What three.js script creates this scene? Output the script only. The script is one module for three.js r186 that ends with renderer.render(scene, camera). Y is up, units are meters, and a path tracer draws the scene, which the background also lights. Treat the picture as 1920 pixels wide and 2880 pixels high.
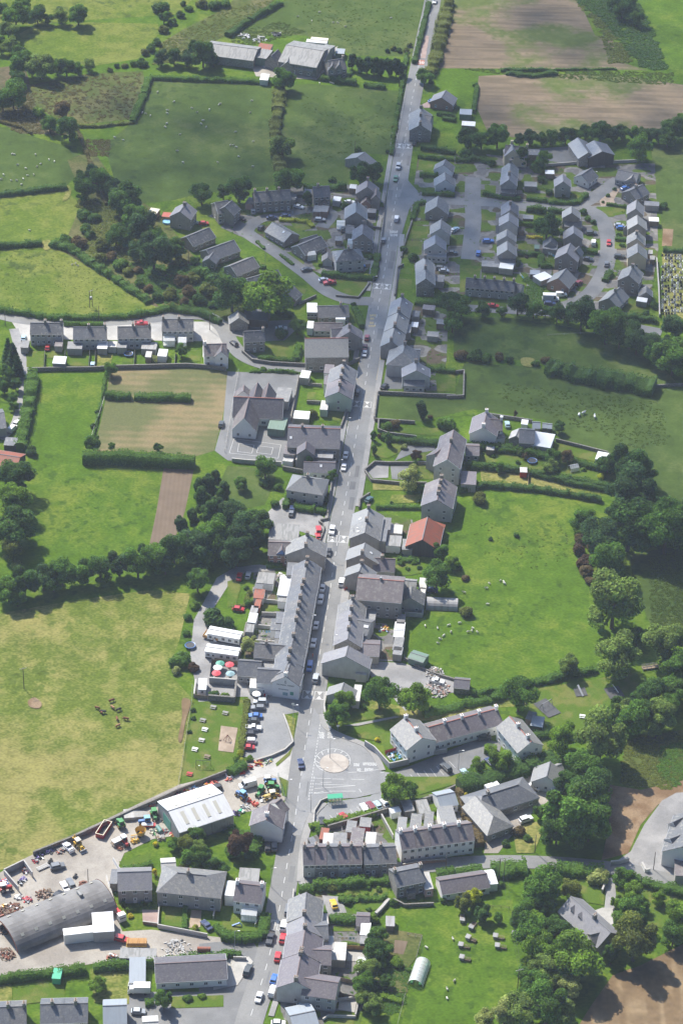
import*as THREE from 'three';
import{mergeGeometries}from 'three/addons/utils/BufferGeometryUtils.js';
import{Sky}from 'three/addons/objects/Sky.js';
import{FontLoader}from 'three/addons/loaders/FontLoader.js';
import{MarchingCubes}from 'three/addons/objects/MarchingCubes.js';
// ---------- camera, sky, sun, haze, exposure ----------
const V3=THREE.Vector3,{PI,cos,sin,round,max,min,hypot,atan2,sqrt,floor,abs,sign,pow}=Math;
const scene=new THREE.Scene();
const ALT=557,FOCAL=7800;
const camera=new THREE.PerspectiveCamera(2*Math.atan(1440/FOCAL)*180/PI,682/1024,1,30000);
camera.position.set(0,ALT,0);
camera.rotation.order='YXZ';
camera.rotation.set(-35.4*PI/180,0,.028);
camera.updateMatrixWorld(true);
scene.add(camera);
const SUN_EL=47*PI/180,sunDir=new V3(-.60*cos(SUN_EL),sin(SUN_EL),-.80*cos(SUN_EL)).normalize();
const sky=new Sky();
sky.name='sky';sky.scale.setScalar(20000);
sky.userData={label:'hazy summer sky over the village',category:'sky',kind:'structure'};
const U=sky.material.uniforms;
U.turbidity.value=9;U.rayleigh.value=.75;U.mieCoefficient.value=.004;U.mieDirectionalG.value=.75;
U.sunPosition.value.copy(sunDir).multiplyScalar(450000);
scene.add(sky);
scene.environmentIntensity=.15;
const sun=new THREE.DirectionalLight(new THREE.Color(1,.925,.79),4.7);
sun.name='sun';
sun.target.position.set(0,0,-800);sun.position.copy(sunDir).multiplyScalar(2500).add(sun.target.position);
sun.castShadow=true;sun.shadow.radius=1.3;sun.shadow.mapSize.set(8192,8192);
Object.assign(sun.shadow.camera,{left:-700,right:700,top:800,bottom:-800,near:10,far:6000});
scene.add(sun,sun.target);
scene.fog=new THREE.FogExp2(new THREE.Color(.80,.88,1.0),.00008);
const renderer=new THREE.WebGLRenderer({antialias:true});
renderer.setSize(682,1024);
renderer.toneMapping=THREE.LinearToneMapping;renderer.toneMappingExposure=1.66;
renderer.shadowMap.enabled=true;renderer.shadowMap.type=THREE.PCFSoftShadowMap;
// ---------- random numbers, survey points ----------
let seedN=7;
const rnd=()=>{seedN=(seedN+0x6d2b79f5)|0;let t=Math.imul(seedN ^(seedN>>>15),1|seedN);t=(t+Math.imul(t ^(t>>>7),61|t))^ t;return((t ^(t>>>14))>>>0)/ 4294967296;};
const rr=(a,b)=>a +(b-a)*rnd(),pick=a=>a[floor(rnd()*a.length)];
const forward=new V3(0,0,-1).applyQuaternion(camera.quaternion);
let OX=0,OY=0,K=1;
const T=(x,y,k=2.45)=>{OX=x;OY=y;K=k;};
const P=(x,y,h=0)=>{
const d=new V3((OX+x/K-960)/ FOCAL,-(OY+y/K-1440)/ FOCAL,-1).applyQuaternion(camera.quaternion);
const t=(h-ALT)/ d.y;return new V3(d.x*t,h,d.z*t);
};
const metres=(n,p)=>(n/K)*p.clone().sub(camera.position).dot(forward)/ FOCAL;
// ---------- names and tags ----------
const used={};
const numbered=n=>{const c=used[n]=(used[n]??-1)+ 1;return c?n + '_' + String(c).padStart(3,'0'):n;};
const tag=(o,label,category,group,kind)=>{if(label)o.userData.label=label;if(category)o.userData.category=category;if(group)o.userData.group=group;if(kind)o.userData.kind=kind;return o;};
const mesh=(name,geo,mat,parent)=>{const m=new THREE.Mesh(geo,mat);m.name=parent?name:numbered(name);m.castShadow=m.receiveShadow=true;(parent??scene).add(m);return m;};
const thing=(name,label,category,pos,turn=0,group)=>{const g=new THREE.Group();g.name=numbered(name);g.position.copy(pos);g.rotation.y=turn;scene.add(g);return tag(g,label,category,group);};
const ORD=['first','second','third','fourth','fifth','sixth','seventh','eighth','ninth','tenth','eleventh','twelfth','thirteenth','fourteenth','fifteenth','sixteenth','seventeenth','eighteenth'];
// ---------- procedural textures ----------
const hash=(x,y,s)=>{let n=Math.imul(x,374761393)+ Math.imul(y,668265263)+ Math.imul(s,974634777)|0;n=Math.imul(n ^(n>>>13),1274126177);return((n ^(n>>>16))>>>0)/ 4294967296;};
const tables=new Map();
const table=(n,m,s)=>{const k=n*1e7+m*1e3+s+.5*(n !==m);let t=tables.get(k);if(!t){t=new Float32Array(n*m);for(let y=0;y<m;y++)for(let x=0;x<n;x++)t[y*n+x]=hash(x,y,s);tables.set(k,t);}return t;};
const vnoise=(u,v,n,s,m=n)=>{
const t=table(n,m,s),x=u*n,y=v*m,xi=floor(x),yi=floor(y);let fx=x-xi,fy=y-yi;fx=fx*fx*(3-2*fx);fy=fy*fy*(3-2*fy);
const a=xi % n,b=(a+1)% n,c=(yi % m)*n,d=((yi+1)% m)*n;
return(t[c+a]*(1-fx)+ t[c+b]*fx)*(1-fy)+(t[d+a]*(1-fx)+ t[d+b]*fx)*fy;
};
const fbm=(u,v,n,o,s)=>{let t=0,a=.5,w=0;for(let i=0;i<o;i++){t +=a*vnoise(u,v,n,s+i);w +=a;n*=2;a*=.55;}return t/w;};
const mix=(a,b,t)=>a.map((x,i)=>x +(b[i]- x)*t),sstep=(a,b,x)=>{const t=min(1,max(0,(x-a)/(b-a)));return t*t*(3-2*t);};
function tex(size,period,f,srgb=true){
const d=new Uint8Array(size*size*4);
for(let y=0,i=0;y<size;y++)for(let x=0;x<size;x++){
const c=f((x+.5)/ size,(y+.5)/ size);
for(let k=0;k<3;k++){const q=min(1,max(0,c[k]));d[i++]=round(255*(srgb?(q<.0031308?12.92*q:1.055*pow(q,1/2.4)- .055):q));}
d[i++]=255;
}
const t=new THREE.DataTexture(d,size,size);t.wrapS=t.wrapT=THREE.RepeatWrapping;t.magFilter=THREE.LinearFilter;t.minFilter=THREE.LinearMipmapLinearFilter;t.generateMipmaps=true;
if(srgb)t.colorSpace=THREE.SRGBColorSpace;t.repeat.set(1/period,1/period);t.needsUpdate=true;return t;
}
const std=o=>new THREE.MeshStandardMaterial({roughness:.9,side:THREE.DoubleSide,...o,color:o.color?new THREE.Color().setRGB(...o.color):0xffffff});
// pasture: broad drifts of lush and tired grass, hoof-scale mottling and fine speckle
const turf=(s,lush,dry,dark,dryness,speck,size=512)=>tex(size,170,(u,v)=>{
const big=fbm(u,v,5,4,s),mid=fbm(u,v,36,3,s+20),fine=vnoise(u,v,300,s+40,420);
let c=mix(lush,dry,sstep(.52-dryness,.84-dryness,big*.6+mid*.4+fine*.15));
c=mix(c,dark,.8*sstep(.58,.74,fbm(u,v,60,3,s+60))*sstep(.4,.62,fbm(u,v,7,3,s+80)));
const k=1+speck*(fine-.5)+ .42*(mid-.5)+ .25*(big-.5);return c.map(x=>x*k);
});
const MT={};
MT.turf=std({map:turf(1,[.105,.160,.018],[.15,.172,.034],[.055,.085,.018],.12,.45)});
MT.lush=std({map:turf(101,[.075,.140,.011],[.115,.152,.020],[.046,.090,.010],.0,.42,1024)});
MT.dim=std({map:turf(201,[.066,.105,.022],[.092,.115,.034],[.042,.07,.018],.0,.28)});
MT.dry=std({map:turf(301,[.118,.160,.024],[.215,.200,.064],[.085,.124,.018],.09,.5,1024)});
MT.heath=std({map:turf(451,[.085,.095,.038],[.125,.10,.06],[.05,.045,.03],.12,.6)});
MT.rough=std({map:turf(401,[.080,.110,.024],[.12,.115,.045],[.05,.055,.028],.12,.55)});
MT.lawn=std({map:tex(512,40,(u,v)=>{const n=fbm(u,v,12,4,501),f=vnoise(u,v,180,505);return mix([.085,.14,.018],[.145,.16,.04],sstep(.4,.75,n)).map(x=>x*(.85+.3*f));})});
// garden ground: lawn, paving, gravel and dug beds side by side
MT.garden=std({map:tex(512,60,(u,v)=>{const a=vnoise(u,v,13,801,17),b=vnoise(u,v,11,805,15),f=fbm(u,v,60,3,809);return(a<.42?[.08,.125,.02]:b<.4?[.15,.145,.14]:b<.62?[.21,.20,.185]:a<.6?[.09,.105,.035]:[.11,.088,.06]).map(x=>x*(.7+.6*f));})});
MT.mown=std({map:tex(512,90,(u,v)=>{const st=.5+.5*sin(v*2*PI*22),n=fbm(u,v,6,5,511),f=vnoise(u,v,260,515);let c=mix([.125,.135,.055],[.24,.19,.10],sstep(.36,.72,n*.85+st*.13));return c.map(x=>x*(.86+.28*f));})});
MT.hay=std({map:tex(768,190,(u,v)=>{const n=fbm(u,v,4,4,521),st=vnoise(u,v,12,525,150),f=fbm(u,v,90,3,529);return mix([.10,.13,.035],mix([.215,.165,.11],[.145,.115,.075],sstep(.45,.8,st*.6+f*.5)),sstep(.36,.52,n+.14*(f-.5))).map(x=>x*(.8+.4*f));})});
MT.straw=std({map:tex(512,110,(u,v)=>{const n=fbm(u,v,5,4,531),f=fbm(u,v,80,3,535),st=vnoise(u,v,70,537,14);return mix([.18,.125,.07],[.28,.205,.12],sstep(.3,.7,n*.6+st*.4)).map(x=>x*(.75+.5*f));})});
MT.soil=std({map:tex(512,30,(u,v)=>{const st=.5+.5*sin(u*2*PI*20),n=fbm(u,v,10,5,541);return mix([.14,.105,.075],[.21,.16,.115],n*.8+st*.22);})});
MT.earth=std({map:tex(512,50,(u,v)=>{const n=fbm(u,v,8,5,545),f=vnoise(u,v,200,549);return mix([.18,.115,.065],[.28,.20,.125],sstep(.3,.7,n)).map(x=>x*(.85+.3*f));})});
const grit=(s,a,b,p,o)=>std({roughness:.7,...o,map:tex(256,p,(u,v)=>{const n=fbm(u,v,6,5,s),f=vnoise(u,v,220,s+9),sp=sstep(.72,.9,vnoise(u,v,60,s+11));return mix(a,b,sstep(.25,.75,n)).map(x=>x*(.86+.26*f-.10*sp));})});
MT.roadj=grit(553,[.19,.19,.188],[.245,.243,.237],40,{roughness:.5});
MT.road=grit(551,[.150,.147,.140],[.200,.196,.184],46,{roughness:.50});
MT.road2=grit(561,[.118,.119,.118],[.165,.164,.16],30,{roughness:.55});
MT.pave=grit(571,[.225,.22,.21],[.29,.28,.265],24);
MT.pavered=grit(575,[.27,.185,.16],[.36,.26,.225],20);
MT.gravel=grit(581,[.195,.19,.185],[.29,.28,.27],30);
MT.yard=grit(591,[.24,.21,.175],[.35,.315,.265],44);
MT.concrete=grit(601,[.34,.325,.295],[.44,.42,.385],20);
MT.bark=grit(605,[.27,.20,.135],[.37,.28,.20],12);
MT.cobble=grit(609,[.36,.31,.26],[.46,.41,.35],8);
MT.rubber2=grit(611,[.10,.10,.10],[.13,.13,.13],9);
MT.rubber=grit(607,[.045,.047,.05],[.075,.075,.078],12);
MT.paint=std({color:[.58,.58,.56],roughness:.7});
MT.yellow=std({color:[.62,.46,.16],roughness:.7});
MT.redroad=std({color:[.36,.15,.11],roughness:.85});
for(const k of['turf','lush','dim','dry','heath','rough','lawn','garden','mown','hay','straw','soil','earth'])MT[k]=new THREE.MeshPhysicalMaterial({map:MT[k].map,roughness:1,specularIntensity:.08,side:THREE.DoubleSide});
// roofs: slates in courses, each slate its own tone, with lichen
const slate=(s,a,b,lich)=>std({roughness:.46,map:tex(256,6,(u,v)=>{
const row=floor(v*24),col=floor(u*20 +(row % 2)*.5)% 20,h=hash(col,row,s),e=sstep(0,.18,(v*24)% 1);
const n=fbm(u,v,5,4,s+3);let c=mix(a,b,.6*h+.5*(n-.25));c=mix(c,[.30,.29,.25],lich*sstep(.56,.74,fbm(u,v,9,4,s+7)));return c.map(x=>x*(.72+.28*e));
})});
MT.sl=slate(611,[.115,.12,.132],[.185,.19,.205],.35);
MT.sp=slate(621,[.135,.118,.128],[.205,.18,.19],.3);
MT.sg=slate(631,[.20,.20,.198],[.30,.30,.292],.55);
for(const[k,a,b,l]of[['sl',[.10,.105,.112],[.165,.165,.17],.7],['sl',[.125,.122,.125],[.20,.195,.195],.5],['sg',[.17,.168,.165],[.26,.255,.245],.8],['sg',[.19,.185,.195],[.285,.275,.285],.4],['sp',[.15,.128,.128],[.215,.185,.185],.5],['sp',[.115,.108,.12],[.175,.165,.18],.3]])(MT[k].also??=[]).push(slate(660+round(a[0]*1000),a,b,l));
MT.sd=slate(641,[.075,.08,.09],[.115,.12,.135],.1);
const sheetTex=(s,a,b,stain,st)=>std({roughness:.6,map:tex(512,8,(u,v)=>{const w=.5+.5*sin(u*2*PI*32),n=fbm(u,v,6,5,s);return mix(mix(a,b,n),stain,st*sstep(.5,.75,vnoise(u,v,22,s+5,4)*.5+n*.6)).map(x=>x*(.82+.18*w));})});
MT.tin=sheetTex(651,[.30,.30,.30],[.42,.41,.40],[.22,.2,.18],.6);
MT.tinw=sheetTex(655,[.66,.67,.68],[.76,.76,.76],[.55,.54,.5],.4);
MT.rust=sheetTex(661,[.27,.065,.03],[.36,.105,.05],[.2,.09,.06],.8);
MT.tinblue=sheetTex(665,[.30,.34,.38],[.36,.40,.44],[.28,.3,.33],.4);
MT.tingreen=sheetTex(671,[.13,.21,.16],[.19,.28,.22],[.12,.16,.13],.5);
MT.asb=sheetTex(675,[.25,.245,.235],[.35,.345,.33],[.17,.17,.16],.7);
MT.rooflight=std({color:[.5,.48,.40],roughness:.4});
MT.asbd=grit(683,[.15,.142,.135],[.225,.215,.205],12);
MT.felt=grit(681,[.20,.20,.20],[.30,.295,.285],9);
MT.ridge=std({color:[.20,.15,.14]});MT.ridgeg=std({color:[.19,.19,.195]});MT.ridger=std({color:[.36,.14,.10]});
// walls
const render=(s,c,d=.16)=>std({map:tex(256,7,(u,v)=>{const n=fbm(u,v,5,4,s),st=vnoise(u,v,26,s+3,3);const k=1-d*(.9*n+.35*st);return c.map(x=>x*k);})});
MT.g=render(701,[.47,.445,.41],.3);MT.w=render(705,[.88,.865,.83],.1);MT.c=render(709,[.66,.57,.38]);MT.k=render(713,[.62,.42,.38]);
MT.m=render(717,[.52,.62,.50]);MT.b=render(721,[.37,.335,.29],.3);MT.lg=render(725,[.62,.60,.565],.25);
const stone=(s,a,b,mort)=>std({map:tex(512,5,(u,v)=>{const row=floor(v*18),off=hash(row,3,s),x=u*11+off,col=floor(x)% 11;const e=min((x % 1),1 -(x % 1),(v*18 % 1)*.6,(1-v*18 % 1)*.6);return mix(mort,mix(a,b,hash(col,row,s+1)),sstep(.03,.1,e)).map(q=>q*(.85+.3*vnoise(u,v,60,s)));})});
MT.s=stone(731,[.17,.155,.135],[.36,.33,.29],[.33,.31,.28]);
MT.wallstone=stone(735,[.14,.13,.115],[.30,.28,.25],[.12,.115,.1]);
MT.br=stone(741,[.28,.12,.08],[.38,.18,.12],[.36,.32,.28]);
MT.block=stone(745,[.40,.39,.37],[.46,.45,.43],[.36,.35,.33]);
const wood=(s,a,b)=>std({map:tex(256,3,(u,v)=>{const p=floor(u*20),e=sstep(0,.12,(u*20)% 1);return mix(a,b,hash(p,2,s)*.6+.4*vnoise(u,v,40,s,4)).map(x=>x*(.6+.4*e));})});
MT.wood=wood(751,[.20,.145,.10],[.32,.25,.18]);MT.orange=wood(755,[.40,.20,.07],[.55,.32,.12]);MT.dark=wood(759,[.06,.055,.05],[.10,.09,.08]);
MT.greyw=wood(761,[.27,.26,.24],[.36,.35,.33]);
// plain finishes
const flatm=(r,g,b,rough=.6,o={})=>std({color:[r,g,b],roughness:rough,...o});
MT.upvc=flatm(.80,.80,.78,.45);MT.glass=flatm(.035,.042,.05,.12);MT.pane=new THREE.MeshPhysicalMaterial({color:0xffffff,transmission:.8,thickness:0,roughness:.15,side:THREE.DoubleSide});
MT.poly=new THREE.MeshPhysicalMaterial({color:new THREE.Color().setRGB(.86,.88,.88),transmission:.55,thickness:0,roughness:.5,side:THREE.DoubleSide});
MT.metal=flatm(.35,.36,.37,.5,{metalness:.4});MT.pole=flatm(.33,.34,.34,.6);MT.tyre=flatm(.025,.025,.026,.9);MT.hub=flatm(.42,.42,.43,.4,{metalness:.5});
MT.pot=flatm(.42,.22,.14,.85);MT.trunk=flatm(.10,.075,.055,.95);MT.lamp=flatm(.85,.83,.78,.3);MT.tail=flatm(.42,.03,.02,.3);
MT.red=flatm(.46,.025,.025,.42);MT.redo=flatm(.46,.10,.05,.6);MT.scrap=flatm(.20,.105,.07,.9);MT.scrap2=flatm(.29,.21,.16,.9);MT.green=flatm(.06,.27,.07,.45);MT.yel=flatm(.72,.42,.03,.45);MT.blue=flatm(.10,.22,.50,.4);MT.lblue=flatm(.25,.52,.72,.4);
MT.white=flatm(.82,.82,.80,.4);MT.black=flatm(.03,.03,.032,.5);MT.pinkred=flatm(.72,.09,.11,.7);MT.teal=flatm(.10,.33,.24,.6);MT.shelter=flatm(.05,.40,.22,.4);
MT.gold=flatm(.58,.40,.10,.5);MT.parteal=flatm(.26,.40,.43,.7);MT.cream=flatm(.78,.70,.52,.6);MT.wool=flatm(.66,.63,.55,.95);MT.hide=flatm(.20,.075,.03,.8);MT.hideb=flatm(.03,.026,.024,.75);MT.hidet=flatm(.34,.17,.08,.8);
MT.purple=flatm(.22,.17,.40,.5);MT.tank=flatm(.12,.25,.22,.5);MT.skin=flatm(.5,.33,.25,.7);MT.bluep=flatm(.18,.42,.66,.4);
const CAR={white:[.80,.80,.79],silver:[.46,.48,.49],grey:[.17,.18,.19],black:[.022,.022,.025],red:[.48,.025,.03],maroon:[.22,.03,.04],blue:[.05,.16,.48],navy:[.03,.05,.13],green:[.03,.20,.11],pale:[.42,.58,.66],yellow:[.75,.45,.02],dark:[.055,.065,.07],teal:[.06,.13,.14]};
for(const k in CAR)CAR[k]=new THREE.MeshPhysicalMaterial({color:new THREE.Color().setRGB(...CAR[k]),roughness:.38,clearcoat:.6,clearcoatRoughness:.08,metalness:k==='silver'?.35:0});
const leafm=(r,g,b)=>new THREE.MeshPhysicalMaterial({color:new THREE.Color().setRGB(r*2.5,g*2.5,b*1.2),vertexColors:true,roughness:1,specularIntensity:.25,transmission:.42,thickness:0,side:THREE.DoubleSide});
const LF={dark:leafm(.034,.070,.024),mid:leafm(.050,.098,.024),pale:leafm(.088,.125,.050),bright:leafm(.072,.122,.020),yellow:leafm(.19,.21,.03),blue:leafm(.030,.060,.034),brown:leafm(.075,.055,.042),copper:leafm(.052,.030,.032),olive:leafm(.075,.09,.03),blossom:leafm(.16,.18,.11),hedge:leafm(.042,.085,.022),gold:leafm(.30,.26,.03),heath:leafm(.070,.062,.035),tuft:leafm(.042,.066,.011)};
// ---------- mesh builder ----------
class MB{
constructor(){this.p=[];}
tri(a,b,c){this.p.push(...a,...b,...c);return this;}
quad(a,b,c,d){return this.tri(a,b,c).tri(a,c,d);}
poly(pts){for(let i=1;i<pts.length-1;i++)this.tri(pts[0],pts[i],pts[i+1]);return this;}
box(x0,x1,y0,y1,z0,z1){
const v=i=>[i&1?x1:x0,i&2?y1:y0,i&4?z1:z0];
for(const f of[[4,5,7,6],[1,0,2,3],[5,1,3,7],[0,4,6,2],[6,7,3,2],[0,1,5,4]])this.quad(...f.map(v));
return this;
}
at(cx,cy,cz,w,h,d){return this.box(cx-w/2,cx+w/2,cy-h/2,cy+h/2,cz-d/2,cz+d/2);}
solid(top,bot){
this.poly(top);this.poly([...bot].reverse());
for(let i=0;i<top.length;i++){const j=(i+1)% top.length;this.quad(top[j],top[i],bot[i],bot[j]);}
return this;
}
bar(a,b,r){const A=new V3(...a),B=new V3(...b),d=B.clone().sub(A).normalize(),s=new V3(0,1,0).cross(d);if(s.length()<.1)s.set(1,0,0);s.normalize();const t=d.clone().cross(s);const ring=q=>[[1,1],[-1,1],[-1,-1],[1,-1]].map(([i,j])=>q.clone().addScaledVector(s,i*r).addScaledVector(t,j*r).toArray());return this.solid(ring(B),ring(A));}
geo(g,m){const q=(g.index?g.toNonIndexed():g.clone());if(m)q.applyMatrix4(m);const a=q.attributes.position.array;for(let i=0;i<a.length;i++)this.p.push(a[i]);return this;}
cyl(r0,r1,h,n,x,y,z,rx=0,rz=0){return this.geo(new THREE.CylinderGeometry(r1,r0,h,n),new THREE.Matrix4().compose(new V3(x,y,z),new THREE.Quaternion().setFromEuler(new THREE.Euler(rx,0,rz)),new V3(1,1,1)));}
get empty(){return !this.p.length;}
done(){
const g=new THREE.BufferGeometry(),n=this.p.length/3,pos=new Float32Array(this.p),uv=new Float32Array(n*2);
g.setAttribute('position',new THREE.BufferAttribute(pos,3));g.computeVertexNormals();
const N=g.attributes.normal.array;
for(let i=0;i<n;i++){
const x=pos[i*3],y=pos[i*3+1],z=pos[i*3+2],a=N[i*3],b=N[i*3+1],c=N[i*3+2],l=hypot(a,c);
if(l<.05){uv[i*2]=x;uv[i*2+1]=z;}else{const tx=c/l,tz=-a/l;uv[i*2]=x*tx+z*tz;uv[i*2+1]=y*l -(x*a+z*c)/ l*b;}
}
g.setAttribute('uv',new THREE.BufferAttribute(uv,2));return g;
}
build(name,mat,parent){return mesh(name,this.done(),mat,parent);}
}
const cache={};const memo=(k,f)=>cache[k]??=f();
// ---------- ground sheets, roads ----------
const LV={field:[.01,0],low:[.07,0],road:[.13,0],top:[.23,0]};
const rise=n=>{const k=/field|heath/.test(n)?'field':/road$|junction|layby|island/.test(n)?'road':/play|bed|path|patio|patch/.test(n)?'top':/lawn/.test(n)?'lawn2':'low';const l=LV[k]??=[.115,0];return l[0]+ .0009*l[1]++;};
const pairs=a=>{const r=[];for(let i=0;i<a.length;i +=2)r.push([a[i],a[i+1]]);return r;};
function sheetGeo(ring,y){
const g=new THREE.ShapeGeometry(new THREE.Shape(ring.map(p=>new THREE.Vector2(p.x,-p.z))));g.rotateX(-PI/2);g.translate(0,y,0);
const p=g.attributes.position,uv=g.attributes.uv;for(let i=0;i<p.count;i++)uv.setXY(i,p.getX(i),p.getZ(i));return g;
}
const smooth=(pts,closed,n=4)=>pts.length<3?pts:new THREE.CatmullRomCurve3(pts,closed,'centripetal').getPoints(pts.length*n).slice(0,closed?-1:undefined);
function sheet(name,label,mat,px,o={}){
let ring=pairs(px).map(([x,y])=>P(x,y));if(o.smooth)ring=smooth(ring,true);
const m=mesh(name,sheetGeo(ring,rise(name)),MT[mat]);m.castShadow=false;return tag(m,label,o.cat??name.replace(/_/g,' '),o.group,'structure');
}
const along=(px,smoothIt=true)=>{const c=pairs(px).map(([x,y])=>P(x,y));return smoothIt?smooth(c,false,5):c;};
const offset=(line,d)=>line.map((p,i)=>{const a=line[max(0,i-1)],b=line[min(line.length-1,i+1)],t=b.clone().sub(a).normalize();return new V3(p.x-t.z*d,0,p.z+t.x*d);});
function ribbon(name,label,mat,px,w,o={}){
const line=along(px,o.straight?false:true),[l,r]=Array.isArray(w)?w:[w/2,w/2];
const L=offset(line,-l),R=offset(line,r),y=o.h??rise(name),b=new MB();
for(let i=0;i<line.length-1;i++){
const f=(p,h)=>[p.x,h,p.z];
b.quad(f(L[i],y),f(R[i],y),f(R[i+1],y),f(L[i+1],y));
if(o.h){b.quad(f(L[i],y),f(L[i+1],y),f(L[i+1],0),f(L[i],0));b.quad(f(R[i],y),f(R[i+1],y),f(R[i+1],0),f(R[i],0));}
}
const m=mesh(name,b.done(),MT[mat],o.parent);if(!o.parent)tag(m,label,o.cat??name.replace(/_/g,' '),o.group,'structure');m.castShadow=false;m.line=line;return m;
}
// ---------- leaf masses ----------
function leafMass(lobes,perLobe,leaf,s,core=.8){
const save=seedN;seedN=s;const pos=[],col=[];
const ico=new THREE.IcosahedronGeometry(1,2),ip=ico.attributes.position;
for(const[x,y,z,rx,ry,rz]of lobes){
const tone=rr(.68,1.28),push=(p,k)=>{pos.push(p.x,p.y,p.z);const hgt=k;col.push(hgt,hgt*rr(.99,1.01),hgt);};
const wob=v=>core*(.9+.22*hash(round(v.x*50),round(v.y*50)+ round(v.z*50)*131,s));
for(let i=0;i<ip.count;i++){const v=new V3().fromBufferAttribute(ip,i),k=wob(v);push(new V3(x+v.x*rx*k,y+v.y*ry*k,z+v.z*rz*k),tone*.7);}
for(let i=0;i<perLobe;i++){
const n=new V3(rr(-1,1),rr(-.75,1),rr(-1,1));if(n.lengthSq()>1||n.lengthSq()<.01){i--;continue;}n.normalize();
const k=rr(.80,1.06),c=new V3(x+n.x*rx*k,y+n.y*ry*k,z+n.z*rz*k),q=n.clone().add(new V3(rr(-.8,.8),rr(-.3,.9),rr(-.8,.8))).normalize();
const a=new V3(rr(-1,1),rr(-1,1),rr(-1,1)).cross(q).normalize(),b=q.clone().cross(a),e=leaf*rr(.55,1.25),t=tone*rr(.62,1.4),bend=q.clone().multiplyScalar(-.35*e);
const A=c.clone().addScaledVector(a,e).add(bend),B=c.clone().addScaledVector(b,e*.7),C=c.clone().addScaledVector(a,-e).add(bend),D=c.clone().addScaledVector(b,-e*.7);
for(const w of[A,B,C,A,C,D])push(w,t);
}
}
seedN=save;const g=new THREE.BufferGeometry();
g.setAttribute('position',new THREE.Float32BufferAttribute(pos,3));g.setAttribute('color',new THREE.Float32BufferAttribute(col,3));g.computeVertexNormals();return g;
}
// crowns of about unit radius, base of the tree at y = 0
const CROWN={r:[],t:[],c:[],b:[]};
for(let v=0;v<5;v++){
seedN=900+v*37;
let L=[];for(let i=0;i<24;i++){const a=rr(0,2*PI),q=sqrt(rnd())*.74,y=rr(.55,1.72);const lim=sqrt(max(.15,1 -((y-1.05)/ .95)**2));const r=rr(.16,.40);L.push([cos(a)*q*lim,y,sin(a)*q*lim,r*1.1,r*.85,r*1.1]);}
L.push([0,1.1,0,.56,.54,.56]);CROWN.r.push(leafMass(L,v<2?230:260,v<2?.066:.06,11+v,v<2?.74:.5));
L=[];for(let i=0;i<15;i++){const a=rr(0,2*PI),q=rr(.2,.62),y=rr(.5,2.5),lim=sqrt(max(.08,1 -((y-1.4)/ 1.3)**2));const r=rr(.26,.42);L.push([cos(a)*q*lim,y,sin(a)*q*lim,r,r*1.1,r]);}
L.push([0,1.4,0,.5,.95,.5]);CROWN.t.push(leafMass(L,190,.08,31+v,.86));
L=[];for(let i=0;i<16;i++){const y=.4+i*.2,w=.95*(1-i/17)+ .08;for(let j=0;j<3;j++){const a=i*1.1+j*2.1+rr(-.4,.4);L.push([cos(a)*w*.55,y+rr(-.08,.08),sin(a)*w*.55,w*.5,.2,w*.5]);}}
CROWN.c.push(leafMass(L,60,.08,51+v,.86));
L=[];for(let i=0;i<9;i++){const a=rr(0,2*PI),q=rr(.1,.6),r=rr(.32,.5);L.push([cos(a)*q,rr(.3,.75),sin(a)*q,r,r*.9,r]);}
L.push([0,.4,0,.75,.5,.75]);CROWN.b.push(leafMass(L,110,.10,71+v,.86));
}
seedN=4242;
const trunkGeo=memo('trunk',()=>{const b=new MB();b.cyl(.075,.045,1.1,7,0,.5,0);for(let i=0;i<5;i++){const a=i*1.3;b.bar([0,.55+i*.08,0],[cos(a)*.45,1.15+i*.1,sin(a)*.45],.022);}return b.done();});
// sx, sy: middle of the crown; r: its half width on the survey sheet; form r round, t tall, c conifer, b bush
const CY={r:1.05,t:1.4,c:1.6,b:.5};
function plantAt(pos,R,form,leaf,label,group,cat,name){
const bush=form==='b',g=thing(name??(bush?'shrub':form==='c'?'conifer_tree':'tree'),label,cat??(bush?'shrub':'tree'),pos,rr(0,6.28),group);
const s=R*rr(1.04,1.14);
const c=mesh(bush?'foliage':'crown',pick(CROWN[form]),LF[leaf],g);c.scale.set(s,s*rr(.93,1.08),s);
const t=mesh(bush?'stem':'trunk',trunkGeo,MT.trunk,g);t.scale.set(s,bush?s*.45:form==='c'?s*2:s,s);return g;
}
function tree(x,y,r,form,leaf,label,group){let p=P(x,y),R=metres(r,p);p=P(x,y,R*CY[form]);R=metres(r,p);p.y=0;return plantAt(p,R,form,leaf,label,group);}
function trees(form,leaves,label,list,group=label){const L=leaves.split(' ');for(let i=0;i<list.length;i +=3)tree(list[i],list[i+1],list[i+2],form,L[i/3 % L.length],label,group);}
// a belt: trees along a line on the survey sheet, spacing and radius in metres
function fillTrees(px,n,rmin,rmax,form,leaves,label,group){
const ring=pairs(px),L=leaves.split(' '),xs=ring.map(q=>q[0]),ys=ring.map(q=>q[1]),got=[];
const inside=(x,y)=>{let c=false;for(let i=0,j=ring.length-1;i<ring.length;j=i++){const[a,b]=ring[i],[d,e]=ring[j];if((b>y)!==(e>y)&&x<(d-a)*(y-b)/(e-b)+ a)c=!c;}return c;};
for(let k=0;k<4000&&got.length<n;k++){
const x=rr(min(...xs),max(...xs)),y=rr(min(...ys),max(...ys)),R=rr(rmin,rmax);if(!inside(x,y))continue;
const p=P(x,y,R*CY[form]);if(got.some(q=>hypot(q.x-p.x,q.z-p.z)<(q.R+R)*.55))continue;got.push({x:p.x,z:p.z,R});
plantAt(new V3(p.x,0,p.z),R,form,pick(L),label,group);
}
}
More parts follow.
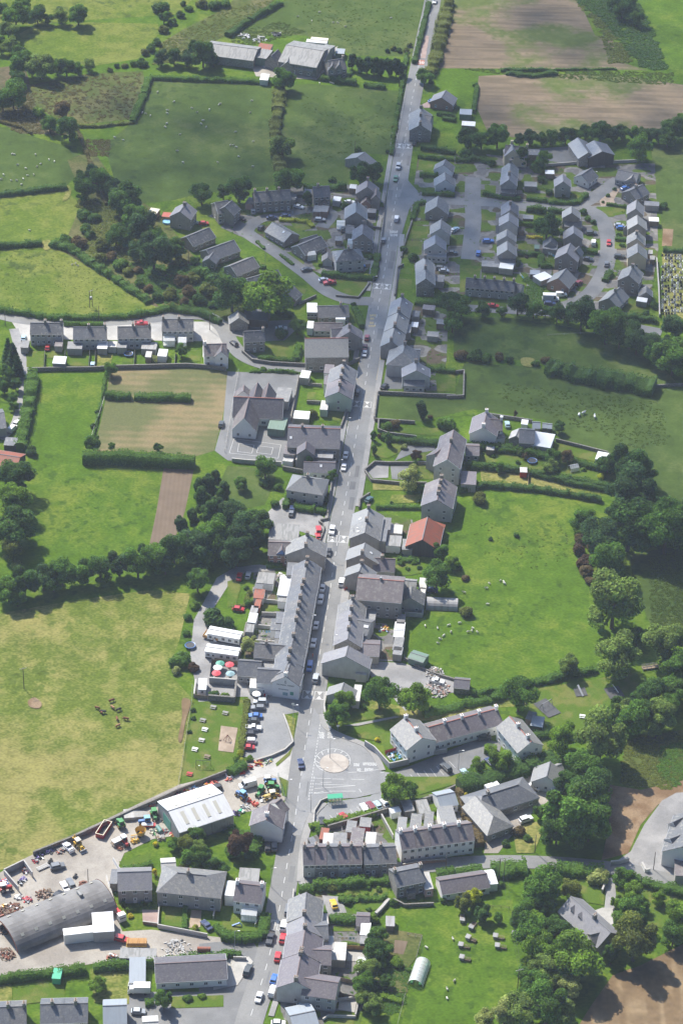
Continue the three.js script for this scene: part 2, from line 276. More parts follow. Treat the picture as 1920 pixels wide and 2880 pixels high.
function hedge(px,w,h,label,leaf='hedge',o={}){
const line=pairs(px).map(([x,y])=>P(x,y,h)),pos=[],col=[];line.forEach(p=>p.y=0);
const mid=line[0].clone().add(line[line.length-1]).multiplyScalar(.5);mid.y=0;
const wild=(o.wild??.2)*1.3,dens=o.dens??7,lf=o.leaf??.28,put=(v,k)=>{pos.push(v.x-mid.x,v.y,v.z-mid.z);col.push(k,k,k);};
for(let i=0;i<line.length-1;i++){
const a=line[i],b=line[i+1],d=b.clone().sub(a),len=d.length(),t=d.clone().normalize(),n=new V3(-t.z,0,t.x),steps=max(1,round(len/2.5));
const W=[],cs=(s,k)=>{const c=a.clone().addScaledVector(t,s*len),ww=w*.44*k[0],hh=h*.93*k[1];return[[-ww,0],[-ww*1.05,hh*.75],[-ww*.55,hh],[ww*.55,hh],[ww*1.05,hh*.75],[ww,0]].map(([o,y])=>c.clone().addScaledVector(n,o).setY(y));};
for(let s=0;s<=steps;s++){const k=[1+wild*rr(-1,1),1+wild*rr(-1,1)];W.push([cs(s/steps,k),k]);}
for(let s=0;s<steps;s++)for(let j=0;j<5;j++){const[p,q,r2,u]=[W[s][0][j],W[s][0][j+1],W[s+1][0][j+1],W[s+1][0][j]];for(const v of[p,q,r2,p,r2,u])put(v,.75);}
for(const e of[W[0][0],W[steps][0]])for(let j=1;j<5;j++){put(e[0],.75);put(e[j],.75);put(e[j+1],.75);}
const area=len*(w+2*h),cnt=min(9000,round(area*dens));
for(let c=0;c<cnt;c++){
const s=rnd(),k=W[min(steps,round(s*steps))][1],q=rnd()*(w+2*h),base=a.clone().addScaledVector(t,s*len);let v,m;
if(q<w){v=base.addScaledVector(n,(q-w/2)*.95*k[0]).setY(h*k[1]*rr(.9,1.06));m=new V3(0,1,0);}else{const sd=q<w+h?1:-1,yy=rnd();v=base.addScaledVector(n,sd*w/2*k[0]*rr(.92,1.08)).setY(yy*h*k[1]);m=n.clone().multiplyScalar(sd);}
m.add(new V3(rr(-.7,.7),rr(-.2,.8),rr(-.7,.7))).normalize();const x=new V3(rr(-1,1),rr(-1,1),rr(-1,1)).cross(m).normalize(),y=m.clone().cross(x),e=lf*rr(.6,1.3),tone=rr(.75,1.3);
const A=v.clone().addScaledVector(x,e),B=v.clone().addScaledVector(y,e*.7),C=v.clone().addScaledVector(x,-e),D=v.clone().addScaledVector(y,-e*.7);
for(const z of[A,B,C,A,C,D])put(z,tone);
}
}
const g=new THREE.BufferGeometry();g.setAttribute('position',new THREE.Float32BufferAttribute(pos,3));g.setAttribute('color',new THREE.Float32BufferAttribute(col,3));g.computeVertexNormals();
const m=mesh('hedge',g,LF[leaf]);m.position.copy(mid);return tag(m,label,'hedge',o.group);
}
function scatter(name,label,px,n,size,leaf,cat){
const ring=pairs(px),xs=ring.map(q=>q[0]),ys=ring.map(q=>q[1]);
const inside=(x,y)=>{let c=false;for(let i=0,j=ring.length-1;i<ring.length;j=i++){const[a,b]=ring[i],[d,e]=ring[j];if((b>y)!==(e>y)&&x<(d-a)*(y-b)/(e-b)+ a)c=!c;}return c;};
const geo=memo('tuft',()=>leafMass([[0,0,0,.8,.34,.8],[.6,0,.3,.5,.26,.5],[-.5,0,.4,.5,.3,.5]],40,.18,99,.7));
const m4=[],o=new THREE.Object3D();
for(let k=0;k<n*12&&m4.length<n;k++){
const x=rr(min(...xs),max(...xs)),y=rr(min(...ys),max(...ys));if(!inside(x,y))continue;const p=P(x,y);
if(vnoise(p.x/500+20,p.z/500+20,9,77)*.6+.5*rnd()<.5)continue;
o.position.copy(p);o.rotation.y=rr(0,6.28);const s=size*rr(.45,1.3);o.scale.set(s*rr(.8,1.3),s*rr(.6,1),s);o.updateMatrix();m4.push(o.matrix.clone());
}
const im=new THREE.InstancedMesh(geo,LF[leaf],m4.length);m4.forEach((m,i)=>im.setMatrixAt(i,m));im.name=numbered(name);im.castShadow=im.receiveShadow=true;scene.add(im);return tag(im,label,cat??name.replace(/_/g,' '),null,'stuff');
}
// ---------- walls and fences ----------
function wall(px,h,label,mat='wallstone',t=.4,o={}){
const line=pairs(px).map(([x,y])=>P(x,y,h)).map(p=>p.setY(0)),mid=line[0].clone(),g=thing('boundary_wall',label,'wall',mid,0,o.group),b=new MB(),c=new MB();
for(let i=0;i<line.length-1;i++){
const a=line[i].clone().sub(mid),e=line[i+1].clone().sub(mid),d=e.clone().sub(a).normalize(),n=new V3(-d.z,0,d.x);if(i<line.length-2)e.addScaledVector(d,-.001*i);
const r=(w,y)=>[a.clone().addScaledVector(n,w),e.clone().addScaledVector(n,w),e.clone().addScaledVector(n,-w),a.clone().addScaledVector(n,-w)].map(p=>[p.x,y,p.z]);
b.solid(r(t/2-.002*(i % 3),h),r(t/2-.002*(i % 3),-.3));c.solid(r(t/2+.05-.002*(i % 3),h+.1+.002*(i % 3)),r(t/2+.05-.002*(i % 3),h+.001));
}
b.build('wall_body',MT[mat],g);c.build('coping',MT[o.cap??(mat==='wallstone'?'wallstone':'concrete')],g);return g;
}
function fence(px,h,label,mat='wood',o={}){
const line=pairs(px).map(([x,y])=>P(x,y,h)).map(p=>p.setY(0)),mid=line[0].clone(),g=thing(o.name??'fence',label,'fence',mid,0,o.group),step=o.step??3;
const post=memo('post' + h,()=>new MB().box(-.06,.06,-.2,h,-.06,.06).done());
for(let i=0;i<line.length-1;i++){
const a=line[i].clone().sub(mid),e=line[i+1].clone().sub(mid),L=a.distanceTo(e),n=max(1,round(L/step)),ang=atan2(-(e.z-a.z),e.x-a.x);
for(let k=0;k<n +(i===line.length-2?1:0);k++){const p=mesh('post',post,MT[mat],g);p.position.lerpVectors(a,e,k/n);}
if(o.panel)for(let k=0;k<n;k++){const q=mesh('panel',memo('fp' + h +(L/n).toFixed(2),()=>new MB().box(.07,L/n-.07,.08,h-.05,-.025,.025).done()),MT[mat],g);q.position.lerpVectors(a,e,k/n);q.rotation.y=ang;}
else for(const y of o.rails??[h*.5,h*.92]){const q=mesh('rail',new MB().box(0,L,y-.04,y+.04,.062,.09).done(),MT[mat],g);q.position.copy(a);q.rotation.y=ang;}
}
return g;
}
// ---------- houses ----------
function windowAt(parent,sub,w,h,x,y,z,ry,frame='upvc'){
const f=mesh('window',memo(`wf${w}${h}`,()=>{const b=new MB(),d=.06,t=.085;b.box(-w/2,w/2,h/2-t,h/2,0,d).box(-w/2,w/2,-h/2,-h/2+t,0,d).box(-w/2,-w/2+t,-h/2+t,h/2-t,0,d).box(w/2-t,w/2,-h/2+t,h/2-t,0,d);if(w>.8)b.box(-t/2,t/2,-h/2+t,h/2-t,0,d*.9);b.box(-w/2-.06,w/2+.06,-h/2-.09,-h/2-.001,0,.13);return b.done();}),MT[frame],parent);
f.position.set(x,y,z);f.rotation.y=ry;
const pane=memo(`wp${w}${h}`,()=>new MB().box(-w/2+.08,w/2-.08,-h/2+.08,h/2-.08,.004,.03).done());
if(!sub)mesh('pane',pane,MT.glass,f);else{const p=mesh('window_pane',pane,MT.glass,parent);p.position.copy(f.position);p.rotation.y=ry;}
}
let WS=1,last=null;
function parse(spec){const o={c:[],win:[]};for(const k of spec.split(/\s+/)){const t=k[0],v=k.slice(1);if(t==='W')o.W=v;else if(t==='R')o.R=v;else if(t==='H')o.H=v||'ae';else if(t==='c')o.c=v.split(',').map(Number);else if('fbaz'.includes(t)&&/^\d/.test(v)){const[s,n]=v.split('.').map(Number);o.win.push([t,s,n??1]);}else if(t==='D')o.D=(o.D??[]).concat(+v);else if(t==='q')o.q=(o.q??[]).concat([v.split(',').map(Number)]);else if(/^\d|^-|^\./.test(v))o[t]=+v;else o[k]=true;}return o;}
function prism(ax,ay,bx,by,spec,parent){
const o=parse(spec),sub=!!parent,w=(o.w??8)*WS,e=o.e??5,r=o.F?e:o.r??e+w*.32;
const A=P(ax,ay,r),B=P(bx,by,r),d=B.clone().sub(A),L=hypot(d.x,d.z),ang=atan2(-d.z,d.x),mid=A.clone().add(B).multiplyScalar(.5).setY(0);
return{o,sub,w,e,r,L,ang,mid};
}
function buildPrism(q,host,names){
const{o,sub,w,e,r,L}=q,x0=-L/2,x1=L/2,z=w/2,W=MT[o.W??'g'],R0=MT[o.R??'sl'],R=R0.also&&rnd()<.6?pick(R0.also):R0,ov=o.F||o.L?.12:.28,ha=o.H?.includes('a'),he=o.H?.includes('e');
const xa=ha?x0-z*.9:x0,xe=he?x1+z*.9:x1,b=new MB();
const prof=o.F?[[-z,e],[z,e]]:o.L?[[-z,r],[z,e]]:[[-z,e],[0,r-.09],[z,e]],wt=ha||he?[[-z,e],[z,e]]:prof;
{const ring=(x,pr)=>[[x,-.3,z],[x,-.3,-z],...pr.map(([zz,y])=>[x,y,zz])];const a=ring(xa +(ha?.001:0),ha?[[-z,e],[z,e]]:prof),c=ring(xe,he?[[-z,e],[z,e]]:prof);
b.poly(a).poly(c.slice().reverse());b.quad([xa,-.3,z],[xe,-.3,z],[xe,e,z],[xa,e,z]).quad([xe,-.3,-z],[xa,-.3,-z],[xa,o.L?r:e,-z],[xe,o.L?r:e,-z]);}
const wm=b.build(names[0],W,host),rp=sub?wm:host;q.wm=wm;
const rb=new MB(),sl=(r-e)/ z,th=.16,vo=o.V?.2:.12;
if(o.F)rb.box(xa-.1,xe+.1,e+.001,e+.16,-z-.1,z+.1);
else if(o.L){const s=(r-e)/ w;rb.solid([[xa-vo,r+ov*s+th,-z-ov],[xe+vo,r+ov*s+th,-z-ov],[xe+vo,e-ov*s+th,z+ov],[xa-vo,e-ov*s+th,z+ov]],[[xa-vo,r+ov*s+.002,-z-ov],[xe+vo,r+ov*s+.002,-z-ov],[xe+vo,e-ov*s+.002,z+ov],[xa-vo,e-ov*s+.002,z+ov]]);}
else if(ha||he){
const y=e-ov*sl*.3,zo=z+ov,A1=xa -(ha?ov:vo),E1=xe +(he?ov:vo),ra=ha?x0:x0-vo,re=he?x1:x1+vo,t=y+th;
const p={nf:[A1,t,zo],ne:[E1,t,zo],bf:[A1,t,-zo],be:[E1,t,-zo],ra:[ra,r,0],re:[re,r,0]},lo=v=>[v[0],y,v[2]];
rb.quad(p.nf,p.ne,p.re,p.ra).quad(p.be,p.bf,p.ra,p.re).tri(p.bf,p.nf,p.ra).tri(p.ne,p.be,p.re);
for(const[u,v]of[['nf','ne'],['ne','be'],['be','bf'],['bf','nf']])rb.quad(p[v],p[u],lo(p[u]),lo(p[v]));rb.quad(lo(p.nf),lo(p.bf),lo(p.be),lo(p.ne));
}else for(const s of[1,-1]){const yo=e-ov*sl,zo=(z+ov)*s,f=(x,y,zz)=>[x,y,zz];rb.solid([f(xa-vo,r+th*.4,0),f(xe+vo,r+th*.4,0),f(xe+vo,yo+th,zo),f(xa-vo,yo+th,zo)],[f(xa-vo,r-.08,0),f(xe+vo,r-.08,0),f(xe+vo,yo,zo),f(xa-vo,yo,zo)]);}
rb.build(sub?names[1]:'roof',R,rp);
if(!o.F&&!o.L){const rg=new MB(),a=ha?x0:x0-vo,c=he?x1:x1+vo;rg.box(a-.02,c+.02,r+.03,r+.14,-.14,.14);rg.build(sub?names[1].replace('roof','ridge'):'ridge_tile',MT[o.g2??(o.X?'ridger':(o.R==='sp'?'ridge':'ridgeg'))],rp);
if(o.V)for(const s of[1,-1])for(const x of[xa-vo-.03,xe+vo+.03]){const v=new MB(),yo=e-ov*sl;v.solid([[x-.03,r+.1,0],[x+.03,r+.1,0],[x+.03,yo+.2,(z+ov)*s],[x-.03,yo+.2,(z+ov)*s]],[[x-.03,r-.16,0],[x+.03,r-.16,0],[x+.03,yo-.06,(z+ov)*s],[x-.03,yo-.06,(z+ov)*s]]);v.build('bargeboard',MT.upvc,rp);}}
if(!sub&&!o.F&&e>2.2){const yo=o.L?e:e-ov*sl;for(const s of o.L?[1]:[1,-1])new MB().box(xa,xe,yo-.02,yo+.1,s>0?z+ov+.002:-z-ov-.12,s>0?z+ov+.12:-z-ov-.002).build('gutter',MT.metal,host);}
const st=max(1,round(e/2.7));
for(const t of o.c){
const x=min(xe-.45,max(xa+.45,xa +(xe-xa)*t)),cw=.42,cd=.55,ch=mesh('chimney',memo('chim' +(o.W==='s'?'s':''),()=>new MB().box(-cw,cw,-1,1.25,-cd,cd).box(-cw-.08,cw+.08,1.251,1.42,-cd-.08,cd+.08).done()),MT[o.W==='w'||o.W==='c'||o.W==='s'||o.W==='br'?o.W:'b'],rp);ch.position.set(x,r,0);
for(const k of[-.3,.3]){const m=sub?null:mesh('chimney_pot',memo('pot',()=>new MB().cyl(.14,.11,.45,8,0,0,0).done()),MT.pot,ch);m?.position.set(0,1.645,k);}
}
const zt=MT.upvc;
for(const[side,s,n]of o.win)for(let i=0;i<s;i++)for(let k=0;k<n;k++){
const H=s>1||e>3.4?1.2:1.1,y=1.55+i*2.65>e-.7?e-.75:1.55+i*2.65,hw=o.y??1.1,f=(k+.5)/ n;
if(side==='f'){if(i===0&&o.D?.some(d=>abs((xe-xa)*(d-f))<1))continue;windowAt(sub?wm:host,sub,hw,H,xa +(xe-xa)*f,y,z+.003,0);}
if(side==='b')windowAt(sub?wm:host,sub,hw,H,xa +(xe-xa)*f,y,-z-.003,PI);
if(side==='a')windowAt(sub?wm:host,sub,.9,H,xa-.003,y,-z+w*f,-PI/2);
if(side==='z')windowAt(sub?wm:host,sub,.9,H,xe+.003,y,-z+w*f,PI/2);
}
for(const d of o.D??[]){const dm=mesh('door',memo('door',()=>new MB().box(-.5,.5,0,2.05,0,.06).done()),MT[o.dm??'upvc'],sub?wm:host);dm.position.set(xa +(xe-xa)*d,0,z+.004);if(!sub)mesh('door_pane',memo('doorp',()=>new MB().box(-.25,.25,1.2,1.8,.062,.07).done()),MT.glass,dm);}
for(const[t,u,ww=.8,hh=1.0]of o.q??[]){
const sg=sign(u),v=abs(u),m=mesh('rooflight',memo('rl' + ww+hh,()=>new MB().box(-ww/2,ww/2,0,.07,-hh/2,hh/2).done()),MT[o.rl??'upvc'],rp);m.position.set(xa +(xe-xa)*t,r +(e-r)*v+.2,z*v*sg);m.rotation.x=sg*atan2(r-e,z);}
}
function house(ax,ay,bx,by,spec,label,cat='house',group,name){
const q=prism(ax,ay,bx,by,spec),g=thing(name??cat.replace(/ /g,'_'),label,cat,q.mid,q.ang,group);
buildPrism(q,g,['wall','roof']);last=g;g.q=q;return g;
}
function ext(ax,ay,bx,by,spec,what='extension'){
const q=prism(ax,ay,bx,by,spec,last),pivot=new THREE.Group();buildPrism(q,pivot,[what,what + '_roof']);
const m=q.wm;m.position.copy(q.mid);m.rotation.y=q.ang;m.updateMatrix();last.updateMatrixWorld(true);
m.applyMatrix4(last.matrixWorld.clone().invert());last.add(m);return m;
}
const mid2=(a,b,t)=>a +(b-a)*t;
function terrace(ax,ay,bx,by,n,spec,say,group){for(let i=0;i<n;i++)house(mid2(ax,bx,(i+.006)/ n),mid2(ay,by,(i+.006)/ n),mid2(ax,bx,(i+.994)/ n),mid2(ay,by,(i+.994)/ n),Array.isArray(spec)?spec[i % spec.length]:spec,say(ORD[i],i),'house',group,'terraced_house');}
const shed=(ax,ay,bx,by,spec,label,cat='shed')=>house(ax,ay,bx,by,spec,label,cat);
// a dormer or porch sits on the last building in its own frame
function part(name,fn,mat,x,y,z,ry=0){const m=fn(new MB()).build(name,MT[mat],last);m.position.set(x,y,z);m.rotation.y=ry;return m;}
function conservatory(ax,ay,bx,by,w,h){
const A=P(ax,ay,h),B=P(bx,by,h),d=B.clone().sub(A),L=hypot(d.x,d.z),b=new MB(),f=new MB(),z=w/2,x=L/2;
b.box(-x,x,-.2,.6,-z,z);for(let i=0;i<=5;i++){const X=-x+2*x*i/5;for(const Z of[-z,z])b.box(X-.04,X+.04,.6,h-.6,Z-.04,Z+.04);b.bar([X,h-.6,-z],[X,h,0],.035);b.bar([X,h-.6,z],[X,h,0],.035);}b.bar([-x,h,0],[x,h,0],.06);
const m=b.done(),o=new THREE.Mesh(m,MT.upvc);o.name='conservatory';o.castShadow=o.receiveShadow=true;o.position.copy(A.add(B).multiplyScalar(.5)).setY(0);o.rotation.y=atan2(-d.z,d.x);
f.quad([-x,h-.55,z],[x,h-.55,z],[x,h+.05,0],[-x,h+.05,0]).quad([-x,h-.55,-z],[x,h-.55,-z],[x,h+.05,0],[-x,h+.05,0]).quad([-x,.6,z],[x,.6,z],[x,h-.6,z],[-x,h-.6,z]).quad([x,.6,z],[x,.6,-z],[x,h-.6,-z],[x,h-.6,z]);mesh('glazing',f.done(),MT.poly,o);
last.updateMatrixWorld(true);o.updateMatrix();o.applyMatrix4(last.matrixWorld.clone().invert());last.add(o);
}
// ---------- vehicles ----------
const ext2=(pts,d,bev)=>{const g=new THREE.ExtrudeGeometry(new THREE.Shape(pts.map(([x,y])=>new THREE.Vector2(x,y))),{depth:d-2*bev,bevelEnabled:bev>0,bevelThickness:bev,bevelSize:bev,bevelSegments:2,steps:1});g.translate(0,0,-(d-2*bev)/ 2);return g;};
const CT={
hatch:[1.95,1.68,.92,1.46,.95,.35,-1.25,-1.78],saloon:[2.2,1.74,.90,1.42,.95,.3,-.95,-1.55],estate:[2.25,1.74,.92,1.46,.95,.35,-1.75,-2.12],suv:[2.2,1.82,1.05,1.75,.95,.5,-1.75,-2.05],van:[2.2,1.78,1.08,1.85,1.35,.75,-2.0,-2.12],bigvan:[2.7,2.0,1.2,2.45,2.0,1.25,-2.5,-2.62],pickup:[2.5,1.8,1.05,1.75,.9,.45,-.55,-.75],motorhome:[3.2,2.3,1.2,2.9,2.1,1.9,-3.0,-3.12],
};
function carGeo(t){
const[h,w,yb,yr,s0,s1,r1,r0]=CT[t],big=t==='van'||t==='bigvan'||t==='motorhome';
const body=ext2([[-h,.32],[h-.05,.32],[h,.62],[h-.12,yb-.16],[s0,yb],[r0,yb],[-h+.02,yb-.08]],w,.07),cab=ext2([[s0+.02,yb-.05],[s1,yr-.06],[r1,yr-.06],[r0,yb-.05]],w-.16,.06);
const mk=new MB().geo(body).geo(cab);if(t==='pickup'){mk.box(-h,-.8,yb+.02,yb+.22,-w/2,-w/2+.08).box(-h,-.8,yb+.02,yb+.22,w/2-.08,w/2).box(-h,-h+.08,yb+.02,yb+.22,-w/2,w/2);}
mk.box(s0-.5,s0-.32,yb,yb+.15,w/2,w/2+.16).box(s0-.5,s0-.32,yb,yb+.15,-w/2-.16,-w/2);
const m=g=>{const c=g.done();return c;},wz=w/2-.13,L=(a,b,t2)=>a +(b-a)*t2;
const ws=new MB().quad([L(s0,s1,.1)+ .065,L(yb,yr,.1),-wz],[L(s0,s1,.1)+ .065,L(yb,yr,.1),wz],[L(s0,s1,.85)+ .065,L(yb,yr,.85),wz-.06],[L(s0,s1,.85)+ .065,L(yb,yr,.85),-wz+.06]);
const rw=new MB().quad([L(r0,r1,.15)- .065,L(yb,yr,.15),-wz],[L(r0,r1,.15)- .065,L(yb,yr,.15),wz],[L(r0,r1,.85)- .065,L(yb,yr,.85),wz-.06],[L(r0,r1,.85)- .065,L(yb,yr,.85),-wz+.06]);
const sw=z=>new MB().quad([s0-.28,yb+.04,z],[(big?s1-.75:r0+.28),yb+.04,z],[(big?s1-.75:r1+.12),yr-.15,z],[s1-.05,yr-.15,z]);
return{body:m(mk),ws:m(ws),rw:m(rw),sl:m(sw(-w/2+.074)),sr:m(sw(w/2-.074))};
}
const wheelGeo=(r,w)=>memo(`wh${r}${w}`,()=>new MB().geo(new THREE.CylinderGeometry(r,r,w,14),new THREE.Matrix4().makeRotationX(PI/2)).done());
const hubGeo=(r,w)=>memo(`hb${r}${w}`,()=>new MB().geo(new THREE.CylinderGeometry(r*.6,r*.6,w+.02,10),new THREE.Matrix4().makeRotationX(PI/2)).done());
function wheel(g,x,y,z,r,w,hub='hub'){const a=mesh('wheel',wheelGeo(r,w),MT.tyre,g);a.position.set(x,y,z);mesh('rim',hubGeo(r,w),MT[hub],a);return a;}
const between=(x1,y1,x2,y2,h=0)=>{const a=P(x1,y1,h),b=P(x2,y2,h),m=a.clone().add(b).multiplyScalar(.5).setY(0);return[m,atan2(-(b.z-a.z),b.x-a.x),a.distanceTo(b)];};
function car(x,y,deg,type,col,label,group){
const m=P(x,y,.7),ang=deg*PI/180,t=CT[type],G=memo('car' + type,()=>carGeo(type)),big=/van|motor|pickup/.test(type);
m.y=.13;const g=thing(type==='motorhome'?'motorhome':big?(type==='pickup'?'pickup_truck':'van'):'parked_car',label,type==='motorhome'?'motorhome':type==='pickup'?'pickup':big?'van':'car',m,ang,group);
mesh('body',G.body,CAR[col],g);mesh('windscreen',G.ws,MT.glass,g);if(!/van/.test(type))mesh('rear_window',G.rw,MT.glass,g);mesh('side_window',G.sl,MT.glass,g);mesh('side_window',G.sr,MT.glass,g);
for(const x of[t[0]- .78,-t[0]+ .72])for(const z of[-1,1])wheel(g,x,.31,z*(t[1]/ 2-.1),.31,.22);
for(const z of[-1,1]){const h=mesh('headlight',memo('hl',()=>new MB().at(0,0,0,.1,.14,.32).done()),MT.lamp,g);h.position.set(t[0]- .01,.66,z*(t[1]/ 2-.3));const b=mesh('tail_light',memo('tl',()=>new MB().at(0,0,0,.1,.26,.2).done()),MT.tail,g);b.position.set(-t[0]- .02,.72,z*(t[1]/ 2-.2));}
if(type==='pickup'){const f=mesh('load_bed',memo('bed',()=>new MB().box(-2.4,-.8,1.055,1.075,-.8,.8).done()),MT.dark,g);}
return g;
}
function tractor(x,y,deg,col,roof,label,o={}){
const m=P(x,y,1.5).setY(.1),ang=deg*PI/180,g=thing(o.name??'tractor',label,o.cat??'tractor',m,ang);
mesh('bonnet',memo('trb',()=>new MB().geo(ext2([[.1,.75],[1.95,.8],[2.0,1.25],[1.85,1.5],[.1,1.6]],.85,.08)).box(-1.1,.2,.6,1.2,-.45,.45).done()),MT[col],g);
mesh('cab_frame',memo('trc',()=>{const b=new MB();for(const[x,z]of[[.15,.62],[.15,-.62],[-1.3,.68],[-1.3,-.68]])b.box(x-.05,x+.05,1.2,2.6,z-.05,z+.05);return b.box(-1.35,.2,1.1,1.25,-.7,.7).done();}),MT[col],g);
mesh('cab_glass',memo('trg',()=>new MB().box(-1.28,.13,1.26,2.58,-.6,.6).done()),MT.glass,g);
mesh('cab_roof',memo('trr',()=>new MB().geo(ext2([[-1.45,2.6],[.3,2.6],[.25,2.8],[-1.4,2.8]],1.5,.04)).done()),MT[roof],g);
mesh('exhaust',memo('tre',()=>new MB().box(.55,.63,1.5,2.7,.3,.38).done()),MT.black,g);
for(const z of[-1,1]){mesh('mudguard',memo('trm' + z,()=>new MB().geo(ext2([[-1.75,1.1],[-1.5,1.65],[-.9,1.8],[-.3,1.6],[-.2,1.3],[-.9,1.6],[-1.5,1.4]],.45,0),new THREE.Matrix4().makeTranslation(0,0,z*.85)).done()),MT[col],g);wheel(g,-.9,.85,z*.88,.85,.45,o.hub??'yel');wheel(g,1.45,.55,z*.8,.55,.34,o.hub??'yel');}
if(o.loader){mesh('loader_arm',memo('tla',()=>new MB().bar([.4,1.4,.6],[2.7,.8,.6],.09).bar([.4,1.4,-.6],[2.7,.8,-.6],.09).done()),MT[col],g);mesh('bucket',memo('tlb',()=>new MB().geo(ext2([[2.6,.2],[3.4,.15],[3.4,.25],[2.75,.35],[2.75,1.0],[2.6,1.0]],2.1,0)).done()),MT.metal,g);}
if(o.backhoe){mesh('boom',memo('tbo',()=>new MB().bar([-1.4,1.2,0],[-2.4,3.2,0],.16).done()),MT[col],g);mesh('dipper',memo('tdi',()=>new MB().bar([-2.4,3.2,0],[-2.9,1.6,0],.12).box(-3.3,-2.7,1.1,1.7,-.35,.35).done()),MT[col],g);}
return g;
}
// ---------- small things ----------
// a thing given as a list of parts [name, material, builder], drawn in its own frame along x
function kit(name,label,cat,x1,y1,x2,y2,parts,group,h=0){
const[m,ang]=between(x1,y1,x2,y2,h),g=thing(name,label,cat,m,ang,group);
for(const[n,mat,f]of parts){const b=new MB();f(b);b.build(n,MT[mat]??CAR[mat],g);}return g;
}
const KIT={
picnic:c=>[['table_top',c,b=>{for(let i=0;i<4;i++)b.box(-.9,.9,.7,.75,-.4+i*.2,-.22+i*.2);}],['bench_seat',c,b=>b.box(-.9,.9,.42,.47,-.85,-.58)],['bench_seat',c,b=>b.box(-.9,.9,.42,.47,.58,.85)],['leg_frame',c,b=>{for(const x of[-.65,.65]){b.bar([x,0,-.8],[x,.7,-.25],.04).bar([x,0,.8],[x,.7,.25],.04);b.box(x-.03,x+.03,.36,.42,-.8,.8);}}]],
parasol:(c,w='white')=>[['canopy',c,b=>{const n=8;for(let i=0;i<n;i++){const a=i/n*2*PI,d=(i+1)/ n*2*PI;b.tri([0,2.7,0],[1.5*cos(a),2.15,1.5*sin(a)],[1.5*cos(d),2.15,1.5*sin(d)]);b.quad([1.5*cos(a),2.15,1.5*sin(a)],[1.5*cos(d),2.15,1.5*sin(d)],[1.5*cos(d),1.98,1.5*sin(d)],[1.5*cos(a),1.98,1.5*sin(a)]);}}],['pole','upvc',b=>b.cyl(.03,.03,2.7,8,0,1.35,0)],['table_top','wood',b=>b.cyl(.6,.6,.05,12,0,.72,0)]],
trampoline:()=>[['mat','black',b=>b.cyl(1.5,1.5,.03,18,0,.86,0)],['padding','blue',b=>b.geo(new THREE.TorusGeometry(1.65,.16,5,20),new THREE.Matrix4().makeRotationX(PI/2).setPosition(0,.87,0))],['leg','metal',b=>{for(let i=0;i<4;i++){const a=i*PI/2+.4;b.bar([1.6*cos(a),0,1.6*sin(a)],[1.6*cos(a),.86,1.6*sin(a)],.035);}}]],
lamp:()=>[['column','pole',b=>b.cyl(.09,.05,7.6,8,0,3.8,0)],['arm','pole',b=>b.bar([0,7.55,0],[1.0,7.7,0],.035)],['lantern','lamp',b=>b.box(.85,1.5,7.66,7.8,-.12,.12)]],
pole:(h=8)=>[['post','trunk',b=>b.cyl(.14,.1,h,8,0,h/2,0)],['crossarm','greyw',b=>b.box(-1.1,1.1,h-.35,h-.2,.1,.22)],['insulator','upvc',b=>{for(const x of[-1,0,1])b.cyl(.07,.05,.25,8,x,h-.05,.16);}]],
tpole:(h=7.5)=>[['post','trunk',b=>b.cyl(.13,.09,h,8,0,h/2,0)],['step','metal',b=>{for(let i=0;i<4;i++)b.box(-.22,.22,h-2+i*.4,h-1.97+i*.4,-.015,.015);}]],
signpost:()=>[['post','pole',b=>b.cyl(.05,.05,3,8,0,1.5,0)],['plate','upvc',b=>b.box(-.45,.45,2.2,2.9,.05,.08)]],
bin:(c='green')=>[['body',c,b=>b.box(-.28,.28,.08,1.0,-.33,.33)],['lid',c,b=>b.box(-.3,.32,1.001,1.08,-.35,.36)],['wheel','tyre',b=>b.cyl(.1,.1,.6,8,-.25,.1,0,PI/2)]],
};
const lampAt=(x,y,dx,label)=>kit('street_lamp',label,'street lamp',x-dx,y,x,y,KIT.lamp());
function heap(x,y,r,mats,n,label,name='scrap_heap',hgt=1){
const p=P(x,y),R=metres(r,p),b={},M=mats.split(' ');
for(let i=0;i<n;i++){const m=pick(M),a=rr(0,6.28),q=sqrt(rnd())*R,X=cos(a)*q,Z=sin(a)*q,B=b[m]??=new MB(),top=hgt*(1-q/R*.7);
const g=new THREE.BoxGeometry(rr(.2,1.9),rr(.06,.5),rr(.08,.6));B.geo(g,new THREE.Matrix4().compose(new V3(X,rr(.1,top),Z),new THREE.Quaternion().setFromEuler(new THREE.Euler(rr(-.5,.5),rr(0,6),rr(-.5,.5))),new V3(1,1,1)));}
const g=thing(name,label,name.replace(/_/g,' '),p);for(const m in b){const k=b[m].build('loose_pieces',MT[m],g);k.userData.kind='stuff';}return g;
}
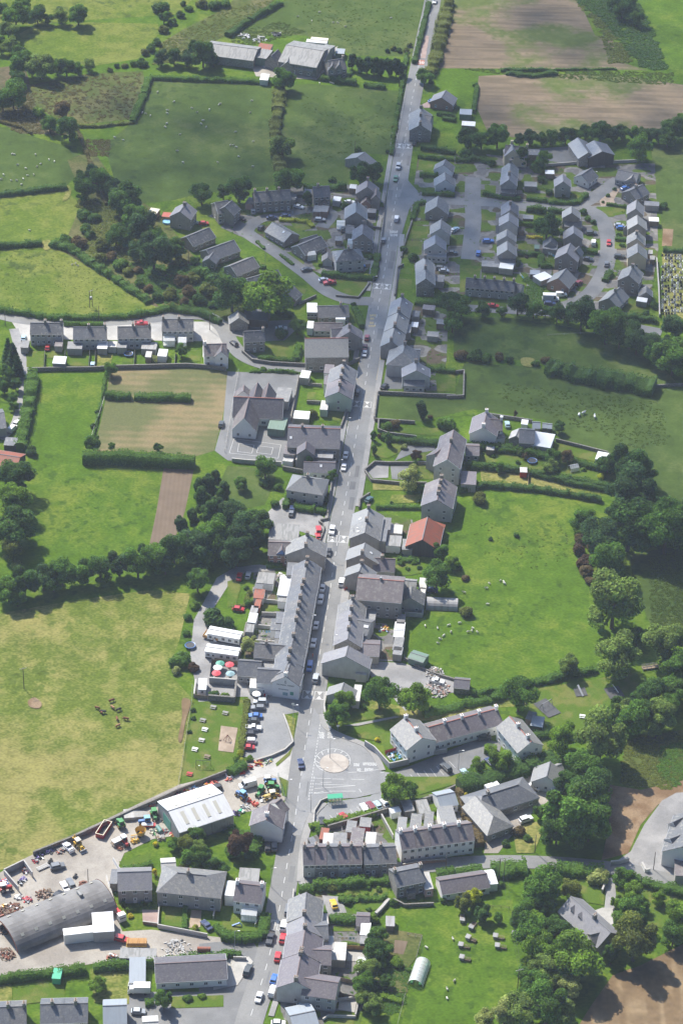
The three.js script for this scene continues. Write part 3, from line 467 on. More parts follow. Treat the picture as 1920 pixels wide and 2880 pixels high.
function body(balls,res,size){
const mc=new MarchingCubes(res,new THREE.MeshBasicMaterial(),false,false,60000),k=.13*size;mc.isolation=0;
for(let z=0;z<res;z++)for(let y=0;y<res;y++)for(let x=0;x<res;x++){
const p=[x,y,z].map(v=>(v /(res/2)- 1)*size);let d=1e9;
for(const[a,b,c,r,e,f,g,s]of balls){const q=[e-a,f-b,g-c],w=[p[0]- a,p[1]- b,p[2]- c],l2=q[0]*q[0]+ q[1]*q[1]+ q[2]*q[2]||1e-9,t=min(1,max(0,(w[0]*q[0]+ w[1]*q[1]+ w[2]*q[2])/ l2)),di=hypot(w[0]- q[0]*t,w[1]- q[1]*t,w[2]- q[2]*t)-(r +(s-r)*t),h=max(0,1-abs(d-di)/ k);d=min(d,di)- h*h*k*.25;}
mc.field[x+y*res+z*res*res]=-d;
}
mc.update();const n=mc.count,g=new THREE.BufferGeometry();g.setAttribute('position',new THREE.BufferAttribute(new Float32Array(mc.positionArray.slice(0,n*3)).map(v=>v*size),3));g.setAttribute('normal',new THREE.BufferAttribute(new Float32Array(mc.normalArray.slice(0,n*3)),3));return g;
}
const quad4=(s,hip,l,fl,fw)=>{const r=[];for(const x of[s,-s])for(const z of[fw,-fw])r.push([x,hip,z,l*1.5,x,.04,z,l]);return r;};
const sheepGeo=body([[-.42,.62,0,.27,.35,.66,0,.27],[.45,.78,0,.15,.66,.92,0,.12],[.66,.92,0,.11,.84,.82,0,.07],...quad4(.36,.5,.05,0,.15)],26,1.05);
const sheepGeo2=body([[-.42,.62,0,.27,.35,.62,0,.27],[.45,.6,0,.15,.68,.35,0,.11],[.68,.35,0,.11,.82,.16,0,.07],...quad4(.36,.5,.05,0,.15)],26,1.05);
const cowGeo=body([[-.75,1.0,0,.38,.6,1.02,0,.40],[.75,1.15,0,.26,1.15,.8,0,.17],[1.15,.8,0,.17,1.4,.4,0,.10],[-1.05,1.2,0,.05,-1.15,.5,0,.04],...quad4(.66,.8,.085,0,.24)],28,1.75);
const personGeo=body([[0,1.63,0,.10,0,1.72,.01,.095],[0,1.45,0,.06,0,1.6,0,.06],[0,1.38,0,.15,0,1.0,0,.14],[-.18,1.4,0,.065,-.24,1.1,.04,.05],[-.24,1.1,.04,.05,-.2,.88,.16,.04],[.18,1.4,0,.065,.24,1.1,.04,.05],[.24,1.1,.04,.05,.2,.88,.16,.04],[-.09,.95,0,.1,-.1,.5,.1,.07],[-.1,.5,.1,.07,-.1,.06,.06,.05],[.09,.95,0,.1,.1,.5,-.05,.07],[.1,.5,-.05,.07,.1,.06,-.16,.05]].map(q=>q.map((v,i)=>i===1||i===5?v-.9:v)),40,1.0).translate(0,.9,0);
function flock(label,group,list,name='sheep',mats=['wool'],s=1){for(let i=0;i<list.length;i +=2){const g=name==='sheep'?(rnd()<.6?sheepGeo2:sheepGeo):cowGeo,m=mesh(name,g,MT[mats[(i/2)% mats.length]]);m.position.copy(P(list[i],list[i+1]));m.rotation.y=rr(0,6.28);m.scale.setScalar(s*rr(.76,.92));tag(m,label,name==='sheep'?'sheep':'cow',group);}}
function person(x,y,turn,mat,legs,label){const p=P(x,y),g=thing('person',label,'person',p,turn);mesh('body',personGeo,MT.skin,g);const c=personGeo.clone(),q=c.attributes.position;mesh('clothes',memo('clothes',()=>{const b=new MB(),a=personGeo.index?personGeo.toNonIndexed():personGeo,A=a.attributes.position,N=a.attributes.normal;for(let i=0;i<A.count;i +=3){const y0=A.getY(i);if(y0>.85&&y0<1.48)for(let k=0;k<3;k++){const v=new V3().fromBufferAttribute(A,i+k).addScaledVector(new V3().fromBufferAttribute(N,i+k).normalize(),.015);b.p.push(v.x,v.y,v.z);}}return b.done();}),MT[mat],g);mesh('trousers',memo('trousers',()=>{const b=new MB(),a=personGeo.index?personGeo.toNonIndexed():personGeo,A=a.attributes.position,N=a.attributes.normal;for(let i=0;i<A.count;i +=3){const y0=A.getY(i),x0=abs(A.getX(i));if(y0>.1&&y0<=.9&&x0<.2)for(let k=0;k<3;k++){const v=new V3().fromBufferAttribute(A,i+k).addScaledVector(new V3().fromBufferAttribute(N,i+k).normalize(),.018);b.p.push(v.x,v.y,v.z);}}return b.done();}),MT[legs],g);mesh('hair',memo('hair',()=>{const s=new MB().geo(new THREE.SphereGeometry(.108,10,6,0,6.3,0,1.7),new THREE.Matrix4().makeTranslation(0,1.73,-.015));return s.done();}),MT.black,g);return g;}
// painted writing: letter shapes laid flat on the road or set on a wall
const font=await new FontLoader().loadAsync('fonts/droid/droid_sans_bold.typeface.json');
function letters(text,w,h){const g=new THREE.ShapeGeometry(font.generateShapes(text,1),3);g.computeBoundingBox();const b=g.boundingBox;g.translate(-(b.min.x+b.max.x)/ 2,-(b.min.y+b.max.y)/ 2,0);g.scale(w /(b.max.x-b.min.x),h /(b.max.y-b.min.y),1);return g;}
function roadText(text,x,y,w,h,turn,mat,parent){const m=mesh('lettering',letters(text,w,h).rotateX(-PI/2).rotateY(turn),MT[mat],parent);m.position.copy(P(x,y)).setY(markY);m.castShadow=false;return m;}
let markY=.5;
// ---------- the land ----------
{const g=new THREE.PlaneGeometry(16000,16000,1,1).rotateX(-PI/2),p=g.attributes.position,u=g.attributes.uv;for(let i=0;i<4;i++)u.setXY(i,p.getX(i),p.getZ(i));g.translate(0,0,-2000);tag(mesh('ground',g,MT.lush),'green farmland around and between the houses of the village','ground',null,'structure');}
T(0,0,1);
const field=(mat,label,px,o)=>sheet('field',label,mat,px,{cat:'field',...o});
field('turf','bright green pasture at the top left between tree belts',[82,80,245,62,445,67,449,90,425,122,390,165,262,186,180,174,90,165,55,95]);
field('turf','bright green pasture along the top left edge of the view',[-60,-160,560,-160,540,0,500,40,370,48,255,56,80,72,-60,60]);
field('rough','rough brown green pasture with rushes beside the long barn',[455,120,520,80,640,20,700,-60,830,-60,770,0,690,75,600,118,575,165,430,182]);
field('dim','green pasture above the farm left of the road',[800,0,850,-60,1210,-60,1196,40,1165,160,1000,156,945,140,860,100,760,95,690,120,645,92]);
field('rough','rough olive pasture with dark patches left of the hedge corner',[80,240,240,208,402,200,408,230,370,335,215,352,140,325,90,290]);
field('heath','strip of brown heath beside the far left wood',[0,190,70,180,110,330,200,380,60,376,0,345]);
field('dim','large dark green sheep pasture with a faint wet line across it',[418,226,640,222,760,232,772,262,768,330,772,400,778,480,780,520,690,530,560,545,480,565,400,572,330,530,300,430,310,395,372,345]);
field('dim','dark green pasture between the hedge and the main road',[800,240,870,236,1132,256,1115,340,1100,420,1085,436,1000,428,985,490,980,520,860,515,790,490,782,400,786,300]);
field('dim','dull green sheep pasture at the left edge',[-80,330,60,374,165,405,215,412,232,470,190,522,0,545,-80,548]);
field('turf','sunlit pasture at the left edge above the curved field',[-80,556,180,536,215,560,235,650,120,682,-80,690]);
field('turf','sunlit curved pasture above the row of four white house pairs',[-80,705,150,694,240,735,330,792,420,850,460,868,360,890,250,893,150,892,60,878,-80,862]);
field('heath','band of brown rushes along the edge of the curved pasture',[155,694,180,700,262,740,350,795,440,855,455,868,420,855,330,800,240,745]);
field('rough','scrubby ground under the wood above the curved pasture',[190,450,260,420,330,520,450,600,560,740,700,800,690,880,640,925,480,868,300,764,180,690,235,560]);
field('hay','pinkish cut hay field right of the road at the top',[1235,-60,1590,-60,1640,30,1672,100,1722,110,1730,170,1820,198,1600,194,1225,192,1222,150]);
field('hay','cut hay field with green patches above the farmyard on the right',[1345,214,1500,206,1760,214,1990,250,1990,340,1840,368,1700,366,1640,376,1440,386,1368,366,1338,300]);
field('dim','green field behind the upper right gardens',[1830,408,1990,400,1990,705,1862,700,1856,600,1836,520]);
field('dry','cemetery grass at the right edge',[1860,708,1990,702,1990,900,1866,896],{cat:'cemetery lawn'});
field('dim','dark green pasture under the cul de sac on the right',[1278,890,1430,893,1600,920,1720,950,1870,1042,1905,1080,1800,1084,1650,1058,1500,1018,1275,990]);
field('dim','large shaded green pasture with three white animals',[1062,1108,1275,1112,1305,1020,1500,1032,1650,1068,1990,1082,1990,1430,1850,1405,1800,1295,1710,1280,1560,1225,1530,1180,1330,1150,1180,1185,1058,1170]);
field('lush','big bright sheep pasture right of the terraces',[1330,1390,1360,1368,1500,1374,1690,1400,1650,1450,1610,1540,1650,1640,1660,1720,1710,1790,1690,1870,1590,1882,1500,1912,1390,1922,1190,1850,1140,1832,1145,1740,1225,1690,1260,1650,1290,1560,1250,1500,1325,1470]);
field('dim','dark green meadow beyond the right hand wood',[1770,1560,1990,1520,1990,1790,1850,1805,1820,1740,1780,1650]);
field('lush','bright pasture wrapped around the school playing field',[93,1045,305,1038,300,1090,268,1200,238,1240,232,1290,462,1306,432,1500,420,1534,250,1590,100,1620,-80,1680,-80,1420,60,1360,80,1300,75,1240,93,1120]);
field('mown','mown brown striped school playing field',[312,1034,480,1030,648,1046,625,1180,602,1268,550,1284,430,1272,262,1268,280,1205,300,1110]);
field('soil','strip of bare tilled brown soil',[462,1306,548,1309,520,1440,492,1514,420,1534,440,1440]);
field('dry','large sunlit yellow green cattle pasture',[-80,1740,200,1690,420,1660,535,1670,505,1800,472,1890,548,1972,536,2010,522,2110,505,2210,400,2262,200,2362,100,2420,-80,2470]);
field('dim','orchard grass below the school yard',[640,1310,770,1320,775,1350,745,1420,640,1440,600,1400]);
sheet('lawn','beer garden lawn with picnic tables','lawn',[548,1975,690,1968,692,2020,672,2130,640,2172,510,2206,518,2110,534,2010]);
field('lawn','playground grass behind the white houses',[1420,1960,1500,1938,1640,1916,1795,1888,1830,1925,1790,1960,1700,2012,1640,2062,1600,2092,1530,2052,1470,1990],{cat:'playground lawn'});
field('dry','strip of grass between the hedge and the white houses',[985,1955,1120,1985,1250,1985,1420,1950,1440,1935,1520,1930,1480,1985,1400,1990,1330,2005,1250,2025,1085,2030],{cat:'grass verge'});
field('rough','rough weedy ground beside the building site',[1760,2080,1990,2040,1990,2180,1850,2222,1740,2204]);
sheet('building_ground','bare brown earth of the building site','earth',[1705,2206,1800,2222,1990,2180,1990,2240,1850,2262,1800,2320,1765,2400,1690,2420,1712,2320],{cat:'bare earth'});
sheet('driveway','grey stone driveway of the new house','gravel',[1990,2225,1900,2230,1860,2252,1810,2320,1772,2395,1720,2430,1760,2470,1850,2480,1990,2500],{cat:'driveway'});
field('straw','brown stubble field in the bottom right corner',[1560,2990,1660,2830,1722,2742,1800,2715,1990,2620,1990,2990]);
field('lush','bright green paddock with hen houses',[1072,2562,1200,2545,1440,2530,1475,2700,1430,2800,1380,2990,1105,2990,1150,2780,1192,2660,1180,2615]);
// village ground: tarmac, yards, lawns
sheet('yard','pale dusty yard of the agricultural dealer','yard',[-60,2560,-60,2490,60,2420,200,2352,400,2256,520,2200,640,2165,700,2140,815,2098,812,2200,806,2245,790,2260,720,2280,640,2290,560,2300,500,2350,430,2360,350,2400,330,2445,310,2490,320,2560,345,2620,425,2615,560,2630,650,2640,680,2650,650,2680,540,2695,320,2700,100,2740,-60,2760],{cat:'yard'});
sheet('yard','concrete apron between the pub car park and the dealer','concrete',[640,2180,700,2150,780,2120,828,2092,818,2188,812,2196,790,2190,760,2178,690,2200],{cat:'apron'});
sheet('yard','dark tarmac yard of the school','road2',[640,1045,760,1050,845,1055,838,1110,826,1180,808,1290,790,1310,640,1295,604,1268,628,1180],{cat:'school yard'});
sheet('yard','gravel car park beside the blue trimmed house','gravel',[752,1442,795,1400,870,1420,905,1452,930,1470,925,1500,890,1510,830,1490,752,1480],{cat:'car park'});
sheet('car_park','pub car park of grey tarmac','roadj',[700,1948,760,1950,870,1948,860,2000,800,2010,826,2070,825,2090,770,2118,720,2134,680,2128,672,2110,690,2010]);
sheet('car_park','car park beside the green bus shelter','roadj',[885,2290,902,2260,1040,2240,1075,2215,1120,2240,1090,2275,920,2325,885,2330]);
sheet('yard','stony yard around the two static caravans','gravel',[540,1795,575,1740,650,1755,680,1800,668,1850,700,1900,705,1960,640,1960,560,1985,545,1900,535,1840]);
sheet('track','curving stony track behind the long terrace','gravel',[800,1600,730,1588,660,1596,610,1625,575,1690,545,1745,540,1800,570,1800,580,1745,608,1700,640,1650,690,1610,800,1612],{cat:'track'});
sheet('yard','pale builder yard with rubble heaps','gravel',[1035,1860,1130,1865,1220,1890,1290,1925,1300,1945,1180,1960,1140,2000,1115,1975,1090,1940,1040,1900],{cat:'yard'});
sheet('parking_court','tarmac parking court below the white houses','road2',[1090,2180,1240,2120,1350,2075,1410,2090,1400,2130,1340,2150,1290,2175,1160,2215,1085,2200],{cat:'parking court'});
sheet('yard','pale drive around the slate bungalow','yard',[1420,2250,1470,2180,1520,2160,1580,2200,1560,2260,1500,2280,1430,2360,1400,2400,1360,2400,1370,2330,1420,2310],{cat:'drive'});
sheet('yard','tarmac farmyard by the cream farmhouse','road2',[1485,420,1600,412,1665,450,1620,465,1540,460,1480,440],{cat:'farmyard'});
sheet('yard','dusty farmyard below the long barns','yard',[700,170,760,178,860,205,930,140,950,130,915,200,890,225,720,215],{cat:'farmyard'});
sheet('yard','tarmac yard of the house with a red trailer','road2',[640,925,700,905,820,900,830,930,800,958,740,960,660,945],{cat:'yard'});
sheet('yard','concrete aprons between the row of pale house pairs','concrete',[30,900,90,890,140,905,640,905,660,930,640,985,610,1010,570,1005,570,960,175,955,70,960],{cat:'apron'});
sheet('forecourt','tarmac forecourt at the foot of the road','road2',[560,2655,705,2640,742,2690,725,2760,700,2860,668,2990,340,2990,350,2800,420,2790,560,2790],{cat:'forecourt'});
sheet('apron_path','pale concrete corner of the bottom forecourt','concrete',[600,2705,700,2692,712,2706,668,2772,600,2786],{cat:'apron'});
// gardens behind the rows read as one mass of mixed lawns and yards
sheet('gardens','back yards and paving of the upper left estate','garden',[700,560,830,520,990,520,1060,560,1050,740,990,800,900,770,800,720,620,640],{cat:'garden paving'});
sheet('gardens','paved back yards behind the long terrace','garden',[715,1610,800,1600,850,1580,880,1600,820,1960,700,1950,680,1890,700,1760],{cat:'garden paving'});
sheet('gardens','paved back yards right of the middle terraces','garden',[1000,1430,1160,1460,1160,1540,1120,1620,1130,1720,1145,1860,1020,1860,970,1800,980,1500],{cat:'garden paving'});
sheet('gardens','paved yards behind the bottom terrace by the green','garden',[860,2360,960,2320,1120,2240,1270,2230,1320,2340,1310,2400,870,2430],{cat:'garden paving'});
sheet('gardens','yards and paths right of the lower terrace','garden',[830,2520,900,2500,1010,2580,1040,2700,1010,2900,800,2990,780,2700],{cat:'garden paving'});
sheet('gardens','paving behind the shaded upper terrace','garden',[1080,860,1180,850,1260,870,1255,1010,1240,1110,1085,1100,1090,960],{cat:'garden paving'});
sheet('gardens','paths and drives of the right hand estate','garden',[1175,440,1330,430,1600,460,1840,460,1850,700,1820,880,1560,875,1290,860,1165,760,1150,620],{cat:'drive'});
scatter('garden_plants','low plants and shrubs in the right hand estate gardens',[1175,440,1600,465,1840,460,1840,860,1290,850,1165,760],520,.75,'mid','garden plants');scatter('garden_plants','low plants in the upper left estate gardens',[600,560,830,520,1050,560,1040,790,900,760,620,640],260,.75,'mid','garden plants');scatter('garden_plants','low plants in the yards right of the terraces',[1010,1440,1150,1470,1120,1720,1140,1850,1000,1850],160,.7,'mid','garden plants');scatter('garden_plants','low plants in the long terrace yards',[715,1610,830,1620,800,1900,700,1900],160,.7,'mid','garden plants');scatter('garden_plants','low plants in the shaded terrace gardens',[1090,870,1250,870,1240,1100,1090,1090],160,.7,'mid','garden plants');scatter('garden_plants','low plants in the yards above the lane',[880,2350,1100,2250,1270,2240,1290,2320,880,2370],160,.6,'mid','garden plants');scatter('garden_plants','low plants in the lower terrace yards',[880,2600,1000,2590,1030,2700,1000,2860,900,2800],120,.7,'mid','garden plants');
{let k=0;for(const[px,l]of[[[180,520,200,528,192,560,176,566,184,545],'trodden gateway between the dull and lit left pastures'],[[118,680,140,676,142,700,128,705],'bare gateway in the hedge above the curved pasture'],[[515,1965,535,1970,522,2030,508,2090,502,2085,512,2020],'bare strip where the cattle pasture meets the beer garden'],[[1465,1008,1500,1010,1498,1032,1470,1030],'worn gap in the thorn hedge line']])sheet('worn_patch',l,k++===2?'straw':'dry',px,{cat:'worn grass',smooth:1});}
// ---------- roads ----------
const roadPx=[1232,-110,1213,16,1193,108,1160,271,1146,345,1124,484,1109,578,1095,660,1083,747,1071,819,1051,935,1038,1013,1014,1156,1002,1221,986,1317,967,1425,944,1552,920,1716,897,1852,873,2008,856,2112,842,2216,826,2324,799,2480,785,2561,758,2686,734,2769,705,2859,668,2990];
const mainRoad=ribbon('main_road','long straight grey main road through the village','road',roadPx,[3.9,3.8],{cat:'road'});
const side=(label,mat,px,w,o)=>ribbon('road',label,mat,px,w,{cat:'road',...o});
side('side road into the upper left cul de sac','road2',[1045,848,990,845,930,825,860,770,780,712,700,660,640,615,600,600],6.4);
side('loop of the upper left cul de sac past the grey terrace','road2',[690,665,700,640,735,616,790,608,860,590,930,600,905,640],5.6);
side('estate road on the right leading away from the main road','road2',[1120,566,1180,562,1280,566,1400,572,1540,582,1620,580,1690,540,1740,505],6.4);
side('estate cul de sac running down past the semi detached houses','road2',[1330,500,1328,560,1330,620,1318,730],6.6);
side('curving estate road past the red car on the right','road2',[1630,580,1680,605,1705,650,1708,720,1690,780,1640,840,1570,865,1530,866],6.6);
side('lane along the row of pale house pairs on the left','road',[-60,866,40,895,120,905,220,908,380,900,500,890,580,890,625,920,650,965,690,1005,760,1030,860,1035,960,1035],6.2);
side('lane at the bottom right past the stone terrace','road',[835,2470,900,2462,1000,2455,1140,2442,1300,2428,1420,2424,1560,2428,1700,2440,1800,2455,1990,2510],5.6);
side('rutted track at the left edge beside tall hedge','gravel',[40,925,62,1010,70,1060,60,1140,40,1200,0,1235],3.6);
side('lane behind the estate on the right','road2',[1290,865,1400,872,1530,880,1700,905,1860,935],5);
side('drive of the slate roofed barn house','gravel',[1712,2470,1716,2520,1712,2560],3);
sheet('junction','grey tarmac junction around the mini roundabout','roadj',[883,1990,905,2030,960,2065,1030,2095,1060,2135,1072,2170,1130,2180,1120,2200,1075,2210,1068,2230,1000,2245,905,2250,880,2275,858,2310,845,2350,820,2350,842,2216,860,2100],{cat:'junction'});
sheet('bus_layby','wide tarmac lay-by verge on the right near the top','road2',[1140,500,1180,545,1150,590,1120,690,1100,720,1105,620],{cat:'lay-by'});
// kerbed pavements
const pav=(label,px,w,mat='pave')=>ribbon('pavement',label,mat,px,w,{h:.25,cat:'pavement'});
const shiftX=(px,y0,y1,d)=>{const r=[];for(let i=0;i<px.length;i +=2)if(px[i+1]>=y0&&px[i+1]<=y1)r.push(px[i]+ d(px[i+1]),px[i+1]);return r;};
const sc=y=>.815*(y+4100)/ 557;
pav('left pavement of the main road from the farm down to the school',shiftX(roadPx,300,830,y=>-5.0*sc(y)),1.8);
pav('left pavement of the main road beside the stone chapel',shiftX(roadPx,930,1020,y=>-5.2*sc(y)),2);
pav('left pavement of the main road beside the long school building',shiftX(roadPx,1060,1560,y=>-5.0*sc(y)),1.8);
pav('left pavement of the main road beside the long terrace',shiftX(roadPx,1552,2000,y=>-5.3*sc(y)),2);
pav('right pavement of the main road in the upper village',shiftX(roadPx,640,1000,y=>5.1*sc(y)),2);
pav('right pavement of the main road beside the garden walls',shiftX(roadPx,1010,1480,y=>4.9*sc(y)),1.9);
pav('right pavement of the main road under the middle terraces',shiftX(roadPx,1470,1990,y=>5.2*sc(y)),2.6);
pav('right pavement of the main road under the lower terrace',shiftX(roadPx,2480,2860,y=>5.6*sc(y)),1.6);
pav('curving pavement round the junction below the white wall',[905,2010,915,2045,960,2070,1030,2100,1062,2140,1075,2168],1.9);
pav('pavement corner beside the stone terrace',[845,2480,850,2410,862,2340,885,2285,912,2258],2.2);
{const isl=sheet('traffic_island','round pale cobbled roundabout island','cobble',[...Array(24)].flatMap((_,i)=>[940+40.5*cos(i*PI/12),2148+26.5*sin(i*PI/12)]),{cat:'roundabout'});
const ring=[...Array(24)].map((_,i)=>P(940+41*cos(i*PI/12),2148+27*sin(i*PI/12))),b=new MB();b.solid(ring.map(p=>[p.x,.27,p.z]),ring.map(p=>[p.x,0,p.z]));b.build('raised_centre',MT.cobble,isl);}
// painted lines are parts of the road they lie on
const markY_=()=>{markY=.17;};markY_();
function lineMark(parent,name,mat,x1,y1,x2,y2,w){const a=P(x1,y1),b=P(x2,y2),d=b.clone().sub(a),L=d.length(),m=mesh(name,memo(`ln${w}`,()=>new THREE.PlaneGeometry(1,w).rotateX(-PI/2)),MT[mat],parent);m.scale.x=L;m.position.copy(a).add(b).multiplyScalar(.5).setY(markY+.0005*(parent.children.length % 7));m.rotation.y=atan2(-d.z,d.x);m.castShadow=false;return m;}
{const c=new THREE.CatmullRomCurve3(pairs(roadPx).map(([x,y])=>P(x,y))),L=c.getLength(),n=floor(L/6);
for(let i=0;i<n;i++){const a=c.getPointAt(i*6/L),b=c.getPointAt((i*6+2.6)/ L),d=b.clone().sub(a),m=mesh('centre_dash',memo('dash',()=>new THREE.PlaneGeometry(2.6,.16).rotateX(-PI/2)),MT.paint,mainRoad);m.position.copy(a).add(b).multiplyScalar(.5).setY(markY);m.rotation.y=atan2(-d.z,d.x);m.castShadow=false;}
const hump=(x,y,w=3.1)=>{const p=P(x,y),k=9;let best=0,bd=1e9;for(let t=0;t<=400;t++){const q=c.getPointAt(t/400).distanceTo(p);if(q<bd){bd=q;best=t/400;}}const t=c.getTangentAt(best),n2=new V3(-t.z,0,t.x),o=c.getPointAt(best);
for(const s of[-1,1]){const g=new THREE.Group();g.name='speed_hump_marking';const at=(u,v)=>o.clone().addScaledVector(n2,s*1.9+u).addScaledVector(t,v).setY(0);const b=new MB(),f=(u,v)=>{const q=at(u,v);return[q.x,markY+.004,q.z];},fr=(u0,u1,v0,v1)=>b.quad(f(u0,v0),f(u1,v0),f(u1,v1),f(u0,v1));
fr(-1.6,1.6,-2,-1.8);fr(-1.6,1.6,1.8,2);fr(-1.6,-1.45,-1.8,1.8);fr(1.45,1.6,-1.8,1.8);b.tri(f(-.8,-1.7),f(.8,-1.7),f(0,-.2)).tri(f(-.8,1.7),f(.8,1.7),f(0,.2));b.build('speed_hump_marking',MT.paint,mainRoad).castShadow=false;}};
hump(883,1953);hump(956,1513);hump(1019,1135);hump(1072,803);hump(1137,411);hump(776,2606);
for(let i=0;i<26;i++){const u=rr(.12,.98),o=c.getPointAt(u),t=c.getTangentAt(u),m=mesh('tar_patch',new THREE.PlaneGeometry(rr(1.5,9),rr(.4,2.2)).rotateX(-PI/2),i % 3?MT.road2:MT.rubber2,mainRoad);m.position.copy(o).addScaledVector(new V3(-t.z,0,t.x),rr(-3,3)).setY(markY-.012+i*.0002);m.rotation.y=atan2(-t.z,t.x);m.castShadow=false;}
const patch=(mat,px)=>{const m=mesh('red_surfacing',sheetGeo(pairs(px).map(([x,y])=>P(x,y)),markY-.003),MT[mat],mainRoad);m.castShadow=false;};
patch('pavered',[1178,100,1206,102,1196,165,1166,163]);patch('redroad',[1165,168,1194,170,1192,184,1162,182]);
}
roadText('30',1184,177,2.6,2.4,0,'paint',mainRoad);
roadText('SLOW',1211,8,3,2.4,.05,'paint',mainRoad);
roadText('ARAF',1108,653,3,2,0,'paint',mainRoad);roadText('SLOW',1107,662,3,2,0,'paint',mainRoad);
for(const[t,x,y,w]of[['SAFLE',1048,888,2.4],['BWS',1046,897,1.4],['BUS',1045,909,1.4],['STOP',1046,918,2.6]])roadText(t,x,y,w,1.5,.06,'yellow',mainRoad);
const junction=scene.children.find(o=>o.name==='junction');
roadText('ARAF',905,2069,3.2,1.6,PI/2,'paint',junction);roadText('SLOW',928,2068,3.2,1.6,PI/2,'paint',junction);
for(const[t,x,y,w]of[['DIM',1002,2152,1.6],['MYNEDIAD',1040,2150,4.2],['NO',1009,2166,1.1],['ENTRY',1037,2166,2.6]])roadText(t,x,y,w,1.4,0,'paint',junction);
T(640,1920);
for(let i=0;i<26;i++){const t=i/26,x=mid2(640,556,t),y=mid2(270,820,t),dx=-1.9,dy=12;lineMark(junction,'edge_dash','paint',x,y,x+dx,y+dy,.16);if(i>17)lineMark(junction,'edge_dash','paint',x+14,y,x+14+dx,y+dy,.16);}
for(let i=0;i<44;i++){const a=i/44*2*PI,b=(i+1)/ 44*2*PI;if(a>.4&&a<1.9)continue;lineMark(junction,'circle_line','paint',723+121*cos(a),540+82*sin(a),723+121*cos(b),540+82*sin(b),.13);}
for(let i=0;i<11;i++){const a=PI*.72+i*.44;lineMark(junction,'hatch_line','paint',728+98*cos(a-.12),548+68*sin(a-.12),723+119*cos(a),540+80*sin(a),.2);}
for(const q of[[590,660,712,664],[720,666,800,668],[850,668,940,670],[600,700,880,712],[600,732,880,712],[590,768,720,756],[590,768,660,752],[830,622,890,618],[900,616,960,612],[1000,606,1048,600],[1050,625,1080,618],[1090,640,1150,620],[905,735,920,758],[700,750,880,750],[640,690,715,688]])lineMark(junction,'lane_line','paint',...q,.14);
const shelterPark=scene.children.find(o=>o.name==='car_park_001');
for(const q of[[660,925,690,990],[705,915,745,978],[752,900,795,960],[843,875,882,928],[890,858,925,898],[618,868,690,850],[618,868,600,985]])lineMark(shelterPark,'bay_line','paint',...q,.12);
const court=scene.children.find(o=>o.name==='parking_court');
for(const q of[[1258,635,1305,697],[1303,622,1348,684],[1350,608,1395,670],[1395,594,1440,655],[1438,578,1488,640],[1525,545,1568,590]])lineMark(court,'bay_line','paint',...q,.12);
T(0,0,1);
const schoolYard=scene.children.find(o=>o.name==='yard_002');
for(const q of[[658,1235,790,1252],[790,1252,782,1290],[782,1290,645,1275],[645,1275,658,1235],[672,1248,715,1253],[715,1253,708,1276],[708,1276,668,1271],[668,1271,672,1248],[727,1255,768,1260],[768,1260,763,1279],[763,1279,722,1274],[722,1274,727,1255]])lineMark(schoolYard,'court_line','paint',...q,.14);
for(const[y0,y1,d,c]of[[1000,1070,30,'yellow'],[1008,1034,-28,'yellow'],[1053,1100,-27,'yellow'],[1200,1228,-28,'paint']]){const a=shiftX(roadPx,0,3000,()=>0),f=y=>{for(let i=3;i<a.length;i +=2)if(a[i]>=y){const t=(y-a[i-2])/(a[i]- a[i-2]);return a[i-3]+ t*(a[i-1]- a[i-3]);}};lineMark(mainRoad,'kerb_line',c,f(y0)+ d,y0,f(y1)+ d,y1,.2);}
// ---------- buildings, sheet by sheet ----------
const box3=(x1,y1,x2,y2,w,h,mat,roof,label,cat,name)=>house(x1,y1,x2,y2,`w${w} e${h} F W${mat} R${roof}`,label,cat,null,name);
T(640,0);
house(-140,296,205,340,'w14 e4 r6.3 Ws Rasb','long grey barn at the left end of the top farmyard','barn');
box3(215,366,288,378,9,4,'tingreen','asb','low teal sided shed joined to the long barn','shed');
box3(212,322,300,332,7,3,'block','rust','rusty patched roof shed behind the teal shed','shed');
house(405,310,665,352,'w22 e5 r8 Wasb Rasb','wide grey roofed barn in the middle of the top farm','barn');
house(640,330,705,340,'w16 e4.5 r6.6 Wasb Rasb','narrow grey barn bay at the right of the wide farm barn','barn');
house(445,405,605,437,'w6.5 e3.2 r5.6 Ws Rsg f1.3 D.2','long low stone cowshed in front of the wide barn','farm building');ext(412,425,425,385,'w6 e3.2 r6 Ws Rsg q.4,-.4');
house(300,385,348,340,'w6 e3 r6.5 Ws Rsl','small dark stone gabled outbuilding by the long barn','outbuilding');
house(690,418,800,402,'w8 e5 r8 Ws Rsl f2.3 D.5 z2.1 c1','stone farmhouse with two front gables beside the conifers','farmhouse');
ext(720,452,722,420,'w3.6 e5 r7.5 Ws Rsl a2.1','front_gable');ext(765,448,768,415,'w3.6 e5 r7.5 Ws Rsl a2.1','front_gable');
box3(545,280,685,292,3,2.8,'tinw','tinw','long white container nearer the grey barn','container','storage_container');box3(575,266,690,276,3,2.8,'tinw','cream','cream topped white container behind the white one','container','storage_container');
box3(228,530,282,534,6,2.6,'tinw','white','small white flat shed under the round farm tree','shed');box3(745,352,805,356,5,2.4,'tingreen','tinblue','pale blue roofed lean shed behind the farmhouse','shed');
house(893,1085,945,1048,'w12 e3.2 r6 Wg Rsg','grey bungalow set back left of the road under a pole','bungalow');
T(1280,0);
house(-95,672,-65,622,'w10 e3 r6 Wbr Rsg f1.3 a1.2','brick bungalow with pale roof nearest the cut hay fields','bungalow');
house(-242,860,-236,742,'w9 e5.2 r8.2 Ws Rsg c0,.5,1 f2.4 a2.1','stone semi detached pair beside the road at the village top');ext(-238,790,-165,800,'w9 e4.8 r7.2 Wg Rsl z2.1');
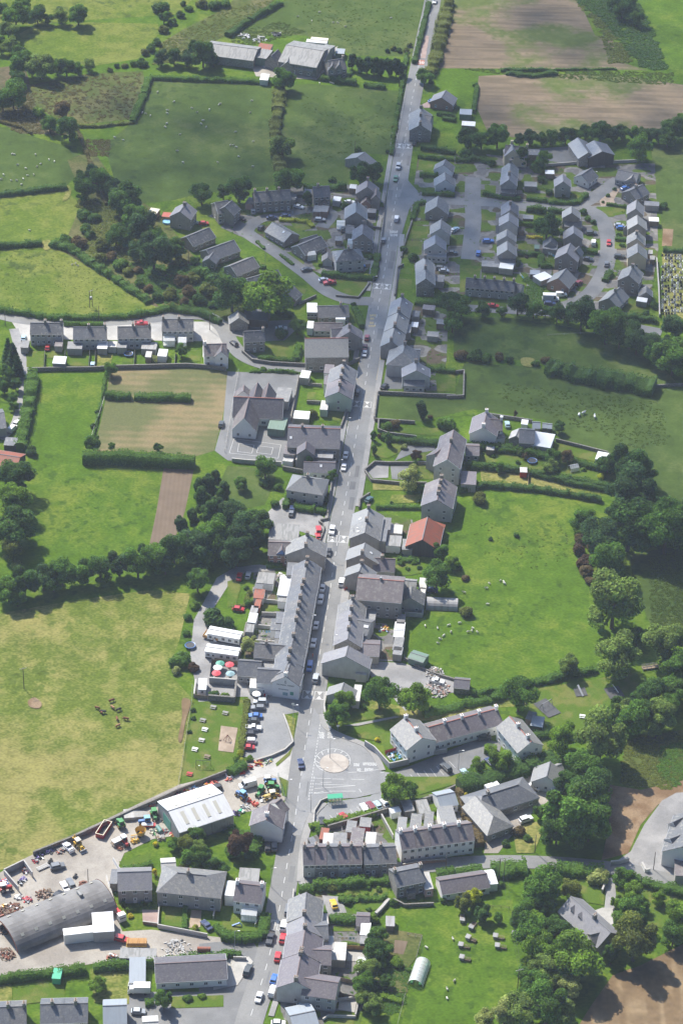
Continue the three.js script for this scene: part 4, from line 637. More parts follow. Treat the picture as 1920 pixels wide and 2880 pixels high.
box3(30,770,112,775,5,2.6,'tingreen','tinblue','green shed with pale flat roof beside the hay field','shed');box3(45,850,135,856,4,2.4,'wood','tinw','white roofed shed below the green shed','shed');
house(345,1000,500,1014,'w7.5 e5 r7.8 Wc Rsp c1 f2.3','cream farmhouse with end chimneys among dark trees','farmhouse');ext(396,1032,388,985,'w6.5 e5 r8.2 Wc Rsg a2.1 c1');
box3(502,1050,580,1052,5,2.6,'s','sl','low dark lean building joined to the cream farmhouse','outbuilding');
house(914,1050,842,948,'w8 e4 r6.5 Ws Rsg','long stone barn with a pale roof in the cream farmyard','barn');house(1010,1042,955,968,'w11 e4.6 r7 Wdark Rsl','black sided barn beside the pale roofed barn','barn');
T(1280,480);WS=.8;
const est=(a,b,c,d,s,l,cat)=>house(a,b,c,d,s,l,cat??'house');
est(375,5,380,-60,'w8 e5 r7.8 Wg Rsg a2.1 c1 f2.3','topmost grey house of the column right of the estate road fork');est(368,62,372,5,'w8 e5 r7.8 Wg Rsg a1.1 c.6 f2.3','second house from the top of the fork column, end wall over a lean to');ext(315,122,410,134,'w4 e2.4 r3.6 L Wb Rsl');
est(742,74,738,25,'w8 e5 r7.6 Wg Rsg a2.1 f2.3','grey house above the wide hedged lawn in the estate');
est(868,28,935,-18,'w9 e2.8 r5.4 Ww Rsl f1.3 a1.2','white bungalow at the top bend of the estate road','bungalow');
est(1120,-6,1262,22,'w9.5 e2.8 r5.2 Wg Rsl f1.4','grey bungalow furthest right at the head of the estate','bungalow');ext(1210,50,1225,18,'w6 e2.8 r4.8 Wg Rsl a1.1');
est(1195,140,1290,94,'w9.5 e3 r5.4 Wb Rsl a1.2 f1.3 c.5','brown bungalow beside the planted gravel bank','bungalow');
est(1240,262,1245,202,'w8 e5 r7.8 Wg Rsg a1.1 f2.2','top house of the rightmost estate column');est(1255,365,1250,306,'w9 e5 r7.8 Wb Rsg f2.2 a1.1','second house of the rightmost estate column, two cars outside');ext(1185,375,1210,345,'w4 e3 r5 Wg Rsg');
est(1245,468,1248,414,'w8.5 e5 r7.8 Wg Rsg c.6 f2.2','third house of the rightmost estate column');est(1255,562,1252,502,'w9 e5 r7.8 Wc Rsg f2.2 a1.1','cream gabled house in the rightmost estate column');
est(1192,722,1226,648,'w10 e5 r8 Wb Rsg a2.2 f2.3 c.8','big brown gabled house below the cream house');est(1055,878,1132,802,'w10 e3 r6 Wb Rsg a1.2 f1.3 c.6','brown bungalow nearest the cemetery lane','bungalow');
shed(1312,838,1312,795,'w6 e2.5 r4.4 Wb Rsl','brown garage beside the cemetery lane','garage');box3(1248,885,1318,895,4,2.3,'b','tinw','small flat white roofed garage in a lawn near the cemetery','garage');
est(378,270,378,205,'w8 e5 r7.6 Wg Rsp c.6 f2.2','purple roofed house at the top of the middle estate column');est(368,345,370,290,'w9 e5 r7.6 Wlg Rsg f2.2','second house of the middle estate column with pale walls');ext(300,365,345,340,'w4 e3 r5 Wg Rsl');
est(352,450,354,405,'w9 e5 r7.6 Wlg Rsg f2.2','third house of the middle estate column beside a parked blue car');est(358,545,356,486,'w9 e5 r7.8 Wb Rsg a1.1 f2.2','lowest house of the middle estate column with front lean to');ext(272,605,412,612,'w4.5 e2.6 r4 L Wg Rsl f1.3');
box3(182,640,300,648,5.5,2.6,'b','felt','row of low flat brown garages under the estate houses','garage');box3(305,652,398,662,5.5,2.8,'g','white','pale flat roofed garage at the end of the row','garage');
terrace(75,738,410,766,5,'w7.5 e4.2 r6.6 Wlg Rsl f2.2 D.5 c1',n=>`${n} house from the left of the low grey terrace above the meadow`,'low grey terrace');house(412,776,462,786,'w7 e3.4 r5.4 Wlg Rsl f1.1','lower end house at the right of the low grey terrace');
est(800,290,800,246,'w8.5 e5 r7.6 Wb Rsg a1.1 f2.2','brown house with a lean to at the bend of the estate road');ext(752,355,870,362,'w4 e2.4 r3.6 L Wb Rsl');
est(815,430,812,380,'w9 e5 r7.8 Wb Rsg f2.2','brown house beside the white van drive');est(765,566,790,500,'w11 e5 r8.4 Wb Rsg a2.2 f2.2','large brown gabled house in the middle of the estate');ext(830,545,850,520,'w5 e5 r7.4 Wb Rsg');
est(708,740,762,674,'w11 e3 r6.4 Wbr Rsg a1.2 f1.3','brick bungalow above the motorhome','bungalow');ext(560,745,640,715,'w6 e2.6 F Wg Rwhite');
shed(655,490,655,449,'w6.5 e2.5 r5 Wg Rsl','small grey gabled garage below the round estate tree','garage');box3(605,520,700,532,5,2.5,'g','felt','flat grey garage below the small gabled one','garage');
box3(475,92,560,96,5,2.5,'b','felt','flat brown garage between two back gardens','garage');box3(465,318,535,322,4,2.3,'wood','felt','dark garden shed beside the gold hedge','shed');box3(515,700,580,704,4,2.4,'dark','tinblue','blue grey flat shed beside the brick bungalow','shed');
box3(618,10,678,12,4,2.3,'wood','white','white topped shed beside the estate fork garden','shed');box3(1332,335,1398,338,4,2.4,'wood','white','white roofed garden shed at the estate edge','shed');box3(1300,225,1400,232,4.5,2.5,'g','sl','grey flat garage at the field edge of the estate','garage');
T(640,480);WS=.86;
terrace(180,148,428,131,3,'w8 e5.2 r7.8 Wb Rsl f2.2 D.8 c0',n=>`${n} house from the left of the short brown terrace by the fields`,'short brown terrace');
box3(135,205,182,212,6,2.8,'k','sp','pink low garage at the left of the short brown terrace','garage');box3(428,180,470,184,6,2.8,'b','sl','grey lean garage at the right of the short brown terrace','garage');
house(588,112,700,106,'w7.5 e5 r7.8 Wb Rsl f2.3 D.5 c.3','detached brown house with a gabled porch near the hedge');ext(665,200,667,180,'w3 e2.4 r3.8 Wb Rsl a1.1','porch');box3(525,148,580,152,6,2.6,'br','sl','low brick garage left of the porch house','garage');
house(960,112,966,62,'w10 e5.2 r8.6 Wb Rsp c1 a2.1 f2.2','tall pinkish roofed house beside the main road');ext(952,205,956,178,'w4.5 e2.8 r4.6 Wbr Rsp a1.1','porch');ext(1020,168,1024,120,'w4 e5 r7 Wb Rsp');
house(884,285,886,208,'w10 e5.2 r8.6 Wb Rsg c.9 f2.3 a1.1','grey house with a glazed lean to on its left');conservatory(752,350,812,352,4,2.9);
house(930,435,936,362,'w9 e5.2 r8.4 Wb Rsp c1 f2.2 a2.3','grey gabled house with a white bay conservatory');conservatory(828,475,868,478,3.5,3.2);ext(818,380,872,384,'w8 e3 r4.4 Wg Rsl');
house(800,545,862,540,'w9.5 e5.2 r8 Hae Wlg Rsl f2.3 c.5','grey hipped roof house set among clipped shrubs');
house(312,356,440,428,'w9.5 e2.8 r5.4 V Wb Rsg z1.1 f1.4 q.7,.3','bungalow with pale roof and one skylight in the cul de sac','bungalow');
house(488,515,640,452,'w9.5 e2.8 r5.4 V Wb Rsl a1.2 f1.3','white edged dark bungalow with a white eight sided sunroom','bungalow');conservatory(545,562,602,555,3.5,3.2);ext(520,470,615,440,'w6 e2.6 r4.2 Wb Rsl');
house(22,655,172,594,'w9.5 e2.8 r5.4 V Wb Rsl f1.3 a1.2','dark bungalow left of the cul de sac road, upper of two','bungalow');house(135,745,345,685,'w9.5 e2.8 r5.4 V Wb Rsl f1.4','dark bungalow left of the cul de sac, partly under the big tree','bungalow');house(405,835,452,792,'w9 e2.8 r5.4 Wb Rsl','small bungalow roof right of the big round tree','bungalow');
house(-20,250,30,205,'w9 e5 r7.8 Wb Rsl f2.2','grey house at the turning head of the cul de sac');
box3(595,262,642,266,6,2.6,'br','felt','left flat roofed garage of the pair on the bend','garage');box3(646,262,692,266,6,2.6,'br','felt','right flat roofed garage of the pair with orange door','garage');
shed(688,600,690,562,'w4.5 e2.4 r4 Wlg Rsl','narrow garage left of the hipped roof house','garage');box3(728,192,778,198,4,2.6,'lg','white','little pale roofed garden building by the porch house','outbuilding');box3(742,468,786,470,4,2.3,'wood','felt','brown shed beside the bay conservatory house','shed');box3(965,275,1020,280,4,2.4,'dark','sl','dark shed behind the road hedge','shed');box3(842,108,886,112,4,2.4,'wood','tinw','white topped shed beyond the tall pinkish house','shed');
house(620,934,832,928,'w9.5 e2.8 r5.2 Wb Rsl f1.4 c.75','long slate bungalow at the junction of the cul de sac','bungalow');ext(548,945,616,946,'w8 e2.8 F Wg Rwhite f1.3','sunroom');ext(745,1012,810,1014,'w3 e2.5 F Wupvc Rwhite','porch');
house(595,1048,792,1052,'w6.5 e2.6 r4.2 Wlg Rsp f1.5','long low brown roofed cottage below the slate bungalow','cottage');ext(550,1062,590,1064,'w6 e3 F Wupvc Rwhite','sunroom');
house(842,1108,838,1052,'w11 e5 r8.4 Wg Rsp c.5 a2.1','pinkish grey gabled house beside the chapel');ext(715,1090,800,1086,'w8 e4.6 r6.6 Wg Rsp');
house(78,1015,72,962,'w8 e3 r5.6 Ws Rsg f1.2','small pale roofed stone cottage left of the big tree','cottage');box3(115,985,285,1000,9,3.2,'dark','sd','black flat roofed workshop under the big tree','workshop');
house(112,1108,252,1102,'w7 e5 r7.6 Ws Rsl f2.3 D.5 c1','stone house with a porch beside a square lawn');
house(1500,62,1496,12,'w9.5 e2.8 r5.8 Ww Rsg a1.1','pale bungalow at the top of the estate front row','bungalow');house(1486,-40,1500,-78,'w9 e2.8 r5.6 Ww Rsg','small bungalow roof above the estate front row','bungalow');
house(1440,245,1450,175,'w10.5 e3 r6.6 Wb Rsg a1.2','bungalow with pale left slope below the estate junction','bungalow');house(1466,398,1470,336,'w9 e4.4 r7.4 Wlg Rsg a1.1','second pale roofed house below the estate junction');house(1430,502,1430,442,'w9.5 e5 r8 Wlg Rsg a2.2','third pale roofed house below the junction with a low white front');ext(1375,575,1505,585,'w4 e2.8 F Wlg Rlg f1.4');
terrace(1364,745,1360,596,2,'w8 e5.2 r8 Ws Rsg c1 f2.2 a1.1',n=>`${n} stone house from the bottom of the pair with a tall chimney`,'stone pair by the road');box3(1425,740,1490,746,6,3,'g','sl','grey rear outhouse behind the stone pair','outbuilding');
terrace(1126,1176,1204,866,6,['w9 e5.2 r8 Wg Rsg c0 f2.2','w9 e5 r7.8 Wg Rsg c1 f2.2 q.5,.5'],n=>`${n} house from the bottom of the shaded terrace right of the road`,'shaded terrace right of the road');
box3(1180,1085,1260,1090,7,3.2,'g','lg','pale flat extension behind the shaded terrace','outbuilding');box3(1265,1060,1310,1064,4,2.6,'wood','white','white roofed shed behind the shaded terrace','shed');box3(1345,940,1425,948,4,2.4,'wood','sp','brown garden shed at the top of the terrace gardens','shed');box3(1270,985,1320,990,5,3,'g','sl','slate roofed rear wing beside the shaded terrace','outbuilding');box3(1375,1125,1450,1130,4,2.4,'g','felt','low grey outhouse at the end of a terrace garden','outbuilding');box3(1440,1040,1500,1045,4,2.4,'wood','felt','grey felt shed beside the terrace hedge','shed');
T(0,480);WS=.9;
house(1240,282,1285,218,'w9.5 e5 r8 Wg Rsg c.7 a1.1 f2.3','grey house beside the blue paddling pool');house(1482,220,1568,206,'w9.5 e5 r7.8 V Wb Rsl f2.3 a1.1','brown house with white roof edge near the field hedge');
house(1288,455,1440,392,'w9 e2.8 r5.4 V Wb Rsl f1.4','uppermost dark bungalow beside the scrub wood','bungalow');house(1424,545,1610,478,'w9.5 e2.8 r5.6 V Wb Rsl f1.4 a1.1','dark bungalow with a front wing beside the scrub wood','bungalow');ext(1440,605,1470,560,'w6 e2.8 r4.8 Wb Rsl a1.2');
box3(1030,275,1088,285,5,2.4,'wood','cream','cream topped shed beside the pool house','shed');box3(1122,302,1182,308,4,1.6,'orange','redo','orange covered play house by the pool','playhouse');
const pairSay=w=>n=>`${n === 'first' ? 'left' : 'right'} half of the ${w} pale semi detached pair along the lane`;
terrace(212,1048,433,1050,2,'w8.5 e5 r7.6 Wlg Rsl f2.3 D.5 c1',pairSay('leftmost'),null);terrace(507,1079,735,1079,2,'w8.5 e5 r7.6 Wlg Rsl f2.3 D.5 c1',pairSay('second'),null);terrace(812,1075,1040,1073,2,'w8.5 e5 r7.6 Wlg Rsl f2.3 D.5 c1',pairSay('third'),null);terrace(1117,1024,1334,1024,2,'w9 e5 r7.6 Wlg Rsl f2.3 c0',pairSay('rightmost white fronted'),null);
conservatory(1125,1140,1205,1140,5,3.2);conservatory(1228,1152,1285,1152,5,3.4);
T(0,960);WS=1;
house(1405,20,1560,16,'w8 e5 r7.6 Ww Rsp f2.3 c0','white house with a timbered gable at the lane corner');ext(1525,70,1528,22,'w5 e5 r7.4 Ww Rsp a2.1','front_gable');
let oi=0;for(const[x1,y1,x2,y2,w,h,a,b,s]of[[150,20,200,22,5,2.6,'g','felt','grey outhouse left of the leftmost pair'],[382,16,432,18,4,2.6,'g','sp','brown roofed outhouse of the leftmost pair'],[468,28,568,30,5,2.8,'g','felt','wide grey outhouse behind the second pair'],[676,26,742,28,5,2.8,'g','white','white roofed outhouse left of the third pair'],[812,20,874,22,5,2.8,'g','felt','grey outhouse below the third pair'],[980,28,1080,34,5,2.8,'g','tin','tin roofed outhouse row right of the third pair'],[370,128,455,132,5,2.6,'g','tinw','grey garage with a pale flat roof at the field edge'],[1092,78,1152,82,5,2.7,'tinw','tinw','white panelled shed behind the white fronted pair'],[1006,90,1044,92,4,2.4,'wood','lg','little pale shed beside the white panelled shed'],[750,20,806,22,4,2.5,'lg','lg','pale outhouse between the second and third pairs'],[36,690,118,694,5,2.4,'dark','sl','dark shed at the left edge beside the hedge']])box3(x1,y1,x2,y2,w,h,a,b,s,/shed/.test(s)?'shed':/garage/.test(s)?'garage':'outbuilding');
house(-70,500,30,490,'w12 e4 r6.5 Wg Rsl z1.1','grey building cut by the left edge beside the track','barn');house(-80,765,140,800,'w11 e3.4 r5.8 Wdark Rrust','rusty red roofed barn at the left edge','barn');
T(640,960);
house(535,-20,828,-22,'w13 e6.5 r10.5 Ws Rsg f1.4 y1.3 X','big stone chapel hall set back left of the road','chapel');ext(545,95,580,96,'w4 e3 r4.6 Ws Rsl','porch');
terrace(764,348,802,150,4,['w9.5 e5.8 r8.6 Wm Rsp c1 a2.1 f2.2','w9.5 e5.8 r8.6 Wg Rsp c1 f2.2','w9.5 e5.8 r8.8 Wg Rsl c1 f2.2','w9.5 e5.8 r8.8 Ws Rsl c1 f2.2'],(n,i)=>i?`${n} house up the purple roofed terrace from the mint gable`:'end house with a mint green gable wall left of the road','purple roofed terrace');
box3(668,190,730,194,6,5,'w','sp','white rear wing of the purple roofed terrace','outbuilding');box3(668,268,722,272,6,4.6,'w','sp','lower white rear wing of the purple roofed terrace','outbuilding');box3(642,440,692,444,6,3,'m','lg','pale blue outhouse beside the mint gable','outbuilding');
box3(505,225,565,232,5,3,'g','tinw','white striped roof shed behind the terrace','shed');box3(458,505,562,512,5,2.6,'g','white','long white flat roofed garage by the school wall','garage');
house(1210,70,1222,18,'w11 e5 r8.4 Ha Wlg Rsg c1 f2.2','pale hipped end house below the shaded terrace');ext(1270,60,1325,62,'w8 e4 r6 Wlg Rsl');
house(1300,200,1297,140,'w10 e5 r8 Wlg Rsg c1 a1.1 f2.2 q.5,.5','lone pale house beside the tarmac drive and long wall');ext(1215,262,1355,268,'w5 e2.8 r4.2 L Wlg Rsl f1.3','front_extension');
house(45,382,382,396,'w11 e3.6 r8.6 V Ww Rsp f1.4 y1.6 X','village school with white walls and purple slate roof','school');ext(113,528,146,394,'w8.5 e3.6 r8.8 V Ww Rsp a1.2','front_gable');
for(const[a,b,c,d]of[[184,372,206,282],[262,372,282,286]])ext(a,b,c,d,'w6 e3.6 r8.4 V Ww Rsp','rear_gable');ext(110,340,112,300,'w6 e3 r6 Ww Rsp','rear_gable');ext(335,362,432,372,'w9 e3.6 F Wlg Rfelt','flat_wing');
box3(288,560,402,572,8,3,'tingreen','tingreen','green flat roofed classroom hut in the school yard','portable classroom','portable_classroom');
house(418,592,776,604,'w14 e6 r9.6 Wb Rsp X c.27,.66 f2.5 q.06,.55 z2.2','long purple roofed school building beside the main road','school');ext(537,740,542,690,'w6 e6 r8.6 Wb Rsp','front_gable');ext(602,748,728,756,'w7 e4 r4.8 L Wb Rtin f1.3','front_wing');ext(392,745,470,752,'w6 e4 F Wg Rsp','side_wing');ext(390,798,455,806,'w5 e2.8 F Ww Rlg','outhouse');
house(525,830,742,838,'w7 e3.2 r5 Ww Rsp f1.4 q.55,.4','low white walled building with purple roof by the road','workshop');box3(475,788,520,792,5,3,'w','lg','small white outhouse in the yard below the school','outbuilding');
house(512,932,592,944,'w9.5 e5.2 r8.4 Hae Wlg Rsg f2.3 c.5','square pale house with hipped slate roof left of the road');
house(1512,812,1556,612,'w9 e7 r10.5 Wlg Rsp c.6 a3.2 f2.3 V','tall house with a black and white gable right of the road');ext(1425,775,1500,720,'w7 e5.5 r8 Wg Rsp');
terrace(1442,1092,1474,938,2,'w10.5 e5.8 r9 Wlg Rsp c.5,1 a2.2 f2.2',n=>`${n === 'first' ? 'lower' : 'upper'} half of the tall semi detached pair by the rust roofed barn`,'tall semi detached pair');box3(1500,1080,1568,1090,7,4.5,'g','sp','rear wing of the tall semi detached pair','outbuilding');
T(1280,960);
house(192,592,216,484,'w9.5 e5 r8.2 Ww Rsp V a1.1 f2.2 c0,1','white house standing in the field with a long garden wall');ext(215,535,325,540,'w7 e4.8 r7.2 Ww Rsp f2.2 c1');ext(255,640,330,628,'w4 e2.6 r3.6 L Ww Rsl');
house(442,606,546,612,'w9 e4 r6.6 Ws Rsl f1.2','stone outbuilding joined to the white flat roofed shed','outbuilding');ext(418,650,440,600,'w5 e3.2 r5 Ws Rlg');box3(532,668,668,690,9,3,'block','white','wide shed with a white flat roof in the field corner','shed');
box3(455,556,498,560,3,2.4,'white','white','white touring caravan parked beside the field wall','caravan');shed(532,556,584,558,'w4 e2.4 r3.6 Wgreyw Rtinblue','larger blue grey summer house behind the white roofed shed');shed(600,566,632,568,'w3 e2.2 r3 Wdark Rtinblue','left small blue roofed hut behind the white shed');shed(638,570,664,572,'w3 e2.2 r3 Wdark Rtinblue','right small blue roofed hut behind the white shed');
shed(72,718,165,722,'w7 e2.8 r4.4 Wg Rsp f1.2','purple roofed garage behind the tall gabled house','garage');box3(215,732,266,736,3,2.3,'wood','tin','tin roofed shed along the garden hedge','shed');box3(40,940,142,946,8,3.2,'g','sp','square purple roofed rear building in the long gardens','outbuilding');
box3(445,886,492,888,3,2.4,'red','lg','red shed on the narrow dry lawn','shed');kit('greenhouse','glass greenhouse in the long garden below the field','greenhouse',790,892,832,884,[['frame','upvc',b=>{for(let i=0;i<=4;i++){const x=-1.6+i*.8;b.box(x-.03,x+.03,0,1.6,-1.3,-1.24).box(x-.03,x+.03,0,1.6,1.24,1.3).bar([x,1.6,-1.27],[x,2.4,0],.03).bar([x,1.6,1.27],[x,2.4,0],.03);}b.bar([-1.6,2.4,0],[1.6,2.4,0],.04);}],['glass','poly',b=>b.quad([-1.6,0,1.2],[1.6,0,1.2],[1.6,1.6,1.2],[-1.6,1.6,1.2]).quad([-1.6,1.6,1.22],[1.6,1.6,1.22],[1.6,2.36,0],[-1.6,2.36,0]).quad([-1.6,1.6,-1.22],[1.6,1.6,-1.22],[1.6,2.36,0],[-1.6,2.36,0])]]);
box3(972,786,1052,800,5,2.2,'tinw','white','white roofed cabin at the end of the field wall','shed');
T(640,1440);
house(288,128,490,138,'w8 e3 r3.8 L Wdark Rasb','open fronted dark shed at the end of the gravel car park','shed');house(282,206,434,210,'w8 e4.4 r6.8 Wbr Rsp f2.3','brick house with blue painted trim beside the dark wood');ext(372,262,375,214,'w4 e4.4 r6.4 Wblue Rsp','front_gable');
house(538,242,550,155,'w13 e6 r9.6 Wg Rsg c0,1 f2.3 a1.1','broad pale roofed house at the top of the long terrace');
{const R=[[394,1096],[424,1012],[432,955],[456,852],[474,742],[484,690],[494,636],[502,588],[514,520],[526,478],[544,366],[551,324]];for(let i=0;i<R.length-1;i++)house(...R[i],...R[i+1],`w8.8 e5.4 r8.4 Wlg Rsl c1 f2.${i % 3 ? 2 : 3} b2.1 D.3`,`${ORD[i]} house up from the white pub in the long slate terrace`,'house','long slate terrace','terraced_house');}
{const pub=house(399,1134,428,1048,'w8.6 e5.8 r8.8 Ww Rsl c0 f2.2','white pub with black lettering and a sign on its end wall','pub');const x=-pub.q.L/2-.03;
const t=mesh('wall_lettering',letters('VAYNOL ARMS',5.6,.5).rotateY(-PI/2),MT.black,pub);t.position.set(x,5.3,0);const c=mesh('wall_emblem',new THREE.RingGeometry(.22,.34,20).rotateY(-PI/2),MT.black,pub);c.position.set(x,6.3,0);const d=mesh('wall_lamp',new MB().box(-.2,0,0,.35,-.1,.1).done(),MT.black,pub);d.position.set(x,6.85,0);
mesh('sign_board',new MB().box(-.07,0,0,.28,-1.8,1.4).done(),MT.metal,pub).position.set(x,3.4,-.4);mesh('notice_board',new MB().box(-.08,0,0,1.25,-.55,.55).done(),MT.teal,pub).position.set(x,1.7,2.1);mesh('faded_poster',new MB().box(-.05,0,0,1.2,-.8,.8).done(),MT.parteal,pub).position.set(x,1.2,0);}
house(205,1082,372,1090,'w7.5 e5 r7.4 Ww Rsl f1.2','white rear wing of the pub with two upper windows','pub wing',null,'pub_wing');T(680,1880,7.127);
box3(165,300,435,310,4.5,2.8,'w','lg','white flat roofed annex beside the pub car park','pub annex','pub_annex');T(640,1440);
house(76,1022,232,1032,'w8 e3.2 r6 Wg Rsl f1.3','grey slate building behind the pub beer yard','outbuilding');house(190,904,412,922,'w7.5 e4.6 r7 Wlg Rsl c.35 f1.2','long slate rear wing among the terrace yards','outbuilding');
{const L=[[410,392,482,396,7,4.4,'g','sl','dark slate rear wing high in the terrace yards'],[408,436,474,440,5,3,'g','felt','low felt roofed wing under the dark slate one'],[362,480,474,486,6,3.4,'g','tinw','rusty white tin roofed wing, upper of two'],[352,524,470,534,8,3.6,'w','tinw','white tin roofed wing, lower of two'],[355,580,446,590,6,3,'w','asb','mottled grey roofed shed below the tin roofed wings'],[206,452,320,462,6,2.8,'w','asb','grey roofed white shed by the stony track'],[192,500,244,506,6,2.6,'w','sl','small slate shed by the stony track'],[184,562,252,568,5,2.6,'w','rust','white shed with rust coloured roof'],[190,628,228,632,5,2.4,'rust','rust','little rusty shed by the terrace garden'],[336,728,436,732,6,4.4,'lg','sl','slate rear wing in the middle terrace yards'],[300,775,410,782,6,4.2,'w','sl','white walled slate wing below the middle yards'],[332,830,402,836,6,4,'w','sl','tall white rear wing near the washing line'],[146,728,200,734,5,2.8,'tinw','tinw','white tin shed at the terrace garden end'],[134,788,182,792,6,2.4,'tinblue','asb','bluish tin lean shed beside the garden wall'],[158,678,204,684,5,2.4,'greyw','tin','grey tin shed at the corner of the track'],[238,1044,338,1052,6,3,'g','felt','low felt roofed link behind the pub'],
[1020,78,1122,84,7,4.2,'g','sl','slate rear wing behind the upper right terrace'],[1022,158,1094,164,7,4.4,'g','sl','grey rear wing with two windows right of the road'],[1096,196,1194,204,6,3,'w','asb','pale roofed yard building beside the rust barn'],[1204,224,1272,228,6,2.6,'g','felt','flat grey shed left of the rust barn'],[1122,116,1202,122,5,2.4,'g','lg','low pale shed in the upper right yard'],[920,706,1018,714,5,3.4,'g','felt','flat felt roofed wing below the chapel'],[896,850,962,858,6,3.4,'g','lg','pale flat roofed wing behind the lower terrace'],[1168,738,1220,742,5,2.6,'g','sl','slate shed at the top of the sheep field boundary row'],[1150,790,1218,796,5,2.6,'tinw','tinw','first white tin shed of the field boundary row'],[1146,828,1214,834,5,2.6,'tinw','tinw','second white tin shed of the field boundary row'],[1144,905,1206,912,7,2.6,'g','felt','grey flat garage of the field boundary row'],[1142,955,1202,962,4,2.6,'g','felt','last flat garage of the field boundary row'],[1320,492,1370,496,6,2.4,'w','lg','small pale shed beside the chapel annex'],[1318,572,1354,576,8,2.4,'g','lg','narrow pale roofed shed at the sheep field corner']];
for(const[a,b,c,d,w,h,m,r,s]of L)box3(a,b,c,d,w,h,m,r,s,/shed/.test(s)?'shed':/garage/.test(s)?'garage':'outbuilding');}
terrace(944,142,972,-30,2,'w10 e5.4 r8.4 Wg Rsg c1 f2.2 q.3,-.5',n=>`${n} house from the bottom of the upper right terrace above the chapel`,'upper right terrace');house(926,292,946,214,'w10.5 e5.4 r8.6 Wb Rsg c0 q.5,.5 f2.2','grey gabled house third above the chapel');house(906,408,926,350,'w9.5 e5.4 r8.4 Wg Rsg c1 f2.2','grey gabled house directly above the chapel');house(1005,316,1154,324,'w7 e3.6 r6.2 Wlg Rsp f1.3 c.4','long low cottage behind the house above the chapel','cottage');
house(898,452,1212,478,'w14 e7 r10.6 Wg Rsp X f2.5 y.9','large chapel with two rows of windows and purple roof','chapel');ext(1256,590,1268,512,'w9 e3.4 r6.2 Wg Rsl a1.2','annex');ext(1212,470,1300,478,'w6 e3.4 r5 Wg Rasb','rear_annex');
{const c=mesh('roof_vent',new MB().cyl(.5,.4,1,8,0,0,0).done(),MT.metal,scene.children.find(o=>o.name==='chapel_001').children.find(o=>o.name==='roof'));c.position.set(0,11,0);}
terrace(826,876,862,594,4,'w8.6 e5.2 r8.2 Ws Rsg c1 f2.2',n=>`${n} house from the bottom of the stone terrace below the chapel`,'stone terrace below the chapel');ext;house(884,742,986,762,'w8 e4.6 r6.8 Wlg Rsl q.7,.4 q.85,.4','slate rear house in the yards below the chapel','outbuilding');house(888,905,1048,914,'w8 e3.4 r5 Wg Rsp','purple roofed yard building near the pale gable','outbuilding');
house(812,994,830,924,'w15 e5 r9 Wlg Rsg f1.2','broad hall with a very pale left roof slope','hall');ext(890,1085,962,1092,'w5 e3 F Wlg Rlg','porch');
house(1340,190,1376,36,'w11 e3.4 r7 Wdark Rrust f1.1','rust red roofed barn behind the right hand terrace','barn');ext(1410,150,1440,60,'w6 e2.6 r4 L Wdark Rrust','lean_to');
kit('nissen_hut','half round grey corrugated hut at the edge of the sheep field','hut',1370,640,1580,650,[['roof','tin',b=>{for(let i=0;i<10;i++){const a=i*PI/10,c=(i+1)*PI/10;b.quad([-5.2,2.6*sin(a),2.9*cos(a)],[5.2,2.6*sin(a),2.9*cos(a)],[5.2,2.6*sin(c),2.9*cos(c)],[-5.2,2.6*sin(c),2.9*cos(c)]);}}],['end_wall','block',b=>{for(const x of[-5.1,5.1])for(let i=0;i<10;i++){const a=i*PI/10,c=(i+1)*PI/10;b.tri([x,0,0],[x,2.55*sin(a),2.85*cos(a)],[x,2.55*sin(c),2.85*cos(c)]);}}]]);
shed(1262,968,1366,1002,'w4 e2.6 r3.2 Wtingreen Rtingreen','green metal container shed at the sheep field corner','container');
T(1280,1440);shed(-5,1150,100,1160,'w5 e2.6 r4 Wwallstone Rsp','small purple roofed shed at the end of the rubble yard');
T(640,1920);
house(266,944,288,836,'w9.5 e5.6 r8.6 Ww Rsp c.25 f2.3','white gabled house between the dealer yard and the road');ext(330,830,368,800,'w6 e5 r7.2 Ww Rsp z2.1');
house(782,58,800,0,'w9 e3 r5.6 Wlg Rsg f1.2','pale bungalow behind the curved white wall','bungalow');ext(868,70,915,74,'w8 e3 F Wlg Rlg','flat_wing');
house(1338,380,1222,240,'w10 e5.6 r8.6 Ww Rsg X z2.1 a2.2 b2.4 c.35,1','white block of houses with a red ridge beside the junction');
T(1280,1920);
terrace(-185,306,288,178,4,'w9 e3.8 r6.4 Ww Rsp X f1.3 D.5 c1',n=>`${n} house from the left of the white terrace above the parking court`,'white parking court terrace');
house(520,408,372,232,'w8.5 e5.2 r8 Ww Rsg X a2.2 b2.4 c.15,.6','white house row with a red ridge at the end of the court');
house(185,780,432,702,'w10 e2.9 r5.8 Hae Ws Rsl f1.4 c.3','stone bungalow with a hipped L shaped slate roof','bungalow');ext(262,918,140,780,'w9 e2.9 r5.6 Ha Ws Rsg a1.2');ext(215,728,300,700,'w3 e2.4 F Wupvc Rwhite','sunroom');
house(628,645,652,545,'w9 e3 r6.2 Ww Rsg a1.1','white garage with a pale roof under the big trees','garage');ext(690,575,730,560,'w4 e3 r4.4 Ww Rsg');
house(1560,1130,1640,880,'w11 e5.4 r9 Ww Rsl f2.3 b2.2','new white house at the right edge of the building site');ext(1480,1075,1600,1030,'w6 e5.4 r8 Ww Rsl a2.1 V','front_gable');ext(1500,960,1580,920,'w4 e5.4 r7.6 Ww Rsl V','front_gable');box3(525,262,605,275,5,2.5,'dark','tinblue','blue grey roofed garden shed by the playground','shed');box3(495,222,545,234,4,2.4,'wood','felt','dark shed behind the blue grey roofed one','shed');
T(0,0,1);
